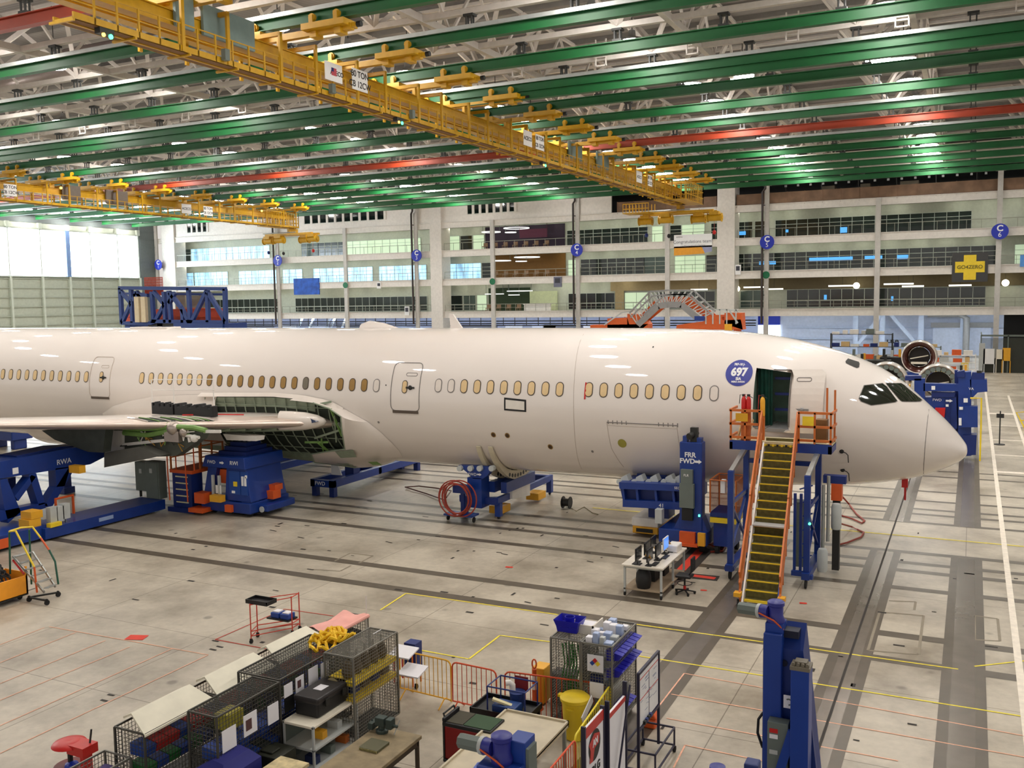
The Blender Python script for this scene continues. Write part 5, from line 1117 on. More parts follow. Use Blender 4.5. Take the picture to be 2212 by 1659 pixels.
# orange scissor lift
o = thing('scissor_lift', 'small lift with orange mesh basket right of the blue lift tower', 'lift', (-7.6, 33.0, 0))
X0, X1, Y0_, Y1_ = -8.05, -7.15, 31.9, 33.2
c = MB(); c.box(X0, X1, Y0_, Y1_, 1.35, 1.5); c.build('platform', NAVY, o)
c = MB(); c.box(X0, X1, Y0_-.02, Y1_, 1.15, 1.33); c.build('yellow_base', YEL2, o); c = MB(); c.box(X0+.1, X1-.1, Y0_+.1, Y1_-.1, .3, 1.15); c.build('lower_frame', BLUE, o)
for x in (X0+.2, X1-.2):
    for y in (Y0_+.25, Y1_-.25): c = MB(); c.tube((x-.06, y, .17), (x+.06, y, .17), .17, 12); c.build('wheel', RUB, o)
OM = mat('orange_mesh', rgb(176, 88, 30), .6, alpha=.75, var=.1)
for a, b2 in (((X0, Y0_), (X1, Y0_)), ((X0, Y1_), (X1, Y1_)), ((X0, Y0_), (X0, Y1_)), ((X1, Y0_), (X1, Y1_))):
    c = MB(); p = Vector((*a, 1.5)); q = Vector((*b2, 1.5))
    if a[1] != b2[1] or a[1] > 32.9: c.add([p, q, q+Vector((0, 0, 1.1)), p+Vector((0, 0, 1.1))], [(0, 1, 2, 3)]); c.build('mesh_panel', OM, o)
    c = MB(); c.path([p, p+Vector((0, 0, 1.15)), q+Vector((0, 0, 1.15)), q], .03, 6); c.build('basket_rail', ORG, o)
c = MB(); c.box(-7.7, -7.55, 31.95, 32.2, 2.2, 2.65); tag(c.build('hanging_cloth', PAPER), 'white cloth hung over the orange basket rail', 'cloth')
# --- tall crescent cradle
CR = thing('cradle_stand', 'low blue cradle stand with two pale crescent arms under the mid fuselage', 'jig', (-18.4, 35.5, 0))
CRM = mat('crescent_cream', rgb(206, 196, 170), .5)
for px, py in ((1034, 962), (1060, 963)):
    x, t_ = xt(px, py); T_ = [t_+(-1.95-t_)*k/16 for k in range(17)]
    P_ = [fpt(x, t, .04) for t in T_]; Q_ = [fpt(x, t, .07+.5*(k/16)**.8*(1 if k < 13 else .8)) for k, t in enumerate(T_)]
    c = MB(); c.prism([(v.y, v.z) for v in P_+Q_[::-1]], 'x', x-.1, x+.1); o = c.build('crescent_arm', CRM, CR)
    for k in range(8, 15):
        v = fpt(x, T_[k], .25); c = MB(); c.tube((x+.1, v.y, v.z), (x+.106, v.y, v.z), .085, 12); c.build('lightening_hole', DSTEEL, o)
    c = MB(); c.box(x-.13, x+.13, 34, 36.8, 1.05, 1.5); c.build('arm_saddle', BLUE, CR)
x, t_ = xt(1034, 962)
c = ply(((990, 1005), (1065, 1008), (1052, 1028), (1042, 1035), (1022, 1034), (1008, 1020)), 33.3, .3); c.build('head_plate', BLUE, CR)
for px in (993, 1016, 1036, 1062): q = PY(px, 1012, 33.2); c = MB(); c.tube((q.x, 33.15, q.z), (q.x, 33.35, q.z), .12, 12); c.build('roller', LGREY, CR, smooth=True)
lettering('FWD', .17, face_y((PY(1020, 1026, 33.25).x, 33.27, PY(1020, 1025, 33.25).z)), TXTW, CR); arrow(MB(), PY(1030, 1026, 33.25).x, 33.28, PY(1030, 1025, 33.25).z, .2, .12).build('arrow_mark', TXTW, CR)
q = PY(1028, 1034, 33.4); c = MB(); c.box(q.x-.35, q.x+.3, 33.3, 34.0, .5, q.z+.05); c.build('head_post', BLUE, CR)
for x in (-18.95, -17.3):
    c = MB(); c.bar((x, 33.6, .78), (x, 39.2, .78), .16, .26); c.build('side_beam', BLUE, CR)
for y in (33.7, 36.4, 39): c = MB(); c.box(-19.0, -17.25, y-.12, y+.12, .62, .9); c.build('cross_beam', NAVY, CR)
for x in (-18.9, -17.3):
    for y in (33.8, 39): c = MB(); c.box(x-.12, x+.12, y-.12, y+.12, .12, .7); c.build('leg', BLUE, CR); caster(x, y, CR, .1)
q = PX(1126, 1060, -17.15); c = plx(((1107, 1044), (1145, 1040), (1145, 1070), (1107, 1078)), -17.1, .35); c.build('control_box', WHITE, CR)
q = PX(1112, 1052, -17.09); c = MB(); c.tube((-17.1, q.y, q.z), (-17.05, q.y, q.z), .1, 12); c.build('red_knob', RED, CR)
for px, py in ((1160, 1068), (1082, 1096)): q = PZ(px, py, .3); c = MB(); c.box(q.x-.35, q.x+.25, q.y-.4, q.y+.4, .12, .42); c.build('yellow_drive', YELO, CR)
q = PZ(1075, 1078, .5); c = MB(); c.box(q.x-.35, q.x+.35, q.y-.3, q.y+.3, .42, .55); c.build('drive_cover', WHITE, CR)
# hose reel trolley
HR = thing('hose_trolley', 'small blue trolley carrying a coil of red hose', 'trolley', (-19.4, 33.6, 0))
q = PZ(1008, 1110, .25); q.y -= .3; c = MB(); c.box(q.x-.75, q.x+.55, q.y-.3, q.y+.35, .25, .32); c.build('deck', BLUE, HR)
for sx in (-.7, .5): caster(q.x+sx, q.y, HR, .11)
c = MB(); c.box(q.x-.1, q.x+.05, q.y, q.y+.12, .3, 1.4); c.box(q.x-.35, q.x+.35, q.y-.2, q.y+.2, 1.2, 1.5); c.build('post', NAVY, HR)
o = thing('coiled_hose', 'thick coil of brick red hose on the blue trolley', 'hose', (q.x, q.y-.25, .35))
for k in range(6):
    r_ = .74-.07*(k % 3); dx = .2*((k*37 % 7)/3.5-1); c = MB(); c.path([(q.x+dx+r_*cos(t), q.y-.32-.045*k, 1.0+.05*(k % 2)+r_*sin(t)) for t in [2*pi*i/28 for i in range(28)]], .028, 6, True); c.build('hose_turn', mat('hose_brick', (0, 0, 0)), o, smooth=True)
c = MB(); a = PZ(875, 1052, .1); c.path([a, PZ(905, 1050, .08), PZ(940, 1054, .08), PZ(975, 1060, .3), (q.x-.6, q.y-.3, 1.0)], .03, 6); c.path([a, PZ(920, 1066, .05), PZ(960, 1080, .1), (q.x-.6, q.y-.35, .6)], .03, 6)
tag(c.build('red_hose', mat('hose_dark', rgb(80, 36, 26), .5), smooth=True), 'pair of dark red hoses running over the floor left of the coil', 'hose')
# cable reel on the floor
q = PZ(1224, 1098, 0); o = thing('cable_reel', 'small black cable reel standing alone on the floor', 'reel', q)
c = MB(); c.tube((q.x-.16, q.y, .26), (q.x+.16, q.y, .26), .17, 16); c.build('drum', DSTEEL, o)
for s_ in (-.16, .16): c = MB(); c.tube((q.x+s_-.015, q.y, .26), (q.x+s_+.015, q.y, .26), .26, 18); c.build('reel_disc', BLACK, o)
c = MB(); c.path([(q.x+.2, q.y, .02), PZ(1245, 1104, .02), PZ(1262, 1095, .02), PZ(1280, 1108, .02), PZ(1292, 1111, .02)], .015, 5); c.build('cord', mat('olive_cord', rgb(110, 100, 50), .6), o)
# --- jack stands and blue bases under the belly
def basef(label, x0, x1, y0, y1, z, post=None, txt=None):
    o = thing('jack_stand', label, 'jig', ((x0+x1)/2, y0, 0))
    for x in (x0+.12, x1-.12): c = MB(); c.box(x-.12, x+.12, y0, y1, z-.35, z); c.build('side_beam', BLUE, o)
    for y in (y0+.12, (y0+y1)/2, y1-.12): c = MB(); c.box(x0, x1, y-.12, y+.12, z-.34, z-.02); c.build('cross_beam', BLUE, o)
    c = MB(); c.box(x0+.2, x1-.2, y0+.2, y1-.2, z-.3, z-.22); c.build('deck', NAVY, o)
    for x in (x0+.15, x1-.15):
        for y in (y0+.2, y1-.2): c = MB(); c.box(x-.13, x+.13, y-.13, y+.13, 0, z-.3); c.build('foot', NAVY, o)
    if post:
        px, py, zt = post; c = MB(); c.box(px-.25, px+.25, py-.25, py+.25, z-.3, zt-.25); c.build('post', NAVY, o); c = MB(); c.box(px-.5, px+.5, py-.5, py+.5, zt-.25, zt-.1); c.build('head', BLUE, o)
    if txt: lettering(txt, .26, face_y((x0+.55, y0-.004, z-.18)), TXTW, o)
    return o
basef('blue jack stand lettered FWD under the wing fairing', -27.55, -26.25, 34.6, 42.3, .8, (-26.6, 36.6, 2.0), 'FWD')
basef('blue base frame seen between the jig tower and the belly', -33.6, -32, 37, 44, .7)
basef('far blue base frame under the belly, right of the fairing', -30, -26.5, 47.5, 53, .9)
q = PZ(727, 1027, .8); c = MB(); c.prism([(q.x-.3, .82), (q.x+.3, .82), (q.x+.1, 1.3), (q.x-.3, 1.3)], 'y', q.y, q.y+.05); tag(c.build('warning_card', PAPER), 'white card propped on the blue jack stand', 'sign')
for k, (px, py) in enumerate(((820, 998), (868, 1000), (905, 998))):
    q = PZ(px, py+12, 0); c = MB(); q.x += k*.8; q.y += k*2.6; c.box(q.x-1.3, q.x+1.3, q.y, q.y+2, .15, .7); c.box(q.x-.7, q.x+.9, q.y+.2, q.y+1.8, .7, 1.0); c.box(q.x-1.1, q.x+1.1, q.y+.2, q.y+1.8, 0, .15); tag(c.build('transport_base', BLUE, bevel=.04), 'blue transport base on the far side of the belly, %s' % ['leftmost', 'middle', 'rightmost'][k], 'jig')
# --- inner wing jig tower
JT = thing('wing_jig_tower', 'squat blue jig tower lettered RWI under the near wing', 'jig', (-28.2, 31, 0))
c = MB(); x0, x1, y0, y1 = -29.75, -27.0, 29.9, 32.4
c.box(x0, x1, y0, y1, .15, .62); c.build('base', BLUE, JT, bevel=.05)
for (xa, xb, ya, yb) in ((-29.7, -29.2, 30.0, 30.5), (-27.55, -27.05, 30.0, 30.5), (-29.7, -29.2, 31.8, 32.3), (-27.55, -27.05, 31.8, 32.3)):
    tx = .28 if xa < -28 else -.28; c = MB(); c.add([(xa, ya, .6), (xb, ya, .6), (xb, yb, .6), (xa, yb, .6), (xa+tx, ya+.1, 2.1), (xb+tx, ya+.1, 2.1), (xb+tx, yb-.1, 2.1), (xa+tx, yb-.1, 2.1)], [(0, 3, 2, 1), (4, 5, 6, 7), (0, 1, 5, 4), (1, 2, 6, 5), (2, 3, 7, 6), (3, 0, 4, 7)]); c.build('leg', BLUE, JT)
c = MB(); c.prism([(-28.45, .65), (-27.0, .65), (-27.25, 2.1), (-28.3, 2.1)], 'y', 29.98, 32.2); c.build('tower_body', BLUE, JT, bevel=.03)
c = MB(); c.prism([(-29.55, 2.05), (-27.15, 2.05), (-27.2, 2.55), (-29.35, 2.55)], 'y', 29.85, 32.3); c.build('top_beam', BLUE, JT, bevel=.03)
c = MB(); c.box(-29.0, -27.5, 30.3, 32.0, 2.55, 2.7); c.box(-28.85, -27.65, 30.5, 31.8, 2.7, 2.88); c.box(-28.7, -27.8, 30.7, 31.6, 2.88, 3.05); c.build('bellows', NAVY, JT)
for x in (-28.5, -28.25, -28.0): c = MB(); c.tube((x, 31.1, 3.05), (x, 31.1, 3.3), .07, 8); c.build('locating_pin', LGREY, JT)
for xa, xb in ((-28.15, -27.55), (-27.52, -27.15)): c = MB(); c.box(xa, xb, 29.95, 29.98, .95, 1.95); c.build('panel_door', mat('jig_blue_panel', rgb(26, 70, 150), .4), JT)
for x, z, w_, h, m_ in ((-27.45, 1.55, .1, .4, PAPER), (-27.3, 1.55, .1, .4, PAPER), (-27.9, 1.4, .2, .2, YEL2), (-27.25, 1.75, .1, .12, PAPER), (-28.9, 1.1, .3, .35, PAPER), (-28.0, 1.05, .16, .1, PAPER)):
    c = MB(); c.box(x, x+w_, 29.92, 29.95, z-h/2, z+h/2); c.build('label_plate', m_, JT)
lettering('RWI', .24, face_y((-27.75, 29.84, 2.3)), TXTW, JT); lettering('FWD', .2, face_y((-29.0, 29.84, 2.28)), TXTW, JT); arrow(MB(), -28.55, 29.85, 2.28, .25, .14).build('arrow_mark', TXTW, JT)
c = MB(); c.box(-29.1, -29.0, 29.9, 30, .7, 1.7); c.box(-28.75, -28.65, 29.9, 30, .7, 1.7); c.build('grey_screw', LGREY, JT)
c = MB(); c.box(-29.15, -28.6, 30.3, 30.8, 1.3, 1.9); c.build('orange_drive', ORG2, JT)
for x, y, z, w_, h in ((-29.5, 29.55, .5, .55, .45), (-27.1, 31.0, .62, .8, .35), (-27.0, 31.2, .95, .5, .25), (-28.1, 29.75, .2, .35, .3)):
    c = MB(); c.box(x-w_/2, x+w_/2, y, y+.5, z, z+h); c.build('bumper', ORG2, JT)
c = MB(); c.box(-30.0, -29.2, 29.4, 30.0, .12, .3); c.build('scanner_skirt', ORG2, JT)
c = MB(); c.box(-28.95, -28.35, 29.6, 29.9, .62, .9); c.build('yellow_socket', YELO, JT)
c = MB(); c.box(-27.1, -26.5, 30.4, 32.2, .2, .5); c.build('side_skid', BLUE, JT, bevel=.05)
for x in (-29.3, -27.3):
    for y in (30.2, 32.0): c = MB(); c.tube((x-.1, y, .15), (x+.1, y, .15), .15, 12); c.build('wheel', RUB, JT)
c = MB(); c.tube((-26.8, 30.36, .3), (-26.8, 30.39, .3), .13, 12); c.build('hub', LGREY, JT)
# orange access ladder beside the tower
LD = thing('access_platform', 'orange railed access platform with ladder left of the squat blue tower', 'platform', (-30.6, 30.2, 0))
c = MB(); c.box(-31.3, -30.0, 29.7, 31.6, 1.7, 1.85); c.build('platform', ORG2, LD)
c = MB(); c.box(-31.2, -30.1, 29.75, 30.4, .2, 1.7); c.build('stepped_block', NAVY, LD)
for k in range(5): c = MB(); c.box(-31.0, -30.3, 29.72, 29.75, .4+.28*k, .45+.28*k); c.build('step_edge', mat('cream_edge', rgb(220, 214, 170), .6), LD)
c = MB(); c.box(-31.4, -29.9, 29.6, 31.0, 0, .2); c.build('base', NAVY, LD)
for x in (-31.25, -30.2):
    c = MB(); c.path([(x, 29.6, .5), (x, 29.55, 1.7), (x, 29.55, 2.7), (x+.06, 29.65, 2.85), (x+.25, 29.8, 2.85), (x+.25, 29.8, 1.85)], .03, 6); c.build('ladder_rail', ORG2, LD)
for z in (2.35, 2.85):
    for a, b2 in (((-31.3, 29.75), (-31.3, 31.6)), ((-31.3, 31.6), (-30.0, 31.6)), ((-30.0, 31.6), (-30.0, 30.2))):
        c = MB(); c.bar((*a, z), (*b2, z), .05); c.build('guard_rail', ORG, LD)
for x, y in ((-31.3, 29.8), (-31.3, 31.6), (-30.65, 31.6), (-30.0, 31.6), (-30.0, 30.2)): c = MB(); c.box(x-.03, x+.03, y-.03, y+.03, 1.85, 2.88); c.build('rail_post', ORG, LD)
# long floor beam, cabinets, outer wing jig
FB = thing('floor_beam', 'long low blue floor beam leading from the outer wing jig to the tower', 'jig', (-31.8, 26, 0))
c = MB(); c.add([(-33.2, 23.8, .08), (-31.72, 23.8, .08), (-31.54, 29.6, .08), (-33.0, 29.6, .08), (-33.2, 23.8, .5), (-31.72, 23.8, .5), (-31.54, 29.6, .5), (-33.0, 29.6, .5)], [(0, 3, 2, 1), (4, 5, 6, 7), (0, 1, 5, 4), (1, 2, 6, 5), (2, 3, 7, 6), (3, 0, 4, 7)]); c.build('beam', BLUE, FB)
c = MB(); c.box(-32.9, -31.9, 24.2, 29.2, 0, .08); c.build('skid', DSTEEL, FB)
c = MB(); c.box(-31.9, -31.65, 24, 24.5, .5, .65); c.build('yellow_stop', YEL2, FB)
c = MB(); c.box(-31.69, -31.62, 26.2, 26.9, .25, .4); c.build('lettering_strip', mat('pale_mark', rgb(150, 170, 210), .6), FB)
for x0, x1, y, z0, z1, wh in ((-32.55, -31.75, 29.5, .5, 2.15, 'right and taller of the two beside the orange platform'), (-33.4, -32.65, 29.7, .75, 2.05, 'left of the two beside the orange platform')):
    o = thing('electric_cabinet', 'dark grey electric cabinet, '+wh, 'cabinet', ((x0+x1)/2, y, .5)); c = MB(); c.box(x0, x1, y, y+.45, z0, z1); c.build('body', GREYB, o, bevel=.02)
    c = MB(); c.box(x0+.05, x1-.05, y-.03, y, z0+.05, z1-.05); c.build('door', GREYB, o); c = MB(); c.box(x0+.3, x0+.45, y-.05, y-.03, z1-.5, z1-.3); c.build('label_plate', LGREY, o)
    if z0 > .55: c = MB(); c.box(x0+.1, x0+.16, y+.1, y+.2, .45, z0); c.box(x1-.16, x1-.1, y+.1, y+.2, .45, z0); c.build('leg', DSTEEL, o)
WJ = thing('outer_wing_jig', 'large blue trussed jig lettered RWA at the left edge', 'jig', (-33.4, 25, 0))
XJ = -33.2
plx(((0, 998), (150, 968), (232, 960), (230, 985), (195, 1003), (0, 1034)), XJ, 1.6).build('top_beam', BLUE, WJ)
plx(((35, 985), (130, 965), (215, 962), (225, 968), (120, 978), (40, 992)), XJ-.3, 1.0).build('top_rail', NAVY, WJ)
for pts in (((0, 1036), (15, 1034), (45, 1105), (18, 1130), (8, 1090)), ((62, 1025), (78, 1022), (98, 1088), (84, 1092)), ((150, 1008), (166, 1005), (112, 1096), (96, 1092)), ((68, 1026), (78, 1030), (40, 1082), (32, 1072)), ((0, 1105), (100, 1085), (104, 1096), (0, 1126)), ((120, 1012), (152, 1008), (140, 1050), (122, 1052))):
    plx(pts, XJ, .45).build('truss_member', BLUE, WJ)
plx(((18, 1034), (34, 1030), (36, 1100), (22, 1100)), XJ-1.2, .3).build('rear_leg', NAVY, WJ)
lettering('RWA', .3, face_x((XJ+.01, PX(138, 997, XJ).y, PX(138, 997, XJ).z)), TXTW, WJ)
q = PX(33, 1017, XJ); c = MB(); c.box(XJ, XJ+.02, q.y-.12, q.y+.12, q.z-.12, q.z+.12); c.build('label_plate', PAPER, WJ)
c = MB(); c.box(-34.8, -31.9, 20.5, 24.0, .12, .6); c.box(-35, -31.8, 20.0, 20.6, 0, .5); c.build('base', BLUE, WJ)
c = MB(); q = PZ(140, 1060, .1); c.box(q.x-.35, q.x+.35, q.y-.3, q.y+.3, 0, .3); c.box(q.x-.25, q.x+.25, q.y-.2, q.y+.2, .3, 1.6); c.build('jack_column', NAVY, WJ)
for px, py, w_, h in ((80, 1112, .5, .28), (76, 1130, .5, .3), (178, 1014, .3, .3)): q = PX(px, py, -32.0); c = MB(); c.box(-32.6, -32.0, q.y-w_/2, q.y+w_/2, q.z-h/2, q.z+h/2); c.build('yellow_drive', YELO, WJ)
for px, py in ((117, 1112), (131, 1110), (144, 1104)): q = PX(px, py, -31.85); c = MB(); c.box(-32.1, -31.85, q.y-.16, q.y+.16, q.z-.3, q.z+.3); o = c.build('switch_box', LGREY, WJ); c = MB(); c.box(-31.95, -31.9, q.y-.02, q.y+.02, .5, q.z-.3); c.build('conduit', GALV, o)
c = MB(); q = PX(140, 1100, -32.6); c.path([(-32.6, q.y-.4, .6), (-32.6, q.y-.4, 1.35), (-32.6, q.y+.4, 1.35), (-32.6, q.y+.4, .6)], .06, 6); c.build('orange_hoop', ORG2, WJ)
for px, py in ((10, 955), (5, 1152)): pass
c = MB(); q = PX(5, 1152, -31.8); c.box(-31.85, -31.8, q.y-.3, q.y+.3, .15, .5); c.build('bumper', ORG2, WJ)
q = PY(10, 955, 38.5); c = MB(); c.box(q.x-2.0, q.x+.7, 38.5, 40, .6, 1.7); c.box(q.x-1.8, q.x-1.4, 38.8, 39.7, 0, .6); c.box(q.x+.1, q.x+.5, 38.8, 39.7, 0, .6); tag(c.build('far_jig', BLUE, bevel=.06), 'blue jig beyond the belly at the left edge', 'jig')
# near-left rolling ladder and orange cart
RL = thing('rolling_ladder', 'rolling step ladder with yellow, red and green rails at the left edge', 'ladder', PZ(95, 1275, 0))
def P3(x, y, Y): return PY(x, y, Y)
def seg(pts, m_, r=.03):
    c = MB(); c.path(pts, r, 7); c.build('ladder_rail', m_, RL, smooth=True)
Ya, Yb = 18.6, 19.3
g = mat('ladder_green', rgb(26, 86, 66), .5)
seg([P3(20, 1148, Ya), P3(34, 1147, Ya), P3(74, 1225, Ya)], YEL2); seg([P3(74, 1225, Ya), P3(80, 1280, Ya)], ORG2)
seg([P3(20, 1148, Ya), P3(45, 1140, (Ya+Yb)/2), P3(70, 1138, Yb), P3(88, 1162, Yb)], YEL2); seg([P3(88, 1162, Yb), P3(106, 1188, Yb)], ORG2); seg([P3(106, 1188, Yb), P3(119, 1213, Yb), P3(126, 1262, Yb)], g)
seg([P3(20, 1150, Ya), P3(22, 1240, Ya)], g); seg([P3(63, 1144, Yb), P3(68, 1262, Yb)], g); seg([P3(28, 1210, Ya), P3(52, 1240, Ya)], RED)
for k in range(6):
    a = P3(30+14*k, 1203+13.5*k, Ya); b2 = P3(68+10*k, 1193+14*k, Yb); c = MB(); c.bar(a, b2, .14, .03); c.build('tread', GALV, RL)
for pts in ((P3(28, 1202, Ya), P3(96, 1280, Ya)), (P3(70, 1192, Yb), P3(120, 1268, Yb))): c = MB(); c.bar(*pts, .04, .06); c.build('side_frame', GALV, RL)
c = MB(); a, b2 = P3(62, 1278, Ya), P3(125, 1272, Yb); c.bar((a.x, a.y, .14), (b2.x, b2.y, .14), .05); c.bar((a.x, a.y, .14), (a.x+.8, a.y, .14), .05); c.build('base_frame', DSTEEL, RL)
for q in (a, b2, Vector((a.x+.8, a.y, 0))): caster(q.x, q.y, RL, .08)
oc = thing('orange_cart', 'bright orange open cart filled with black cables at the left edge', 'cart', PZ(30, 1300, 0))
q = PZ(62, 1290, .05); z0, z1 = .18, .85; x1, y1 = q.x, q.y; x0, y0 = x1-1.0, y1-1.9
for (a, b2, c_, d) in ((x0, x1, y0, y0+.04), (x0, x1, y1-.04, y1), (x0, x0+.04, y0, y1), (x1-.04, x1, y0, y1)): c = MB(); c.box(a, b2, c_, d, z0, z1-.1 if a > x1-.5 else z1); c.build('side_panel', mat('cart_orange', rgb(250, 165, 40), .5), oc)
c = MB(); c.box(x0, x1, y0, y1, z0-.04, z0+.02); c.build('floor_pan', DSTEEL, oc)
c = MB(); c.box(x1-.06, x1, y0, y0+.06, z0, z1+.18); c.box(x1-.06, x1, y1-.06, y1, z0, z1+.18); c.build('corner_post', mat('cart_orange', (0, 0, 0)), oc)
for x in (x0+.2, x1-.2):
    for y in (y0+.15, y1-.15): caster(x, y, oc, .075)
r_ = random.Random(5)
for k in range(12):
    c = MB(); xx = x0+.35+.3*r_.random(); yy = y0+.4+1.1*r_.random(); rr_ = .15+.2*r_.random(); ht = .25+.35*r_.random()
    c.path([(xx+rr_*cos(t), yy+.15*sin(2*t), z0+.35+ht*abs(sin(t*.5))) for t in [2*pi*i/14 for i in range(14)]], .025, 5, True); tag(c.build('cable_loop', BLACK, smooth=True), 'black cable loop heaped in the orange cart', 'cable', 'black cables in the orange cart')
# --- computer desk
DK = thing('work_table', 'white-topped rolling work table with a lower shelf beside the stairs', 'table', (-8.7, 27.6, 0))
x0, x1, y0, y1 = -9.35, -8.05, 26.35, 28.95
c = MB(); c.box(x0, x1, y0, y1, .93, .97); c.build('table_top', mat('table_white', rgb(222, 214, 200), .4), DK); c = MB(); c.box(x0+.05, x1-.05, y0+.05, y1-.05, .87, .93); c.build('apron', GALV, DK)
c = MB(); c.box(x0+.05, x1-.05, y0+.05, y1-.05, .2, .24); c.build('shelf', mat('shelf_tan', rgb(170, 150, 124), .6), DK)
for x in (x0+.08, x1-.08):
    for y in (y0+.08, (y0+y1)/2, y1-.08): c = MB(); c.box(x-.03, x+.03, y-.03, y+.03, .12, .87); c.build('leg', LGREY, DK); caster(x, y, DK, .06)
SCR = mat('screen_dark', rgb(18, 24, 30), .15, var=0); SCB = mat('screen_blue', (.1, .3, .9), .3, var=0, emit=.7)
mons = [(1378, 1205, 0, 'leftmost dark monitor, nearest the table corner'), (1397, 1192, 0, 'dark monitor behind the leftmost one'), (1410, 1180, 0, 'tall dark monitor in the middle of the table'), (1402, 1208, 0, 'dark monitor in front of the middle of the table'), (1421, 1196, 0, 'dark monitor left of the blue-lit one'), (1437, 1182, 1, 'monitor with a glowing blue screen')]
for px, py, bl, lab in mons:
    q = PZ(px, py+14, .97); q.x = min(max(q.x, x0+.2), x1-.3); q.y = min(max(q.y, y0+.2), y1-.2); o = thing('monitor', lab, 'monitor', q)
    c = MB(); c.box(q.x-.1, q.x+.1, q.y-.12, q.y+.12, .97, .99); c.box(q.x-.03, q.x-.01, q.y-.03, q.y+.03, .99, 1.25); c.build('stand', BLACK, o)
    c = MB(); c.box(q.x-.01, q.x+.03, q.y-.27, q.y+.27, 1.12, 1.5); c.build('casing', WHITE if bl else BLACK, o, bevel=.008); c = MB(); c.box(q.x+.03, q.x+.035, q.y-.25, q.y+.25, 1.14, 1.48); c.build('screen', SCB if bl else SCR, o)
for k, (px, py) in enumerate(((1375, 1216), (1415, 1219), (1437, 1204), (1452, 1190))):
    q = PZ(px, py, .97); q.x = min(q.x, x1-.15); c = MB(); c.box(q.x-.08, q.x+.08, q.y-.22, q.y+.22, .97, .995); tag(c.build('keyboard', BLACK, bevel=.005), 'black keyboard on the white work table, %s' % ['nearest the left corner', 'front middle', 'right of the brass stand lamp', 'far right'][k], 'keyboard')
for k, (px, py) in enumerate(((1400, 1223), (1419, 1206), (1442, 1190))):
    q = PZ(px, py, .97); q.x = min(q.x, x1-.1); o = thing('task_lamp', 'small black stand lamp with brass head, %s' % ['front', 'middle', 'back'][k]+' of three', 'lamp', q); c = MB(); c.lathe([(.001, 0), (.07, .005), (.07, .02), (.001, .025)], q, n=12); c.tube(q, q+Vector((0, 0, .22)), .015, 6); c.build('stand', BLACK, o); c = MB(); c.ball(q+Vector((0, 0, .3)), .07, 6); c.tube(q+Vector((-.1, .03, .32)), q+Vector((.1, -.03, .26)), .025, 6); c.build('head', mat('brass', (0, 0, 0)), o, smooth=True)
q = PZ(1457, 1178, .97); c = MB(); c.box(-8.5, -8.15, 28.2, 28.75, .97, 1.2); tag(c.build('printer', WHITE, bevel=.03), 'white printer at the far end of the work table', 'printer')
q = (x0+.5, y0+.4); c = MB(); c.lathe([(.001, 0), (.2, .0), (.24, .2), (.22, .45), (.12, .6), (.001, .62)], (x0+.6, y0+.3, .24), n=14); tag(c.build('backpack', BLACK, smooth=True), 'black backpack on the shelf under the work table', 'bag')
for k in range(2): c = MB(); c.box(-8.9+.1*k, -8.6+.1*k, 27.3+.7*k, 27.8+.7*k, .24, .72); tag(c.build('computer_tower', BLACK, bevel=.01), 'black computer tower under the table, '+['nearer', 'farther'][k]+' of two', 'computer')
q = PZ(1479, 1282, 0); ch = thing('office_chair', 'black office chair on a five star base beside the work table', 'chair', q)
for k in range(5):
    a = 2*pi*k/5+.3; e = q+Vector((.3*cos(a), .3*sin(a), .07)); c = MB(); c.bar(q+Vector((0, 0, .12)), e, .04, .03); c.build('star_leg', BLACK, ch); caster(e.x, e.y, ch, .035)
c = MB(); c.tube(q+Vector((0, 0, .1)), q+Vector((0, 0, .5)), .03, 8); c.build('gas_column', BLACK, ch); c = MB(); c.tube(q+Vector((0, 0, .14)), q+Vector((0, 0, .26)), .045, 8); c.build('red_sleeve', RED, ch)
c = MB(); c.path([q+Vector((.22*cos(t), .22*sin(t), .32)) for t in [2*pi*i/16 for i in range(16)]], .012, 5, True); c.build('foot_ring', DSTEEL, ch)
c = MB(); c.box(q.x-.24, q.x+.24, q.y-.22, q.y+.22, .52, .6); c.build('seat', BLACK, ch, bevel=.03); c = MB(); c.box(q.x+.22, q.x+.28, q.y-.18, q.y+.2, .72, 1.15); c.bar((q.x+.1, q.y, .54), (q.x+.27, q.y, .8), .04); c.build('backrest', BLACK, ch, bevel=.02)
# ================================================================ background on the right and behind the fuselage
YB_ = 56.0
VJ = thing('vertical_jig', 'blue jig group lettered FWD and VA beyond the nose', 'jig', (-.6, YB_, 0))
def q_(x, y, Y=YB_): return PY(x, y, Y)
ply(((2070, 805), (2098, 803), (2098, 985), (2070, 985)), YB_, .9).build('column', BLUE, VJ)
ply(((2068, 803), (2084, 800), (2084, 815), (2068, 815)), YB_-.1, .6).build('column_cap', NAVY, VJ)
ply(((2095, 820), (2132, 820), (2133, 846), (2112, 848), (2098, 862)), YB_, .8).build('side_arm', BLUE, VJ)
ply(((2100, 805), (2127, 806), (2127, 820), (2097, 820)), YB_, .7).build('arm_slide', NAVY, VJ); ply(((2110, 801), (2121, 801), (2121, 806), (2110, 806)), YB_, .3).build('pin_block', DSTEEL, VJ)
ply(((2070, 878), (2112, 878), (2112, 923), (2070, 923)), YB_-.5, .6).build('control_box', BLUE, VJ)
ply(((2080, 940), (2110, 940), (2108, 983), (2082, 983)), YB_-.2, 1).build('foot', NAVY, VJ)
ply(((1995, 828), (2070, 830), (2070, 845), (1995, 845)), YB_, .5).build('cross_beam', BLUE, VJ)
ply(((1990, 858), (2066, 858), (2068, 925), (2030, 945), (2000, 930)), YB_+.2, .8).build('apron_plate', BLUE, VJ)
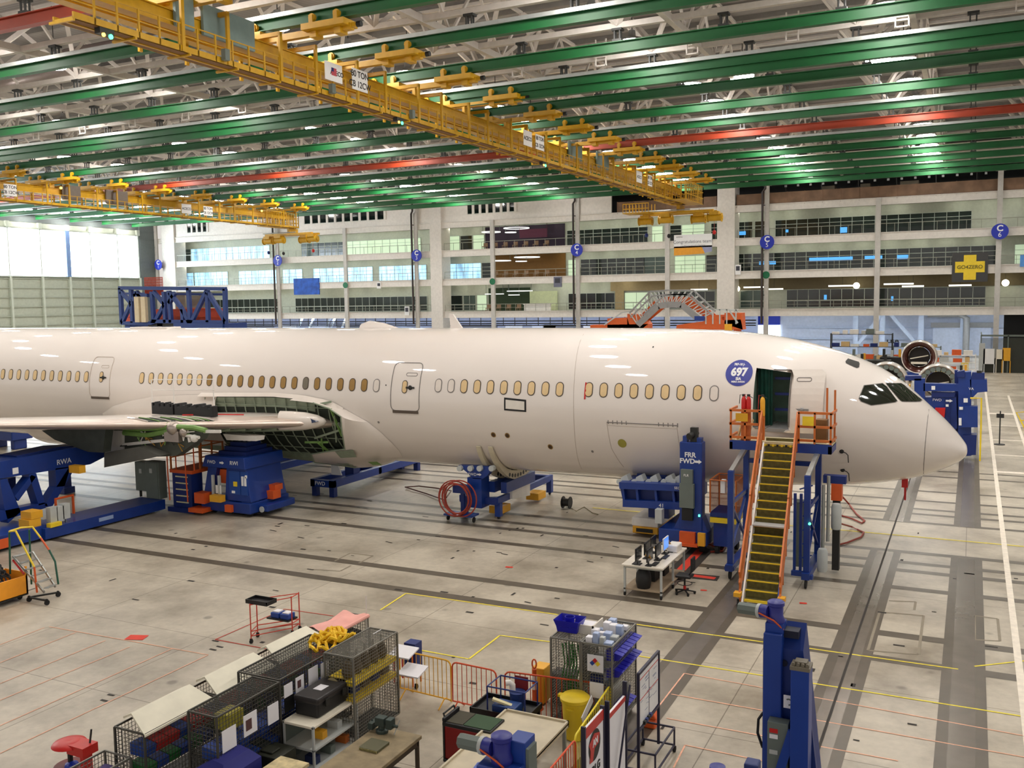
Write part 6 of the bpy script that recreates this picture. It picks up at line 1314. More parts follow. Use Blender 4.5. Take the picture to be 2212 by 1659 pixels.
ply(((1975, 818), (1998, 818), (1998, 870), (1975, 868)), YB_, .6).build('left_column', BLUE, VJ); ply(((1955, 812), (1990, 812), (1990, 822), (1955, 822)), YB_, .6).build('left_slide', NAVY, VJ)
ply(((2012, 846), (2064, 848), (2062, 858), (2012, 858)), YB_+.1, .6).build('bellows', NAVY, VJ)
ply(((2062, 800), (2070, 800), (2070, 985), (2062, 985)), YB_+.9, .5).build('rear_post', NAVY, VJ)
ply(((2042, 862), (2052, 862), (2052, 940), (2042, 940)), YB_, .2).build('web', NAVY, VJ)
for x, y, w_, h in ((2016, 838, 8, 8), (2086, 865, 9, 9), (2046, 876, 6, 5), (2076, 882, 8, 6), (2074, 911, 6, 16)): ply(((x-w_/2, y-h/2), (x+w_/2, y-h/2), (x+w_/2, y+h/2), (x-w_/2, y+h/2)), YB_-.55, .04).build('label_plate', PAPER, VJ)
p = q_(2098, 840); lettering('VA', .2, face_y((p.x, YB_-.01, p.z)), TXTW, VJ); p = q_(2024, 865); lettering('FWD', .2, face_y((p.x, YB_+.19, p.z)), TXTW, VJ); arrow(MB(), q_(2043, 865).x, YB_-.01, p.z, .35, .18).build('arrow_mark', TXTW, VJ)
c = MB(); a = [q_(2096, 860, 55.6), q_(2120, 860, 55.6), q_(2119, 922, 55.6)]; c.path(a, .05, 6); c.path([a[2], (a[2].x, 55.6, 0)], .05, 6); tag(c.build('yellow_guard', YEL2), 'yellow tube guard beside the blue jig beyond the nose', 'guard')
ply(((2020, 882), (2042, 882), (2040, 902), (2022, 898)), YB_-.4, .4).build('red_box', RED, VJ)
# engine cowl halves on blue dollies
def cowl(px, py, rpx, Y, label, inner):
    q = PY(px, py, Y); r = PY(px+rpx, py, Y).x-q.x; o = thing('engine_cowl', label, 'engine part', (q.x, Y, q.z-r), group='curved engine cowls beyond the nose')
    c = MB(); c.lathe([(r*.93, -.12), (r*.97, -.14), (r, 0), (r*1.04, .6), (r*.98, 1.7)], q, (0, 1, 0), 36, 0, 2*pi); c.build('outer_shell', mat('cowl_white', rgb(222, 214, 206), .25, .2, coat=.6), o, smooth=True)
    c = MB(); c.lathe([(r*.95, -.12), (r*.82, -.06), (r*.66, .25), (r*.6, 1.5)], q, (0, 1, 0), 30); c.build('inner_duct', inner, o, smooth=True)
    c = MB(); c.lathe([(.001, .9), (r*.6, .9)], q, (0, 1, 0), 24); c.build('core_plate', mat('core_dark', rgb(40, 34, 30), .6), o)
    c = MB()
    c.box(q.x-r*.45, q.x+r*.45, Y+.3, Y+.6, q.z-r*.42, q.z-r*.3); c.bar((q.x-r*.5, Y+.3, q.z-r*.1), (q.x+r*.5, Y+.5, q.z+r*.1), .07); c.build('cowl_fitting', CREAM, o)
    if inner is SIL:
        for k in range(9): a = pi*(.08+.84*k/8); c = MB(); c.lathe([(.001, 0), (r*.12, 0)], (q.x+r*.78*cos(a), Y-.13, q.z+r*.78*sin(a)), (0, -1, 0), 12); c.build('scallop', GREYB, o)
    c = MB(); c.box(q.x-r*.8, q.x+r*.8, Y-.1, Y+1.7, q.z-r-.35, q.z-r+.1)
    for sx in (-.7, .7): c.box(q.x+sx*r-.12, q.x+sx*r+.12, Y, Y+1.6, 0, q.z-r-.3)
    c.box(q.x-r*.9, q.x+r*.9, Y, Y+1.7, .15, .4); tag(c.build('cowl_dolly', BLUE), 'blue dolly under the '+label.replace('round ', '').replace('engine ', ''), 'dolly')
MAR = mat('cowl_maroon', rgb(74, 34, 26), .25, .3, coat=.5); SIL = mat('cowl_silver', rgb(150, 140, 132), .3, .7)
cowl(1985, 772, 39, 78, 'round white and maroon engine cowl, topmost of three beyond the nose', MAR)
cowl(1914, 826, 46, 66, 'round white engine cowl, half hidden behind the cockpit roof', SIL)
cowl(2026, 830, 47, 66, 'round white engine cowl, right one above the blue jig', SIL)
r_ = random.Random(11)
def shelf(px, py, wd, ht, Y, label, m_, n=3):
    q = PY(px, py, Y); o = thing('storage_rack', label, 'rack', (q.x, Y, 0))
    for sx in (-wd/2, wd/2):
        for yy in (Y, Y+1): c = MB(); c.box(q.x+sx-.05, q.x+sx+.05, yy-.05, yy+.05, 0, ht); c.build('upright', m_, o)
    for k in range(n): z = .3+(ht-.4)*k/(n-1 or 1); c = MB(); c.box(q.x-wd/2, q.x+wd/2, Y, Y+1, z-.05, z); c.build('shelf', m_, o)
    for k in range(n):
        z = .3+(ht-.4)*k/(n-1 or 1); x = q.x-wd/2+.1
        while x < q.x+wd/2-.9:
            w_ = r_.uniform(.4, .9); c = MB(); h = r_.uniform(.25, .6); c.box(x, x+w_, Y+.1, Y+.8, z, z+h); tag(c.build('storage_box', r_.choice([CARD, LGREY, NAVY, WHITE, GREYB, ORG2])), 'box on the %s, %s shelf up, %s along' % (label.split(' before')[0].split(' left')[0].split(' near')[0], ORD(k), ORD(int((x-q.x+wd/2)/.5))), 'box', 'boxes on the '+label[:40]); x += w_+r_.uniform(.05, .5)
    return o
shelf(1860, 730, 6.5, 4.6, 112, 'tall grey rack before the pale far wall', DSTEEL, 4); shelf(1980, 745, 5, 3.0, 116, 'low grey rack left of the large duct', GREYB, 3); shelf(2062, 752, 4, 2.6, 108, 'white rack of trays near the far roller door', WHITE, 4)
# shrink-wrapped crates and carts in the far bay
for k, (px, py, Y, w_, h, m_, lab) in enumerate(((1795, 770, 88, 4.2, 3.1, mat('shrink_wrap', rgb(206, 196, 186), .3), 'big shrink-wrapped pallet load behind the cockpit roof'), (1840, 775, 82, 2.0, 2.0, mat('pink_wrap', rgb(206, 120, 100), .5), 'reddish wrapped load right of the big pallet'), (1862, 780, 84, 2.2, 1.8, RED, 'red tool crate among the far carts'), (1885, 783, 86, 2.4, 1.5, YELO, 'yellow crate among the far carts'), (1905, 786, 82, 1.4, 1.7, mat('purple_cabinet', rgb(56, 52, 130), .5), 'purple cabinet left of the top cowl'), (1938, 786, 84, 2.0, 1.4, YELO, 'row of yellow bins left of the maroon cowl'), (1835, 760, 96, 3, 2.6, BLACK, 'black covered machine in front of the grey rack'), (1878, 752, 100, 4, 2.4, DSTEEL, 'dark machine tool behind the yellow crates'), (1935, 748, 102, 3, 2.6, BLACK, 'black machine left of the maroon cowl'), (2072, 775, 98, 1.5, 1.2, GREYB, 'small grey cabinet by the yellow fence'))):
    q = PY(px, py, Y); o = thing('equipment_crate', lab, 'crate', (q.x, Y, 0)); c = MB(); c.box(q.x-w_/2, q.x+w_/2, Y, Y+1.6, .15, h); c.build('body', m_, o, bevel=.08)
    c = MB(); c.box(q.x-w_/2, q.x+w_/2, Y, Y+1.6, 0, .15); c.build('pallet', WOOD, o)
    if k > 5:
        for j in range(4): c = MB(); xx = q.x-w_/2+w_*(j+.5)/4; c.box(xx-.12, xx+.12, Y+.2, Y+.6, h, h+r_.uniform(.2, 1.1)); c.build('fitting', r_.choice([GREYB, DSTEEL, LGREY, YELO]), o)
def yfence(a, b2, Y, lab, h=1.1, par=None):
    p, q = PY(a[0], a[1], Y), PY(b2[0], b2[1], Y); o = thing('yellow_barrier', lab, 'barrier', ((p.x+q.x)/2, Y, 0), group='yellow barriers in the far bay')
    c = MB(); n = max(4, int((q.x-p.x)/.3))
    for k in range(n+1): c.box(p.x+(q.x-p.x)*k/n-.03, p.x+(q.x-p.x)*k/n+.03, Y-.03, Y+.03, 0, h)
    c.box(p.x, q.x, Y-.05, Y+.05, h-.08, h); c.box(p.x, q.x, Y-.05, Y+.05, h*.5, h*.5+.06); c.build('bars', YEL2, o)
yfence((2026, 775), (2068, 775), 84, 'yellow bar barrier right of the maroon cowl', 1.6); yfence((2018, 760), (2040, 760), 98, 'yellow barrier before the far roller door', 1.8); yfence((1872, 780), (1900, 780), 90, 'yellow barrier behind the red crate', 1.3); yfence((2078, 755), (2092, 755), 104, 'short yellow barrier left of the grey door', 2.0)
# dark office booths and bench at the far right
o = thing('partition_booth', 'dark mesh partition booth at the far right below sign C 6', 'booth', (6, 104, 0))
p0 = PZ(2118, 790, 0); xL = p0.x; Yp = 118.0; xL = PY(2118, 780, Yp).x
c = MB(); c.box(xL, xL+22, Yp, Yp+.1, 0, 1.6); c.build('lower_panel', mat('panel_dark', rgb(54, 56, 48), .7), o)
MESHD = mat('mesh_dark', rgb(70, 74, 66), .6, alpha=.55)
c = MB(); c.add([(xL, Yp, 1.6), (xL+22, Yp, 1.6), (xL+22, Yp, 3.9), (xL, Yp, 3.9)], [(0, 1, 2, 3)]); c.build('mesh_panel', MESHD, o)
for k in range(9): c = MB(); c.box(xL+2.7*k-.06, xL+2.7*k+.06, Yp-.08, Yp, 0, 4.2); c.build('post', GREYB, o)
c = MB(); c.box(xL, xL+22, Yp-.08, Yp, 4.05, 4.25); c.box(xL, xL+.1, Yp, Yp+8, 4.05, 4.25); c.build('top_rail', GREYB, o)
for px, py, w_, h, m_, lab in ((2136, 768, .55, .95, PAPER, 'white notice board on an easel before the dark booth'), (2160, 764, .35, .6, CREAM, 'cream paper board on the dark booth'), (2174, 764, .4, .8, YELO, 'yellow paper board on the dark booth'), (2121, 772, .3, 2.0, LGREY, 'slim grey post box left of the notice board')):
    q = PY(px, py, Yp-.4); c = MB(); c.box(q.x-w_, q.x+w_, Yp-.45, Yp-.4, q.z-h, q.z+h*.8)
    for sx in (-w_, w_): c.box(q.x+sx-.04, q.x+sx+.04, Yp-.45, Yp-.38, 0, q.z-h)
    tag(c.build('notice_board', m_), lab, 'board')
q = PY(2203, 880, 62); c = MB(); c.tube((q.x-1, 62, 0), (q.x-1, 62, 2.0), .04, 6); c.lathe([(.001, 0), (.3, 0), (.3, .04), (.001, .05)], (q.x-1, 62, 0), n=12); c.box(q.x-1.2, q.x-.8, 61.97, 62.0, 1.6, 1.85); tag(c.build('sign_post', DSTEEL), 'thin dark post with a small card on the aisle at the right', 'post')
c = MB(); p = PZ(2206, 925, 0); c.path([(p.x+.2, p.y, 0), (p.x-.3, p.y+.3, 1.0), (p.x+.5, p.y+.3, 1.1), (p.x+.9, p.y, 0)], .05, 6); c.path([(p.x-.1, p.y+.2, .5), (p.x+.7, p.y+.2, .5)], .04, 6); tag(c.build('yellow_stand', YEL2), 'yellow tube stand cut by the right edge', 'stand')
for k, (x, y) in enumerate(((2155, 855), (2152, 843), (2154, 892), (2182, 975))): pass
# ---- orange arch stairs behind the crown
YA = 75.0
AR = thing('arch_stairs', 'orange gantry with grey arched stair truss behind the fuselage crown', 'gantry', (-22, YA, 0))
def a_(x, y, Y=YA): return PY(x, y, Y)
OG = mat('gantry_orange', rgb(206, 92, 34), .5)
for pts in (((1312, 712), (1312, 688), (1355, 686), (1362, 712)), ((1355, 712), (1355, 678), (1385, 680), (1400, 700), (1385, 712)), ((1460, 712), (1462, 702), (1520, 694), (1560, 692), (1600, 690), (1605, 712)), ((1520, 694), (1520, 682), (1558, 680), (1560, 692)), ((1275, 715), (1275, 702), (1400, 700), (1400, 712)), ((1565, 700), (1565, 676), (1602, 676), (1604, 712))):
    ply(pts, YA, 1.2).build('orange_housing', OG, AR)
ply(((1370, 695), (1415, 648), (1440, 641), (1495, 641), (1560, 690), (1535, 694), (1488, 662), (1440, 662), (1400, 695)), YA+.9, .1).build('orange_backing', OG, AR)
arc = [(1378, 702), (1422, 661), (1442, 658), (1472, 658), (1510, 690)]; arc2 = [(1360, 676), (1404, 630), (1440, 627), (1498, 627), (1545, 672)]
for l, t in ((arc, .5), (arc2, .12), ([(1362, 686), (1408, 640), (1440, 636), (1492, 636), (1538, 680)], .1), ([(x+12, y-22) for x, y in arc], .1)):
    c = MB()
    for a, b2 in zip(l, l[1:]): c.bar(a_(*a), a_(*b2), .12, t)
    c.build('arch_rail', GSTEEL, AR)
for k in range(17):
    t = k/16*3.999; i = int(t); f = t-i; p = [arc[i][j]+(arc[i+1][j]-arc[i][j])*f for j in (0, 1)]; q = [arc2[i][j]+(arc2[i+1][j]-arc2[i][j])*f for j in (0, 1)]
    c = MB(); c.bar(a_(*p), a_(*q), .09); c.build('web_post', LGREY, AR)
    if k < 16: t = (k+1)/16*3.999; i = int(t); f = t-i; q = [arc2[i][j]+(arc2[i+1][j]-arc2[i][j])*f for j in (0, 1)]; c = MB(); c.bar(a_(*p), a_(*q), .07); c.build('web_diagonal', LGREY, AR)
for x in (1525, 1540, 1555, 1570, 1590): c = MB(); c.bar(a_(x, 668), a_(x, 700), .1); c.build('side_post', LGREY, AR)
c = MB(); c.bar(a_(1520, 668), a_(1595, 670), .1); c.bar(a_(1575, 670), a_(1594, 698), .12); c.bar(a_(1305, 702), a_(1342, 676), .1); c.bar(a_(1340, 676), a_(1365, 672), .08); c.build('side_rail', LGREY, AR)
ply(((1500, 683), (1522, 683), (1522, 693), (1500, 693)), YA-.1, .3).build('blue_panel', BLUE, AR); ply(((1565, 700), (1581, 700), (1581, 714), (1565, 714)), YA-.1, .3).build('yellow_panel', YELO, AR)
for x in (1290, 1380, 1480, 1590): q = a_(x, 712); c = MB(); c.box(q.x-.25, q.x+.25, YA+.2, YA+.8, 0, q.z+.3); c.build('support_leg', OG, AR)
# ---- blue truss stand with orange baskets at the left
YT = 75.0; BT = thing('truss_stand', 'blue steel truss work stand with orange baskets behind the fuselage at left', 'stand', (-77, YT, 0))
DB = mat('truss_blue', rgb(28, 56, 120), .5)
def tr_(l, w=.35, Y=YT, name='truss_member', m_=DB):
    for a, b2 in l: c = MB(); c.bar(PY(*a, Y), PY(*b2, Y), w); c.build(name, m_, BT)
tr_((((258, 622), (488, 624)), ((260, 622), (264, 700)), ((264, 698), (330, 698)), ((328, 630), (333, 700)), ((328, 694), (488, 696)), ((486, 624), (488, 712)), ((283, 625), (287, 697)), ((354, 630), (358, 697)), ((365, 628), (370, 697)), ((407, 622), (412, 705)), ((448, 626), (450, 696)), ((262, 630), (284, 655)), ((284, 655), (264, 697)), ((295, 630), (288, 650)), ((295, 630), (310, 648)), ((332, 630), (356, 658)), ((356, 658), (334, 697)), ((367, 632), (392, 665)), ((392, 665), (410, 697)), ((378, 632), (366, 655)), ((446, 630), (412, 700)), ((450, 632), (488, 695)), ((290, 638), (320, 638)), ((394, 668), (396, 697))), .38)
tr_((((262, 634), (486, 636)),), .25, YT+2.5); tr_((((380, 705), (486, 706)),), .7)
c = MB(); a, b2 = PY(332, 668, YT+2), PY(485, 694, YT+2); c.box(a.x, b2.x, YT+1.6, YT+1.8, b2.z, a.z); c.build('orange_basket', mat('basket_orange', rgb(196, 74, 44), .6), BT)
c = MB(); a, b2 = PY(263, 660, YT+2), PY(290, 694, YT+2); c.box(a.x, b2.x, YT+1.6, YT+1.8, b2.z, b2.z+.4); c.bar(b2+Vector((0, 0, 1)), (a.x, YT+2, b2.z), .3); c.build('orange_basket', mat('basket_orange', (0, 0, 0)), BT)
c = MB(); a, b2 = PY(312, 600, YT+1), PY(352, 632, YT+1)
c.box(a.x, b2.x, YT+1, YT+1.1, b2.z-.3, b2.z+.6); c.wire((a.x, YT+1, b2.z), (b2.x-a.x, 0, 0), (0, 0, a.z-b2.z), 14, 6, .06); c.build('orange_cage', mat('basket_orange', (0, 0, 0)), BT)
c = MB(); a, b2 = PY(380, 665, YT+1.5), PY(485, 667, YT+1.5)
for z in (0, -.9): c.bar(a+Vector((0, 0, z)), b2+Vector((0, 0, z)), .08)
c.build('basket_rail', ORG2, BT)
for px in (298, 312):
    a, b2 = PY(px-6, 641, YT-.3), PY(px+6, 696, YT-.3); c = MB(); c.box(a.x, b2.x, YT-.5, YT-.1, b2.z, a.z)
    o = c.build('cream_panel', mat('locker_cream', rgb(208, 192, 160), .6), BT)
for k, (px, py, w_, h) in enumerate(((392, 652, 1.5, 1.8), (425, 655, 1.2, 1.6), (440, 650, .9, 1.5))): q = PY(px, py, YT+3.2); c = MB(); c.box(q.x-w_/2, q.x+w_/2, YT+3.0, YT+3.6, q.z-h/2, q.z+h/2); c.build('beige_cabinet', mat('cabinet_beige', rgb(140, 134, 116), .6), BT)
for px in (275, 345, 420, 484): q = PY(px, 698, YT); c = MB(); c.box(q.x-.4, q.x+.4, YT, YT+3, 0, q.z); c.build('support_leg', DB, BT)
c = MB(); a = PY(320, 705, YT); b2 = PY(410, 706, YT); c.box(a.x, b2.x, YT, YT+3, a.z-.6, a.z+.4); c.build('drive_unit', BLACK, BT)
# ================================================================ foreground tool area
WIREM = mat('wire_grey', rgb(128, 126, 118), .45, .5)
WIRED = mat('wire_dark', rgb(78, 76, 70), .5, .4)
def wcage(name, label, cat, x0, x1, y0, y1, z0, z1, m_=WIREM, sp=.075, top=True, t=.007, wheels=True, group=None, back=True):
    o = thing(name, label, cat, ((x0+x1)/2, (y0+y1)/2, 0), group=group); dx, dy, dz = x1-x0, y1-y0, z1-z0
    nx, ny, nz = int(dx/sp), int(dy/sp), int(dz/sp)
    MB().wire((x1, y0, z0), (0, dy, 0), (0, 0, dz), ny, nz, t).build('mesh_front', m_, o); MB().wire((x0, y0, z0), (dx, 0, 0), (0, 0, dz), nx, nz, t).build('mesh_end', m_, o)
    if back: MB().wire((x0, y1, z0), (dx, 0, 0), (0, 0, dz), nx, nz, t).build('mesh_end', m_, o); MB().wire((x0, y0, z0), (0, dy, 0), (0, 0, dz), ny, nz, t).build('mesh_back', m_, o)
    if top: MB().wire((x0, y0, z1), (dx, 0, 0), (0, dy, 0), nx*2, ny, t).build('mesh_top', m_, o)
    c = MB()
    for x in (x0, x1):
        for y in (y0, y1): c.box(x-.018, x+.018, y-.018, y+.018, z0, z1)
    for z in (z0, z1):
        for x in (x0, x1): c.box(x-.015, x+.015, y0, y1, z-.015, z+.015)
        for y in (y0, y1): c.box(x0, x1, y-.015, y+.015, z-.015, z+.015)
    c.build('frame', m_, o)
    MB().box(x0, x1, y0, y1, z0-.01, z0+.01).build('base_plate', DSTEEL, o)
    if wheels:
        for x in (x0+.1, x1-.1):
            for y in (y0+.1, y1-.1): caster(x, y, o, (z0)*.42, zc=z0*.42)
    return o
def bins(x0, x1, y0, y1, z, cols_, par, name, h=.22, w=.28, lab='storage bin'):
    y = y0; k = -1
    while y < y1-w*.7:
        k += 1
        c = MB(); xa = x1-.38 if x1-x0 > .45 else x0+.03; c.prism([(xa, z), (x1-.03, z), (x1-.0, z+h*.75), (xa, z+h)], 'y', y, y+w*.92); tag(c.build(name, cols_[k % len(cols_)]), lab.replace('small ', '')+', '+ORD(k), 'bin', lab[:50]); y += w
LIDW = mat('lid_cream', rgb(232, 226, 204), .5)
BR, BG, BB2 = mat('bin_red', rgb(176, 34, 30), .5), mat('bin_green', rgb(30, 112, 50), .5), mat('bin_blue2', rgb(28, 66, 150), .5)
for kk, (ya, yb, lab) in enumerate(((11.45, 13.2, 'nearest cream-lidded mesh crate at lower left'), (13.25, 15.0, 'middle cream-lidded mesh crate of the row'), (15.05, 16.75, 'farthest cream-lidded mesh crate, nearest the pink cloth'))):
    o = wcage('mesh_crate', lab, 'cage', -13.72, -12.98, ya, yb, .14, 1.42, WIRED, top=False, group='cream-lidded mesh crates')
    c = MB(); y = ya
    c.add([(-13.78, ya+.25, 1.5), (-13.42, ya+.12, 1.68), (-12.95, ya-.02, 1.42), (-13.78, yb-.1, 1.5), (-13.42, yb-.22, 1.68), (-12.95, yb-.08, 1.42), (-13.78, ya+.25, 1.46), (-13.42, ya+.12, 1.64), (-12.95, ya-.02, 1.38), (-13.78, yb-.1, 1.46), (-13.42, yb-.22, 1.64), (-12.95, yb-.08, 1.38)], [(0, 1, 4, 3), (1, 2, 5, 4), (6, 9, 10, 7), (7, 10, 11, 8), (0, 6, 7, 1), (1, 7, 8, 2), (2, 8, 11, 5), (5, 11, 10, 4), (4, 10, 9, 3), (3, 9, 6, 0)])
    c.build('gable_lid', LIDW, o)
    bins(-13.7, -13.03, ya+.05, yb-.05, .95, [BB2, BR, BR], o, 'storage_bin', lab='small upper row bin of the '+['nearest', 'middle', 'farthest'][kk]+' lidded crate')
    bins(-13.7, -13.03, ya+.05, yb-.05, .6, [BG, BB2], o, 'storage_bin', lab='small lower row bin of the '+['nearest', 'middle', 'farthest'][kk]+' lidded crate')
PAPR = mat('posted_paper', rgb(236, 234, 238), .7, var=.02)
def sheet(x, y0, y1, z0, z1, m_, label, par=None):
    c = MB(); c.box(x, x+.012, y0, y1, z0, z1)
    return c.build('posted_sheet', m_, par)
o = wcage('mesh_cage', 'long dark mesh cage with white papers, left of the blue cover', 'cage', -12.42, -11.76, 11.95, 13.62, .15, 1.75, WIRED, t=.008, group='tall mesh cages in a row')
for a, b2, z0, z1 in ((12.05, 12.4, 1.05, 1.45), (12.6, 12.95, 1.1, 1.5), (13.25, 13.55, 1.05, 1.42)): sheet(-11.75, a, b2, z0, z1, PAPR, '', o)
c = MB(); c.box(-11.735, -11.73, 12.65, 12.8, 1.2, 1.4); c.build('sheet_picture', mat('sheet_ink', rgb(90, 60, 60), .7), o)
bins(-12.4, -11.8, 12.0, 13.6, .9, [BB2, NAVY], o, 'storage_bin', lab='blue bin inside the mesh cage left of the blue cover'); bins(-12.4, -11.8, 12.0, 13.6, .5, [mat('bin_dark', rgb(36, 44, 40), .6), BB2], o, 'storage_bin', lab='dark bin low inside the mesh cage left of the blue cover')
c = MB(); c.box(-12.35, -12.0, 12.5, 12.9, 1.2, 1.5); tag(c.build('yellow_bag', mat('olive_yellow', rgb(170, 160, 50), .7)), 'dull yellow bag seen through the top of the papered mesh cage', 'bag')
o = wcage('mesh_cage', 'mesh cage with the yellow harness heaped on its top', 'cage', -12.85, -11.82, 13.7, 15.95, .15, 1.75, WIRED, t=.008, group='tall mesh cages in a row')
for a, b2, z0, z1, m_ in ((13.8, 14.05, 1.35, 1.6, PAPR), (14.15, 14.4, 1.3, 1.62, PAPR), (14.55, 14.85, 1.25, 1.65, PAPR), (14.95, 15.2, 1.28, 1.62, PAPR), (14.6, 15.15, .85, 1.2, mat('posted_grey', rgb(196, 194, 188), .7)), (13.8, 14.1, 1.05, 1.35, BLACK)): sheet(-11.81, a, b2, z0, z1, m_, '', o)
c = MB(); c.box(-11.795, -11.79, 14.2, 14.3, 1.4, 1.55); c.build('sheet_picture', mat('sheet_ink', (0, 0, 0)), o)
bins(-12.8, -11.87, 13.75, 15.9, .85, [NAVY, BB2], o, 'storage_bin', lab='dark blue bin inside the harness-topped mesh cage')
q = PZ(712, 1388, 1.78); c = MB(); r_ = random.Random(4)
for k in range(16):
    a = r_.random()*6.28; cx_, cy_ = q.x+r_.uniform(-.28, .28), q.y+r_.uniform(-.4, .4); R_ = r_.uniform(.12, .26)
    c.path([(cx_+R_*cos(t+a), cy_+R_*1.2*sin(t), 1.8+.06*(k % 3)+.05*sin(3*t+a)) for t in [2*pi*i/12 for i in range(12)]], .035, 5, True)
tag(c.build('harness_heap', mat('harness_yellow', rgb(236, 190, 20), .7), smooth=True), 'heap of yellow webbing harness on the mesh cage top', 'harness')
o = wcage('mesh_cage', 'tall mesh cage with two yellow shelves and hanging tools', 'cage', -11.62, -10.92, 14.85, 16.45, .12, 1.92, WIREM, t=.008, sp=.065)
for z in (.95, 1.3): c = MB(); c.box(-11.6, -10.94, 14.87, 16.43, z, z+.1); c.build('yellow_shelf', YEL2, o)
for k in range(5):
    y = 15.05+.3*k; q = (-11.2, y, 1.4); c = MB(); c.lathe([(.001, 0), (.1, .02), (.13, .12), (.08, .3), (.03, .36), (.02, .5)], q, n=12); tag(c.build('shackle', mat('shackle_brown', rgb(90, 76, 50), .5)), 'brown lifting shackle on the upper yellow shelf, %s from the near end' % ORD(k), 'tool', 'lifting shackles on the upper yellow shelf')
for k in range(4):
    y = 15.1+.35*k; c = MB(); c.box(-11.4, -11.1, y, y+.22, 1.05, 1.22); tag(c.build('tool_pouch', [NAVY, mat('shackle_brown', (0, 0, 0))][k % 2]), 'small pouch on the lower yellow shelf, %s from the near end' % ORD(k), 'pouch', 'pouches on the lower yellow shelf')
sheet(-11.3, 16.1, 16.4, 1.94, 1.95, PAPR, '', o)
c = MB(); q = Vector((-11.62, 14.83, 1.1)); c.lathe([(.001, -.015), (.16, 0), (.001, .015)], (-11.4, 14.8, 1.3), (0, 1, 0), 16); c.box(-11.55, -11.25, 14.79, 14.81, .95, 1.3); tag(c.build('hanging_bag', mat('tan_cloth', rgb(176, 160, 116), .8)), 'tan cloth bag hanging at the end of the tall shelf cage', 'bag')
o = wcage('mesh_container', 'mesh container covered by a pink cloth, farthest of the cage row', 'cage', -14.0, -13.3, 17.4, 18.75, .2, 1.22, WIREM, t=.008)
P = [[Vector((-14.08+.86*i/10, 17.35+1.35*j/8, 1.27+.05*sin(i*.9)*cos(j*.7)+(-.1 if i in (0,) else 0))) for i in range(11)] for j in range(9)]
c = MB(); c.grid(P); c.path([(-13.25, 17.35+.17*j, 1.25) for j in range(9)], .05, 8); tag(c.build('pink_cloth', FLEECE, smooth=True), 'pink cloth laid over the farthest mesh container', 'cloth')
c = MB(); c.tube((-13.3, 18.7, .2), (-13.3, 18.7, 1.75), .014, 6); tag(c.build('white_pole', WHITE), 'thin white pole at the corner of the pink-covered container', 'pole')
bins(-13.95, -13.35, 17.45, 18.7, .75, [DSTEEL, RUB], o, 'storage_bin', lab='dark part inside the pink-covered mesh container')
# white shelf with black case
o = thing('steel_shelf', 'low white steel shelf unit carrying the large black case', 'shelf', (-11.4, 14.3, 0))
x0, x1, y0, y1 = -11.72, -10.98, 13.62, 15.05
for z, m_ in ((1.0, CREAM), (.55, LGREY), (.15, LGREY)): c = MB(); c.box(x0, x1, y0, y1, z-.05, z); c.build('shelf_board', m_, o, bevel=.008)
for x in (x0+.02, x1-.02):
    for y in (y0+.02, y1-.02): c = MB(); c.box(x-.02, x+.02, y-.02, y+.02, .0, 1.0); c.build('upright', LGREY, o)
c = MB(); c.box(x0, x0+.01, y0, y1, .1, .95); c.build('back_panel', GREYB, o)
c = MB(); c.box(-11.68, -11.12, 13.95, 14.95, 1.0, 1.3); cs = tag(c.build('black_case', BLACK, bevel=.04), 'large black plastic case on the white steel shelf', 'case')
c = MB(); c.box(-11.7, -11.1, 13.93, 14.97, 1.27, 1.4); c.build('case_lid', mat('lid_black', rgb(38, 34, 34), .5), cs, bevel=.04)
c = MB(); c.box(-11.5, -11.3, 14.3, 14.55, 1.402, 1.406); c.build('white_label', PAPR, cs)
for y in (14.15, 14.7): c = MB(); c.box(-11.1, -11.07, y, y+.12, 1.18, 1.32); c.build('latch', DSTEEL, cs)
for k in range(5): c = MB(); y = 13.8+.24*k; c.box(-11.35, -11.1, y, y+.15, .15+.4*(k % 2), .3+.4*(k % 2)); tag(c.build('small_box', [mat('navy_box', rgb(30, 44, 90), .6), YELO, GREYB, LGREY, ORG][k]), ['navy box low on the white shelf', 'yellow part on the middle board of the white shelf', 'grey box low on the white shelf', 'pale box on the middle board of the white shelf', 'orange part at the far end of the white shelf'][k], 'box')
# covered bin and timber-topped crate cut by the bottom edge
o = thing('covered_bin', 'grey bin with a dark blue fabric cover at the bottom edge', 'bin', (-11.7, 12.2, 0))
c = MB(); c.box(-12.0, -11.45, 11.75, 12.6, .05, .85); c.build('bin_body', LGREY, o)
c = MB(); c.add([(-12.05, 11.7, .88), (-11.4, 11.7, .8), (-11.4, 12.65, .8), (-12.05, 12.65, .88), (-11.8, 11.85, 1.02), (-11.55, 11.85, .98), (-11.55, 12.5, .98), (-11.8, 12.5, 1.02), (-12.05, 11.7, .55), (-11.4, 11.7, .35), (-11.4, 12.65, .35), (-12.05, 12.65, .5)], [(4, 5, 6, 7), (0, 1, 5, 4), (1, 2, 6, 5), (2, 3, 7, 6), (3, 0, 4, 7), (1, 9, 10, 2), (2, 10, 11, 3), (3, 11, 8, 0)]); c.build('fabric_cover', mat('cover_blue', rgb(34, 36, 120), .7), o)
c = MB(); c.box(-11.9, -11.55, 11.72, 11.75, .5, .8); c.build('pocket', mat('pocket_brown', rgb(90, 78, 66), .7), o)
o = thing('topped_crate', 'crate with worn cream top beside the blue cover at the bottom edge', 'crate', (-11.0, 12.6, 0))
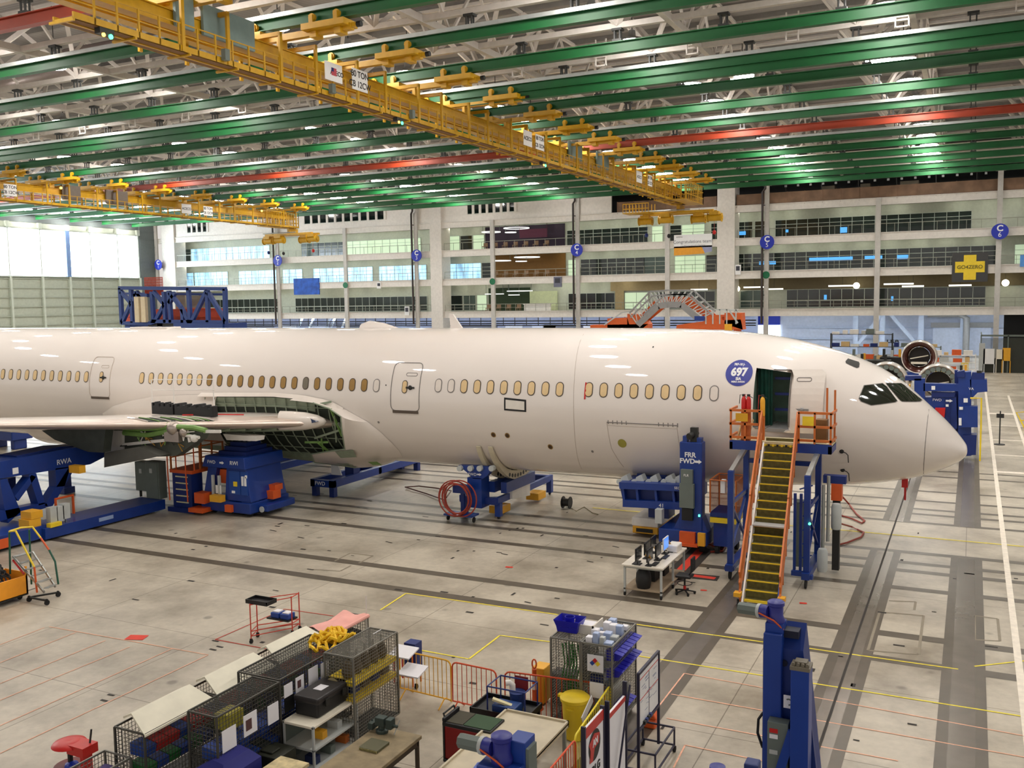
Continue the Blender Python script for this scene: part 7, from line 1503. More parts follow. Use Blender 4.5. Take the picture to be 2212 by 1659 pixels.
c = MB(); c.box(-11.25, -10.6, 12.1, 13.0, .62, .68); c.build('worn_top', mat('worn_cream', rgb(214, 196, 150), .7, var=.25, scale=7), o); c = MB(); c.box(-11.22, -10.63, 12.12, 12.98, .02, .62); c.build('crate_body', mat('grey_violet', rgb(150, 146, 160), .6), o)
c = MB(); c.box(-11.95, -11.3, 12.95, 13.5, .1, .62); c.box(-11.8, -11.5, 13.05, 13.3, .62, .66); tag(c.build('dark_case', mat('case_olive', rgb(40, 42, 30), .6), bevel=.02), 'dark olive case behind the worn-top crate', 'case')
# low wire dollies and red floor truck
o = wcage('wire_dolly', 'low wire dolly holding a violet sheet at the lower left', 'cage', -13.95, -13.3, 9.9, 11.4, .3, .95, WIREM, t=.008, top=False, wheels=False)
c = MB(); c.add([(-13.85, 10.9, .7), (-13.45, 10.9, .7), (-13.5, 11.35, .74), (-13.9, 11.35, .74)], [(0, 1, 2, 3)]); c.box(-13.88, -13.45, 10.8, 11.35, .3, .7); tag(c.build('violet_box', mat('violet_sheet', rgb(84, 66, 130), .7)), 'violet box in the low wire dolly', 'box')
c = MB(); c.box(-13.6, -13.4, 9.95, 10.7, .32, .6); tag(c.build('parts_box', mat('grey_green_parts', rgb(86, 94, 80), .6)), 'grey green parts box at the near end of the wire dolly', 'box')
for x in (-13.85, -13.4):
    for y in (10.0, 11.3): caster(x, y, o, .13, zc=.15)
o = thing('red_reel_stand', 'red stand with two round discs on the floor at the lower left', 'stand', PZ(155, 1640, 0))
q = PZ(150, 1605, .55)
c = MB(); c.lathe([(.001, .04), (.16, .06), (.3, .02), (.33, -.02), (.001, -.03)], q, n=24); c.build('upper_disc', RED, o, smooth=True)
c = MB(); c.lathe([(.001, 0), (.34, 0), (.34, -.05), (.001, -.06)], (q.x+.05, q.y, .12), n=24); c.build('lower_disc', mat('dark_red', rgb(110, 18, 18), .5), o, smooth=True)
c = MB(); c.box(q.x+.1, q.x+.55, q.y-.15, q.y+.2, .42, .6); c.box(q.x+.4, q.x+.5, q.y-.1, q.y+.1, 0, .42); c.build('arm', RED, o)
c = MB(); c.tube((q.x, q.y, .1), (q.x, q.y, .55), .05, 8); c.tube((q.x+.45, q.y+.1, .6), (q.x+.45, q.y+.15, .85), .02, 6); c.build('post', DSTEEL, o)
c = MB(); q = PZ(155, 1655, .1); c.lathe([(.001, 0), (.16, .05), (.12, .16), (.001, .2)], (q.x, q.y, 0), n=9); tag(c.build('blue_wrap', mat('wrap_blue', rgb(20, 60, 190), .4)), 'crumpled bright blue wrap at the bottom left edge', 'wrap')
# red wire cart on the open floor
o = thing('red_cart', 'thin red wheeled frame cart standing alone on the open floor', 'cart', (-16.6, 19.3, 0))
A, B, C_, D = PZ(543, 1390, 0), PZ(632, 1372, 0), PZ(648, 1362, 0), PZ(557, 1376, 0)
RC = mat('cart_red', rgb(200, 62, 40), .5)
for P_ in (A, B, C_, D): c = MB(); c.tube(P_+Vector((0, 0, .12)), P_+Vector((0, 0, 1.08)), .016, 6); c.build('upright', RC, o); caster(P_.x, P_.y, o, .055)
for z in (.2, .33, 1.05):
    c = MB()
    for a, b2 in ((A, B), (B, C_), (C_, D), (D, A)): c.tube(a+Vector((0, 0, z)), b2+Vector((0, 0, z)), .013, 6)
    c.build('frame_rail', RC, o)
m_ = (A+D)/2; c = MB(); c.box(m_.x-.1, m_.x+.62, m_.y-.18, m_.y+.22, 1.06, 1.1)
for a, b2, d, e in ((-.1, .62, -.18, -.16), (-.1, .62, .2, .22), (-.1, -.08, -.18, .22), (.6, .62, -.18, .22)): c.box(m_.x+a, m_.x+b2, m_.y+d, m_.y+e, 1.1, 1.17)
c.build('black_tray', BLACK, o)
m2 = (B+C_)/2; c = MB(); c.box(m2.x-.85, m2.x-.1, m2.y-.2, m2.y+.2, .34, .38); c.build('lower_tray', BLACK, o)
for k, x in enumerate((-.75, -.42)): c = MB(); c.box(m2.x+x, m2.x+x+.28, m2.y-.15, m2.y+.15, .38, .52); b_ = tag(c.build('blue_tub', BB2, bevel=.015), ['left', 'right'][k]+' blue tub of papers on the lower tray of the red cart', 'tub'); c = MB(); c.box(m2.x+x+.04, m2.x+x+.24, m2.y-.1, m2.y+.1, .52, .55); c.build('papers', PAPR, b_)
# work bench with vise
o = thing('work_bench', 'worn brown work bench with an iron vise', 'bench', (-9.5, 13.0, 0))
c = MB(); c.box(-10.0, -9.0, 11.6, 14.3, .88, .95); c.build('bench_top', mat('bench_brown', rgb(138, 122, 92), .7, var=.25, scale=4), o, bevel=.01)
for x in (-9.95, -9.05):
    for y in (11.7, 14.2): c = MB(); c.box(x-.03, x+.03, y-.03, y+.03, 0, .88); c.build('leg', mat('bench_leg', rgb(70, 60, 46), .6), o)
c = MB(); c.box(-9.95, -9.05, 14.2, 14.24, .15, .25); c.box(-9.08, -9.02, 11.7, 14.2, .78, .88); c.build('stretcher', mat('bench_leg', (0, 0, 0)), o)
vi = thing('bench_vise', 'dark grey bench vise at the far end of the brown bench', 'vise', (-9.75, 14.1, .95)); IR = mat('vise_iron', rgb(64, 76, 72), .5, .4)
c = MB(); c.lathe([(.001, 0), (.12, 0), (.12, .05), (.07, .08), (.07, .14), (.001, .14)], (-9.75, 14.1, .95), n=14); c.build('base', IR, vi); c = MB(); c.box(-9.86, -9.66, 14.02, 14.18, 1.09, 1.25); c.box(-9.62, -9.5, 14.02, 14.18, 1.06, 1.25); c.tube((-9.66, 14.1, 1.12), (-9.4, 14.1, 1.12), .03, 8); c.build('jaw', IR, vi, bevel=.012)
c = MB(); c.tube((-9.42, 14.0, 1.0), (-9.42, 14.2, 1.2), .01, 6); c.build('handle', GALV, vi); c = MB(); c.tube((-9.98, 14.12, .95), (-9.98, 14.12, 1.15), .012, 6); c.box(-10.0, -9.9, 14.0, 14.2, 1.0, 1.12); c.build('rear_jaw', IR, vi)
c = MB(); c.box(-9.75, -9.35, 13.35, 13.75, .95, 1.0); b_ = tag(c.build('ribbed_plate', mat('plate_olive', rgb(84, 82, 54), .5), bevel=.01), 'olive ribbed plate lying on the brown bench', 'plate')
c = MB()
for k in range(14): c.box(-9.73+.028*k, -9.72+.028*k, 13.33, 13.35, .955, .995)
c.build('plate_rib', mat('rib_pale', rgb(150, 140, 90), .5), b_)
# red and green tool cabinet
o = thing('tool_cabinet', 'wheeled red tool cabinet with black and green top', 'cabinet', (-8.4, 15.2, 0))
x0, x1, y0, y1 = -8.95, -7.9, 14.95, 15.55
c = MB(); c.box(x0+.03, x1-.03, y0+.03, y1-.03, .2, .86); c.build('body', mat('cabinet_red', rgb(140, 14, 16), .4), o, bevel=.02); c = MB(); c.box(x0, x1, y0, y1, .86, .94); c.box(x0, x0+.06, y0, y1, .94, 1.02); c.box(x0, x1, y0, y1, .14, .2); c.build('black_trim', BLACK, o, bevel=.015)
c = MB(); c.box(x0+.45, x1-.03, y0+.04, y1-.04, .94, .952); c.build('green_mat', mat('mat_green', rgb(50, 76, 48), .8), o); c = MB(); c.box(x0+.08, x0+.43, y0+.04, y1-.04, .94, .95); c.build('olive_mat', mat('mat_olive', rgb(66, 62, 46), .8), o)
for x in (x0+.02, x1-.02):
    c = MB(); c.box(x-.02, x+.02, y0+.02, y0+.06, .2, .86); c.build('corner_strip', BLACK, o)
c = MB(); c.path([(x0+.02, y0+.1, .95), (x0-.02, y0+.1, 1.06), (x0-.02, y1-.1, 1.06), (x0+.02, y1-.1, .95)], .02, 6); c.build('push_handle', BLACK, o)
for x in (x0+.1, x1-.1):
    for y in (y0+.08, y1-.08): caster(x, y, o, .07)
# large pale table
o = thing('steel_table', 'large pale steel-topped table in the foreground', 'table', (-7.4, 14.4, 0))
c = MB(); c.box(-8.1, -6.75, 12.4, 16.0, .87, .9)
for a, b2, d, e in ((-8.1, -6.75, 15.96, 16.0), (-8.1, -8.06, 12.4, 16), (-6.79, -6.75, 12.4, 16)): c.box(a, b2, d, e, .82, .94)
c.build('table_top', mat('table_pale', rgb(196, 184, 158), .5, var=.12, scale=2.5), o)
for x in (-8.03, -6.82):
    for y in (12.5, 15.93): c = MB(); c.box(x-.03, x+.03, y-.03, y+.03, 0, .87); c.build('leg', GALV, o)
# black utility cart
o = thing('utility_cart', 'black utility cart with a raised tube frame behind the pale table', 'cart', (-8.2, 16.5, 0))
x0, x1, y0, y1 = -8.98, -7.72, 16.1, 16.9
for z in (.3, .68): c = MB(); c.box(x0, x1, y0, y1, z-.04, z); c.box(x0, x1, y0, y0+.03, z, z+.08); c.box(x0, x1, y1-.03, y1, z, z+.08); c.box(x0, x0+.03, y0, y1, z, z+.08); c.box(x1-.03, x1, y0, y1, z, z+.08); c.build('tray', BLACK, o)
for x in (x0+.06, x1-.06):
    for y in (y0+.06, y1-.06): c = MB(); c.box(x-.03, x+.03, y-.03, y+.03, .12, .68); c.build('leg', BLACK, o); caster(x, y, o, .06)
c = MB(); c.path([(-8.62, y0+.1, .68), (-8.62, y0+.1, 1.22), (-8.62, y1-.1, 1.22), (-8.62, y1-.1, .68)], .016, 6); c.path([(x1-.06, y0+.1, .68), (x1-.06, y0+.1, 1.22), (x1-.06, y1-.1, 1.22), (x1-.06, y1-.1, .68)], .016, 6)
for y in (y0+.1, y1-.1): c.tube((-8.62, y, 1.22), (x1-.06, y, 1.22), .016, 6)
c.build('tube_frame', NAVY, o)
c = MB(); c.box(-8.5, -7.98, 16.15, 16.5, .68, .88); b_ = tag(c.build('blue_tub', mat('tub_blue', rgb(22, 62, 124), .5), bevel=.02), 'open blue tub on the black utility cart', 'tub'); c = MB(); c.bar((-8.5, 16.2, .98), (-8.12, 16.3, .86), .1, .04); tag(c.build('filter_block', mat('filter_cream', rgb(226, 216, 170), .7)), 'cream ribbed filter block lying across the blue tub', 'filter')
c = MB(); c.lathe([(.001, 0), (.13, .0), (.16, .3), (.17, .32), (.001, .32)], (-8.18, 16.68, .68), n=18); tag(c.build('blue_bucket', mat('bucket_blue', rgb(40, 60, 120), .5), smooth=True), 'blue bucket behind the tub on the black cart', 'bucket')
c = MB(); c.path([(-8.28, 16.68, 1.0), (-8.28, 16.68, 1.12), (-8.33, 16.64, 1.18), (-8.4, 16.6, 1.17)], .06, 10); tag(c.build('white_elbow', WHITE, smooth=True), 'white elbow pipe standing in the blue bucket', 'pipe')
c = MB(); c.box(-8.32, -8.02, 16.86, 16.88, .95, 1.25); tag(c.build('red_folder', mat('folder_red', rgb(130, 24, 28), .6)), 'dark red folder hung on the black cart frame', 'folder')
c = MB(); c.box(-7.9, -7.8, 16.05, 16.12, .45, .75); tag(c.build('yellow_rag', YEL2), 'yellow rag hanging from the black cart tray', 'rag')
# yellow cabinets and black cart behind the orange barrier
for k, (px, py, w_, h, m_, lab) in enumerate(((1150, 1495, .3, .85, YELO, 'yellow drum pump behind the black utility cart'), (1200, 1500, .5, .75, BLACK, 'black low cart behind the orange barrier'),)):
    q = PZ(px, py+40, 0); c = MB(); c.box(q.x-w_/2, q.x+w_/2, q.y+.3, q.y+.7, .05, h); c.box(q.x-w_/2+.05, q.x+w_/2-.05, q.y+.35, q.y+.65, 0, .05); tag(c.build('floor_unit', m_, bevel=.02), lab, 'cart')
# yellow trash can
q = Vector((-7.12, 17.2, 0)); o = thing('trash_can', 'round yellow trash can with lid inside the barriers', 'trash can', q)
c = MB(); c.lathe([(.001, .02), (.22, .02), (.27, .78), (.3, .8), (.3, .84)], q, n=24); c.build('can', YEL2, o, smooth=True); c = MB(); c.lathe([(.31, .83), (.31, .87), (.25, .92), (.001, .94)], q, n=24); c.box(q.x-.36, q.x-.28, q.y-.06, q.y+.06, .83, .88); c.build('lid', YEL2, o, smooth=True); c = MB(); c.box(q.x-.07, q.x+.09, q.y-.31, q.y-.28, .68, .72); c.build('handle', YEL2, o)
for a in range(3): c = MB(); c.lathe([(.001, 0), (.04, 0), (.04, .04), (.001, .04)], (q.x+.15*cos(a*2.1), q.y+.15*sin(a*2.1), -.0), n=8); c.build('foot', RUB, o)
c = MB(); c.bar((-6.78, 16.75, .62), (-6.7, 17.1, .95), .02, .3, up=(0, 1, 0)); tag(c.build('white_placard', PAPR), 'white placard leaning between the trash can and the yellow barrier', 'placard')
# crowd barriers
def barrier(a, b2, m_, label, n=None, h=1.07):
    a, b2 = Vector((*a, 0)), Vector((*b2, 0)); d = (b2-a); L_ = d.length; d.normalize(); o = thing('crowd_barrier', label, 'barrier', (a+b2)/2, group='crowd barriers of the tool area')
    up = Vector((0, 0, 1)); c = MB(); r = .12
    pts = [a+up*.18]+[a+up*(h-r)]+[a+d*(r-r*cos(t))+up*(h-r+r*sin(t)) for t in (pi/6, pi/3, pi/2)]+[b2-d*(r-r*cos(t))+up*(h-r+r*sin(t)) for t in (pi/2, pi/3, pi/6)]+[b2+up*(h-r), b2+up*.18]
    c.path(pts, .019, 7, True); c.build('outer_frame', m_, o, smooth=True)
    n = n or int(L_/.115)
    for k in range(1, n): p = a+d*(L_*k/n); c = MB(); c.tube(p+up*.18, p+up*(h-.01), .009, 5); c.build('bar', m_, o)
    nrm = Vector((-d.y, d.x, 0))
    for t in (.12, .88): p = a+d*L_*t; c = MB(); c.path([p+nrm*.26+up*.015, p+nrm*.03+up*.18, p-nrm*.03+up*.18, p-nrm*.26+up*.015], .016, 6); c.build('foot', m_, o)
    return o
BOR = mat('barrier_orange', rgb(214, 78, 34), .5); BYE = mat('barrier_yellow', rgb(236, 176, 44), .5); BYL = mat('barrier_lemon', rgb(234, 212, 46), .5)
barrier((-11.55, 17.48), (-10.15, 17.38), BYE, 'amber crowd barrier left of the orange ones'); barrier((-10.1, 17.36), (-8.98, 17.3), BOR, 'orange crowd barrier joining the amber one'); barrier((-8.8, 17.35), (-6.62, 17.6), BOR, 'long orange crowd barrier behind the yellow trash can')
barrier((-6.5, 17.6), (-6.3, 15.2), BYL, 'lemon yellow crowd barrier running toward the viewer'); barrier((-6.25, 15.1), (-6.2, 12.8), BOR, 'orange crowd barrier cut by the bottom edge'); barrier((-6.12, 13.5), (-6.0, 12.0), BYL, 'small lemon barrier at the bottom edge by the blue motor')
# two white carts left of the amber barrier
o = thing('clipboard_cart', 'small cart with tilted white trays left of the amber barrier', 'cart', (-10.9, 17.1, 0))
for q, z in ((PZ(868, 1412, 1.15), 1.15), (PZ(888, 1452, .85), .85)):
    c = MB(); c.add([(q.x-.25, q.y-.2, z), (q.x+.3, q.y-.2, z), (q.x+.3, q.y+.25, z+.1), (q.x-.25, q.y+.25, z+.1), (q.x-.25, q.y-.2, z-.03), (q.x+.3, q.y-.2, z-.03), (q.x+.3, q.y+.25, z+.07), (q.x-.25, q.y+.25, z+.07)], [(0, 1, 2, 3), (7, 6, 5, 4), (0, 4, 5, 1), (1, 5, 6, 2), (2, 6, 7, 3), (3, 7, 4, 0)]); c.build('tray', PAPR, o)
q = PZ(880, 1484, 0); c = MB()
for x in (-.25, .25):
    for y in (-.15, .2): c.box(q.x+x-.015, q.x+x+.015, q.y+y-.015, q.y+y+.015, .1, .85)
c.box(q.x-.25, q.x+.25, q.y-.15, q.y+.2, .3, .33); c.build('frame', RC, o); c = MB(); c.box(q.x+.0, q.x+.3, q.y-.1, q.y+.2, .33, 1.1); c.build('navy_box', NAVY, o)
for x in (-.25, .25): caster(q.x+x, q.y, o, .05)
# orange delineator post
q = PZ(1163, 1500, 0); q = Vector((-8.45, 18.1, 0)); o = thing('delineator_post', 'orange delineator post with ring top behind the barriers', 'post', q)
c = MB(); c.lathe([(.001, 0), (.2, 0), (.18, .05), (.06, .08), (.055, .55), (.05, .9), (.001, .92)], q, n=14); c.build('post', ORG2, o, smooth=True); c = MB(); c.lathe([(.061, .45), (.061, .58)], q, n=14); c.lathe([(.059, .66), (.059, .76)], q, n=14); c.build('white_band', WHITE, o)
c = MB(); c.path([q+Vector((.05*cos(t), 0, 1.02+.1*sin(t))) for t in [2*pi*i/14 for i in range(14)]], .018, 6, True); c.build('ring', ORG2, o, smooth=True)
# right mesh storage
o = wcage('mesh_cage', 'mesh storage cage piled with supplies beside the whiteboards', 'cage', -7.78, -7.12, 17.5, 18.5, .14, 1.92, WIREM, sp=.06, t=.008)
for k in range(9): c = MB(); x = -7.6+.05*k; y = 17.7+.06*(k % 4); c.path([(x, y, 1.75), (x+.03, y+.05, 1.3), (x-.04, y, .9), (x+.02, y+.04, .35)], .018, 5); tag(c.build('green_hose', mat('hose_green', rgb(30, 120, 40), .5), smooth=True), 'green hose hanging inside the mesh storage cage, %s from the left' % ORD(k), 'hose', 'green hoses inside the mesh storage cage')
q = PZ(1232, 1362, 1.94); c = MB(); 
for s0, s1, z0, z1 in ((.2, .22, 1.94, 2.06), (.22, .27, 2.06, 2.2)):
    A_ = [(q.x-s0-.04, q.y-s0*.75, z0), (q.x+s0, q.y-s0*.75, z0), (q.x+s0, q.y+s0, z0), (q.x-s0-.04, q.y+s0, z0)]; B_ = [(q.x-s1-.04, q.y-s1*.75, z1), (q.x+s1, q.y-s1*.75, z1), (q.x+s1, q.y+s1, z1), (q.x-s1-.04, q.y+s1, z1)]
    c.add(A_+B_, [(0, 1, 5, 4), (1, 2, 6, 5), (2, 3, 7, 6), (3, 0, 4, 7), (0, 3, 2, 1)])
c.lathe([(.09, 0), (.11, .14), (.1, .14), (.08, 0)], (q.x-.02, q.y+.03, 2.1), n=14); tag(c.build('basket', VBLUE, bevel=.01), 'bright blue plastic basket on top of the mesh cage', 'basket')
q = Vector((-7.3, 18.25, 1.93)); c = MB(); c.box(q.x-.25, q.x+.3, q.y-.3, q.y+.3, 1.93, 2.0); c.box(q.x-.25, q.x+.3, q.y-.3, q.y-.27, 2.0, 2.12); c.box(q.x-.25, q.x-.22, q.y-.3, q.y+.3, 2.0, 2.12); c.box(q.x+.27, q.x+.3, q.y-.3, q.y+.3, 2.0, 2.12); b_ = tag(c.build('open_carton', mat('carton_white', rgb(222, 214, 200), .6)), 'open white carton on top of the mesh cage behind the basket', 'box'); c = MB(); c.box(q.x-.15, q.x+.2, q.y-.15, q.y+.2, 2.0, 2.05); c.build('paper_stack', PAPR, b_)
o = wcage('bin_rack', 'mesh rack with rows of tilted blue bins on its right side', 'rack', -7.08, -6.42, 17.5, 19.0, .14, 1.92, WIREM, sp=.06, t=.008, top=False)
for z, n_ in ((1.55, 7), (1.2, 7), (.35, 5)):
    for k in range(n_):
        y = 17.62+.19*k; c = MB(); c.prism([(-6.6, z), (-6.32, z+.05), (-6.24, z+.16), (-6.6, z+.24)], 'y', y, y+.16); b_ = tag(c.build('tilt_bin', VBLUE), 'tilted blue bin on the %s row of the mesh rack, %s from the near end' % ({1.55: 'top', 1.2: 'middle', .35: 'bottom'}[z], ORD(k)), 'bin', 'tilted blue bins, %s row' % {1.55: 'top', 1.2: 'middle', .35: 'bottom'}[z])
        c = MB(); c.box(-6.335, -6.31, y+.05, y+.11, z+.06, z+.12); c.build('bin_label', PAPR, b_)
for z in (1.0, .6, 1.45, 1.88): c = MB(); c.box(-7.05, -6.5, 17.55, 18.95, z-.02, z); c.build('shelf', GALV, o)
c = MB(); c.box(-6.95, -6.6, 17.47, 17.49, 1.35, 1.7); pl_ = c.build('sign_sheet', PAPR, o)
for dx, dz, m_ in ((0, .06, RED), (-.06, 0, BB2), (.06, 0, YEL2), (0, -.06, WHITE)): c = MB(); x, z = -6.78+dx, 1.53+dz; c.prism([(x-.055, z), (x, z-.055), (x+.055, z), (x, z+.055)], 'y', 17.46, 17.47); c.build('hazard_diamond', m_, pl_)
c = MB(); c.box(-6.9, -6.6, 17.47, 17.49, .8, 1.12); c.build('sign_sheet', PAPR, o)
r_ = random.Random(9); PLB = mat('wrap_pale_blue', rgb(170, 186, 220), .3)
for k in range(16):
    x = -6.95+.14*(k % 4); y = 17.65+.33*(k//4); s_ = r_.uniform(.06, .1); c = MB(); c.box(x-s_, x+s_*.8, y-s_, y+s_, 1.89, 1.95+r_.random()*.2); tag(c.build('supply_pack', [PAPR, PLB, LGREY, RED if k == 9 else PLB, NAVY if k == 14 else PAPR][k % 5], bevel=.015), 'wrapped supply pack on top of the bin rack, %s row back, %s from left' % (ORD(k//4), ORD(k % 4)), 'pack', 'supply packs heaped on the bin rack')
for k in range(8): c = MB(); y = 17.6+.16*k; c.box(-6.95, -6.7, y, y+.12, 1.0, 1.2+.05*(k % 3)); tag(c.build('supply_box', [NAVY, LGREY, PLB][k % 3]), 'supply box on the middle shelf of the bin rack, %s from the near end' % ORD(k), 'box', 'supply boxes inside the bin rack')
# whiteboard on wheeled frame
o = thing('whiteboard', 'wheeled whiteboard with red grid lines and dark frame', 'board', (-5.45, 16.9, 0)); FR = mat('frame_navy', rgb(34, 32, 58), .5)
X = -5.42; ya, yb = 16.2, 17.45
c = MB(); c.box(X-.02, X, ya+.04, yb-.04, .95, 1.95); b_ = c.build('board', mat('board_white', rgb(226, 228, 232), .25), o)
for a, b2 in (((ya, 1.85), (yb, 1.85)), ((ya, 1.45), (yb, 1.45)),): c = MB(); c.box(X, X+.004, a[0]+.04, b2[0]-.04, a[1], a[1]+.015); c.build('red_line', RED, b_)
c = MB(); c.box(X, X+.005, (ya+yb)/2-.01, (ya+yb)/2+.01, .95, 1.85); c.build('grid_line', FR, b_)
r_ = random.Random(2); c = MB()
for k in range(26): y = r_.uniform(ya+.1, yb-.3); z = r_.uniform(1.05, 1.8); c.box(X, X+.003, y, y+r_.uniform(.06, .25), z, z+.01)
c.build('handwriting', mat('ink_blue', rgb(120, 130, 160), .6), b_)
for y in (ya, yb): c = MB(); c.box(X-.03, X+.02, y-.02, y+.02, .1, 2.02); c.build('upright', FR, o)
for z in (1.98, .88): c = MB(); c.box(X-.03, X+.02, ya, yb, z, z+.05); c.build('cross_bar', FR, o)
for x in (-5.75, -5.1):
    for z in (.14, .5): c = MB(); c.box(x-.015, x+.015, ya, yb, z-.015, z+.015); c.build('base_rail', FR, o)
    for y in (ya, yb): c = MB(); c.box(x-.015, x+.015, y-.015, y+.015, .1, .5); c.build('base_post', FR, o); caster(x, y, o, .05)
for y in (ya, yb):
    for z in (.14, .5): c = MB(); c.box(-5.75, -5.1, y-.015, y+.015, z-.015, z+.015); c.build('base_rail', FR, o)
for k in range(4): c = MB(); y = 16.45+.12*k; c.box(X+.0, X+.05, y, y+.08, .93, .99); tag(c.build('marker_box', [BLACK, NAVY][k % 2]), 'dark marker or eraser on the whiteboard ledge, %s from the left' % ORD(k), 'marker', 'markers on the whiteboard ledge')
q = PZ(1405, 1575, 0); c = MB(); c.prism([(q.x-.25, .2), (q.x+.15, .2), (q.x-.05, .5)], 'y', q.y, q.y+.25); c.box(q.x-.2, q.x+.1, q.y, q.y+.25, 0, .2); tag(c.build('orange_bag', ORG2, bevel=.03), 'orange bag lying inside the whiteboard frame base', 'bag')
# sign boards at the lower right of the tool area
o = thing('sign_board', 'tall white sign board lettered TRI G and DRI with a red emblem', 'sign', (-5.6, 14.4, 0))
c = MB(); c.box(-5.62, -5.58, 13.9, 14.75, .1, 1.9); b_ = c.build('board', PAPR, o)
c = MB(); c.box(-5.575, -5.57, 13.9, 14.75, 1.72, 1.9); c.build('red_header', RED, b_)
c = MB(); c.lathe([(.001, 0), (.27, 0)], (-5.572, 14.32, 1.45), (1, 0, 0), 24); c.build('black_oval', BLACK, b_); c = MB(); c.prism([(14.05, 1.55), (14.3, 1.66), (14.55, 1.58), (14.5, 1.42), (14.3, 1.4), (14.22, 1.2), (14.08, 1.22), (14.12, 1.42)], 'x', -5.57, -5.566); c.build('red_emblem', RED, b_)
lettering('AN', .16, face_x((-5.563, 14.33, 1.5)), TXTW, b_, bold=.006)
lettering('TRI G', .2, face_x((-5.574, 14.33, 1.02)), TXTB, b_, bold=.006); lettering('DRI', .2, face_x((-5.574, 14.28, .72)), TXTB, b_, bold=.006)
for y in (13.88, 14.77): c = MB(); c.box(-5.64, -5.56, y-.02, y+.02, 0, 1.95); c.build('post', FR, o)
c = MB(); c.box(-5.9, -5.3, 13.86, 13.9, 0, .04); c.box(-5.9, -5.3, 14.75, 14.79, 0, .04); c.build('foot', FR, o)
o = thing('sign_board', 'white sign board edged in red between the lettered board and the whiteboard', 'sign', (-5.55, 15.3, 0))
c = MB(); c.box(-5.57, -5.53, 14.9, 15.75, .05, 1.75); b_ = c.build('board', PAPR, o); c = MB(); c.box(-5.525, -5.52, 14.9, 15.75, .05, .12); c.box(-5.525, -5.52, 14.9, 15.75, 1.66, 1.75); c.build('red_edge', RED, b_)
for y in (14.87, 15.8): c = MB(); c.box(-5.59, -5.51, y-.02, y+.02, 0, 2.0); c.build('post', FR, o)
c = MB(); c.bar((-5.45, 14.9, .05), (-5.45, 15.8, 1.95), .03); c.box(-5.8, -5.3, 14.85, 14.89, 0, .04); c.box(-5.8, -5.3, 15.78, 15.82, 0, .04); c.build('brace', FR, o)
# ---- tall blue lift towers in the near foreground
def motor(q, par, s_=1.0, dirx=-1, dy=.3):
    MV = mat('gearbox_violet', rgb(44, 48, 140), .4)
    c = MB(); c.lathe([(.001, 0), (.13*s_, 0), (.14*s_, .05*s_), (.11*s_, .12*s_), (.11*s_, .26*s_), (.13*s_, .28*s_), (.13*s_, .33*s_), (.1*s_, .35*s_), (.001, .36*s_)], q, n=20); b_ = c.build('gearbox', MV, par, smooth=True)
    a = q+Vector((dirx*.1*s_, -.02, .16*s_)); d = Vector((dirx, dy, -.08)).normalized()
    c = MB(); c.tube(a, a+d*.13*s_, .1*s_, 16); c.build('gear_neck', MV, b_, smooth=True); c = MB(); c.tube(a+d*.13*s_, a+d*.18*s_, .11*s_, 16); c.build('motor_flange', LGREY, b_, smooth=True); c = MB(); c.tube(a+d*.18*s_, a+d*.5*s_, .095*s_, 8); c.build('motor_body', GREYB, b_)
    c = MB(); c.path([a+d*.15*s_+Vector((0, -.1, 0)), q+Vector((.0, -.16, .08)), q+Vector((.12, -.1, -.05))], .012*s_, 6); c.build('orange_cable', ORG2, b_); return b_
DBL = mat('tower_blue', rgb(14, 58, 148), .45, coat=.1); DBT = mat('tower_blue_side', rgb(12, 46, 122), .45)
YT_ = 12.8; o = thing('lift_tower', 'tall blue lift tower with grey motor on top in the right foreground', 'jig', (-2.3, YT_, 0))
a, b2, d, e = PY(1652, 1362, YT_), PY(1692, 1352, YT_), PY(1737, 1350, YT_+.25), PY(1706, 1440, YT_-.3)
c = MB(); c.box(a.x, b2.x, YT_-.1, YT_+.35, 0, a.z); c.build('front_column', DBL, o, bevel=.015)
c = MB(); c.box(a.x-.02, a.x, YT_, YT_+.3, 0, a.z-.1); c.build('edge_strip', mat('strip_brown', rgb(52, 34, 28), .6), o)
c = MB(); xr = PY(1735, 1370, YT_).x; xr2 = PY(1762, 1659, YT_).x
c.add([(b2.x, YT_+.3, 0), (xr2+.3, YT_+.3, 0), (xr, YT_+.3, b2.z-.02), (b2.x, YT_+.3, b2.z-.02), (b2.x, YT_+.02, 0), (xr2+.3, YT_+.02, 0), (xr, YT_+.02, b2.z-.32), (b2.x, YT_+.02, b2.z-.32)], [(0, 1, 2, 3), (7, 6, 5, 4), (0, 4, 5, 1), (1, 5, 6, 2), (2, 6, 7, 3), (3, 7, 4, 0)]); c.build('web_plate', DBT, o)
q = PY(1713, 1356, YT_+.2); c = MB(); c.box(q.x-.1, q.x+.1, YT_+.05, YT_+.25, q.z-.1, q.z-.0); c.build('top_slot', mat('slot_navy', rgb(8, 14, 44), .6), o)
q = PY(1694, 1433, YT_); c = MB(); c.tube((q.x, YT_+.0, q.z), (q.x, YT_+.06, q.z), .045, 16); c.build('round_hole', mat('slot_navy', (0, 0, 0)), o)
x0, x1 = PY(1708, 1450, YT_-.35).x, PY(1748, 1450, YT_-.35).x; zt = PY(1708, 1446, YT_-.35).z
c = MB(); c.box(x0, x1, YT_-.35, YT_-.05, 0, zt); c.build('side_column', DBL, o, bevel=.01)
q = PY(1728, 1432, YT_-.3); c = MB(); c.box(x0-.01, x1+.01, YT_-.37, YT_-.1, zt, zt+.05); c.box(x0+.04, x1-.04, YT_-.3, YT_-.15, zt+.05, zt+.1)
for k in range(4): c.tube((x0+.03+.06*k, YT_-.34, zt+.07), (x0+.03+.06*k, YT_-.3, zt+.07), .025, 8)
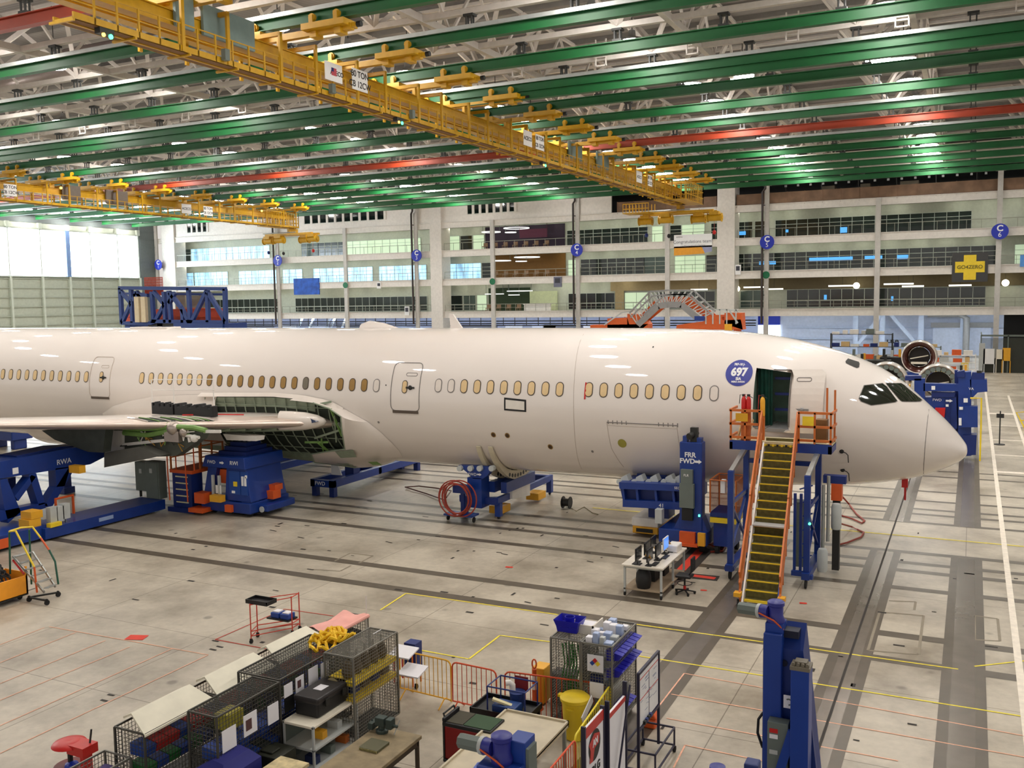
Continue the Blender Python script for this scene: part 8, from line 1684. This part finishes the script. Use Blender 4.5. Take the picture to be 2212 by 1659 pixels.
c.build('roller_block', mat('roller_grey', rgb(120, 112, 96), .5), o)
x0, x1 = PY(1660, 1560, YT_-.2).x, PY(1705, 1560, YT_-.2).x; z0, z1 = PY(1680, 1659, YT_-.2).z-.5, PY(1680, 1556, YT_-.2).z
c = MB(); c.box(x0, x1, YT_-.28, YT_-.1, z0, z1); c.build('control_box', GREYB, o, bevel=.008)
for z, m_ in ((z1-.12, RED), (z1-.2, PAPR), (z1-.42, LGREY)): c = MB(); c.box(x0+.03, x0+.14, YT_-.285, YT_-.28, z-.03, z+.03); c.build('label_plate', m_, o)
q = PY(1701, 1515, YT_-.1); c = MB(); c.box(q.x-.05, q.x+.05, YT_-.115, YT_-.105, q.z-.09, q.z+.09); c.build('label_plate', PAPR, o); c = MB(); c.lathe([(.03, 0), (.05, 0)], (q.x+.02, YT_-.12, q.z), (0, -1, 0), 16, 1.5, 5.5); c.build('label_mark', GREYB, o)
c = MB(); c.bar(PY(1672, 1659, YT_-.3)+Vector((0, 0, -.3)), PY(1712, 1580, YT_-.3), .05, .12); c.build('diagonal_brace', DBL, o)
c = MB(); q = PY(1648, 1540, YT_); c.path([q, q+Vector((-.06, 0, -.1)), q+Vector((-.07, 0, -.3)), q+Vector((0, 0, -.5))], .02, 6); c.build('black_hose', BLACK, o, smooth=True)
q = PY(1676, 1345, YT_+.1); c = MB(); c.box(q.x-.12, q.x+.12, YT_-.02, YT_+.25, a.z-.02, q.z+.02); c.build('motor_seat', DBL, o); motor(Vector((q.x, YT_+.1, q.z)), o, .9)
c = MB(); c.box(-2.9, -1.4, YT_-.6, YT_+.9, 0, .35); c.build('base', DBL, o, bevel=.03)
YM = 9.6; o = thing('lift_tower', 'blue lift tower top with violet gearbox at the bottom centre', 'jig', PY(1085, 1640, YM)*Vector((1, 1, 0)) if False else (PY(1085, 1640, YM).x, YM, 0))
q = PY(1085, 1645, YM); zt = q.z
c = MB(); c.box(q.x-.28, q.x+.25, YM-.15, YM+.4, 0, zt-.03); c.build('column', DBL, o, bevel=.02)
p = PY(1118, 1598, YM+.15); c = MB(); c.box(p.x-.12, p.x+.12, YM+.1, YM+.4, 0, p.z); c.build('rear_column', DBL, o, bevel=.015); c = MB(); c.box(p.x+.12, p.x+.16, YM+.12, YM+.35, 0, p.z-.08); c.build('side_rack', GREYB, o)
c = MB(); c.add([(q.x-.5, YM-.3, zt-.35), (q.x-.1, YM-.3, zt-.1), (q.x-.05, YM+.2, zt-.02), (q.x-.45, YM+.2, zt-.2), (q.x-.5, YM-.3, zt-.5), (q.x-.1, YM-.3, zt-.5), (q.x-.05, YM+.2, zt-.5), (q.x-.45, YM+.2, zt-.5)], [(0, 1, 2, 3), (0, 4, 5, 1), (1, 5, 6, 2), (2, 6, 7, 3), (3, 7, 4, 0), (7, 6, 5, 4)]); c.build('sloped_guard', mat('guard_blue', rgb(60, 96, 190), .4), o)
motor(Vector((q.x-.03, YM+.05, zt-.03)), o, 1.0, -1, .15)
c = MB(); c.box(q.x-.5, q.x+.5, YM-.4, YM+.7, 0, .3); c.build('base', DBL, o, bevel=.03)
YN = 10.2; q = PY(1550, 1655, YN); o = thing('lift_tower', 'blue drive unit with violet cap just above the bottom edge', 'jig', (q.x, YN, 0))
c = MB(); c.lathe([(.001, q.z+.02), (.09, q.z), (.1, q.z-.1), (.08, q.z-.35), (.001, q.z-.35)], (q.x, YN, 0), n=18); c.build('violet_cap', mat('gearbox_violet', (0, 0, 0)), o, smooth=True)
c = MB(); c.box(q.x-.12, q.x+.45, YN-.1, YN+.2, 0, q.z-.3); c.build('column', DBL, o, bevel=.02); p = PY(1625, 1645, YN); c = MB(); c.box(p.x-.08, p.x+.08, YN-.08, YN+.1, q.z-.3, p.z); c.build('drive_head', NAVY, o, bevel=.02); c = MB(); c.tube((q.x+.1, YN, q.z-.1), (p.x-.08, YN, q.z-.08), .035, 8); c.build('shaft_guard', ORG2, o)
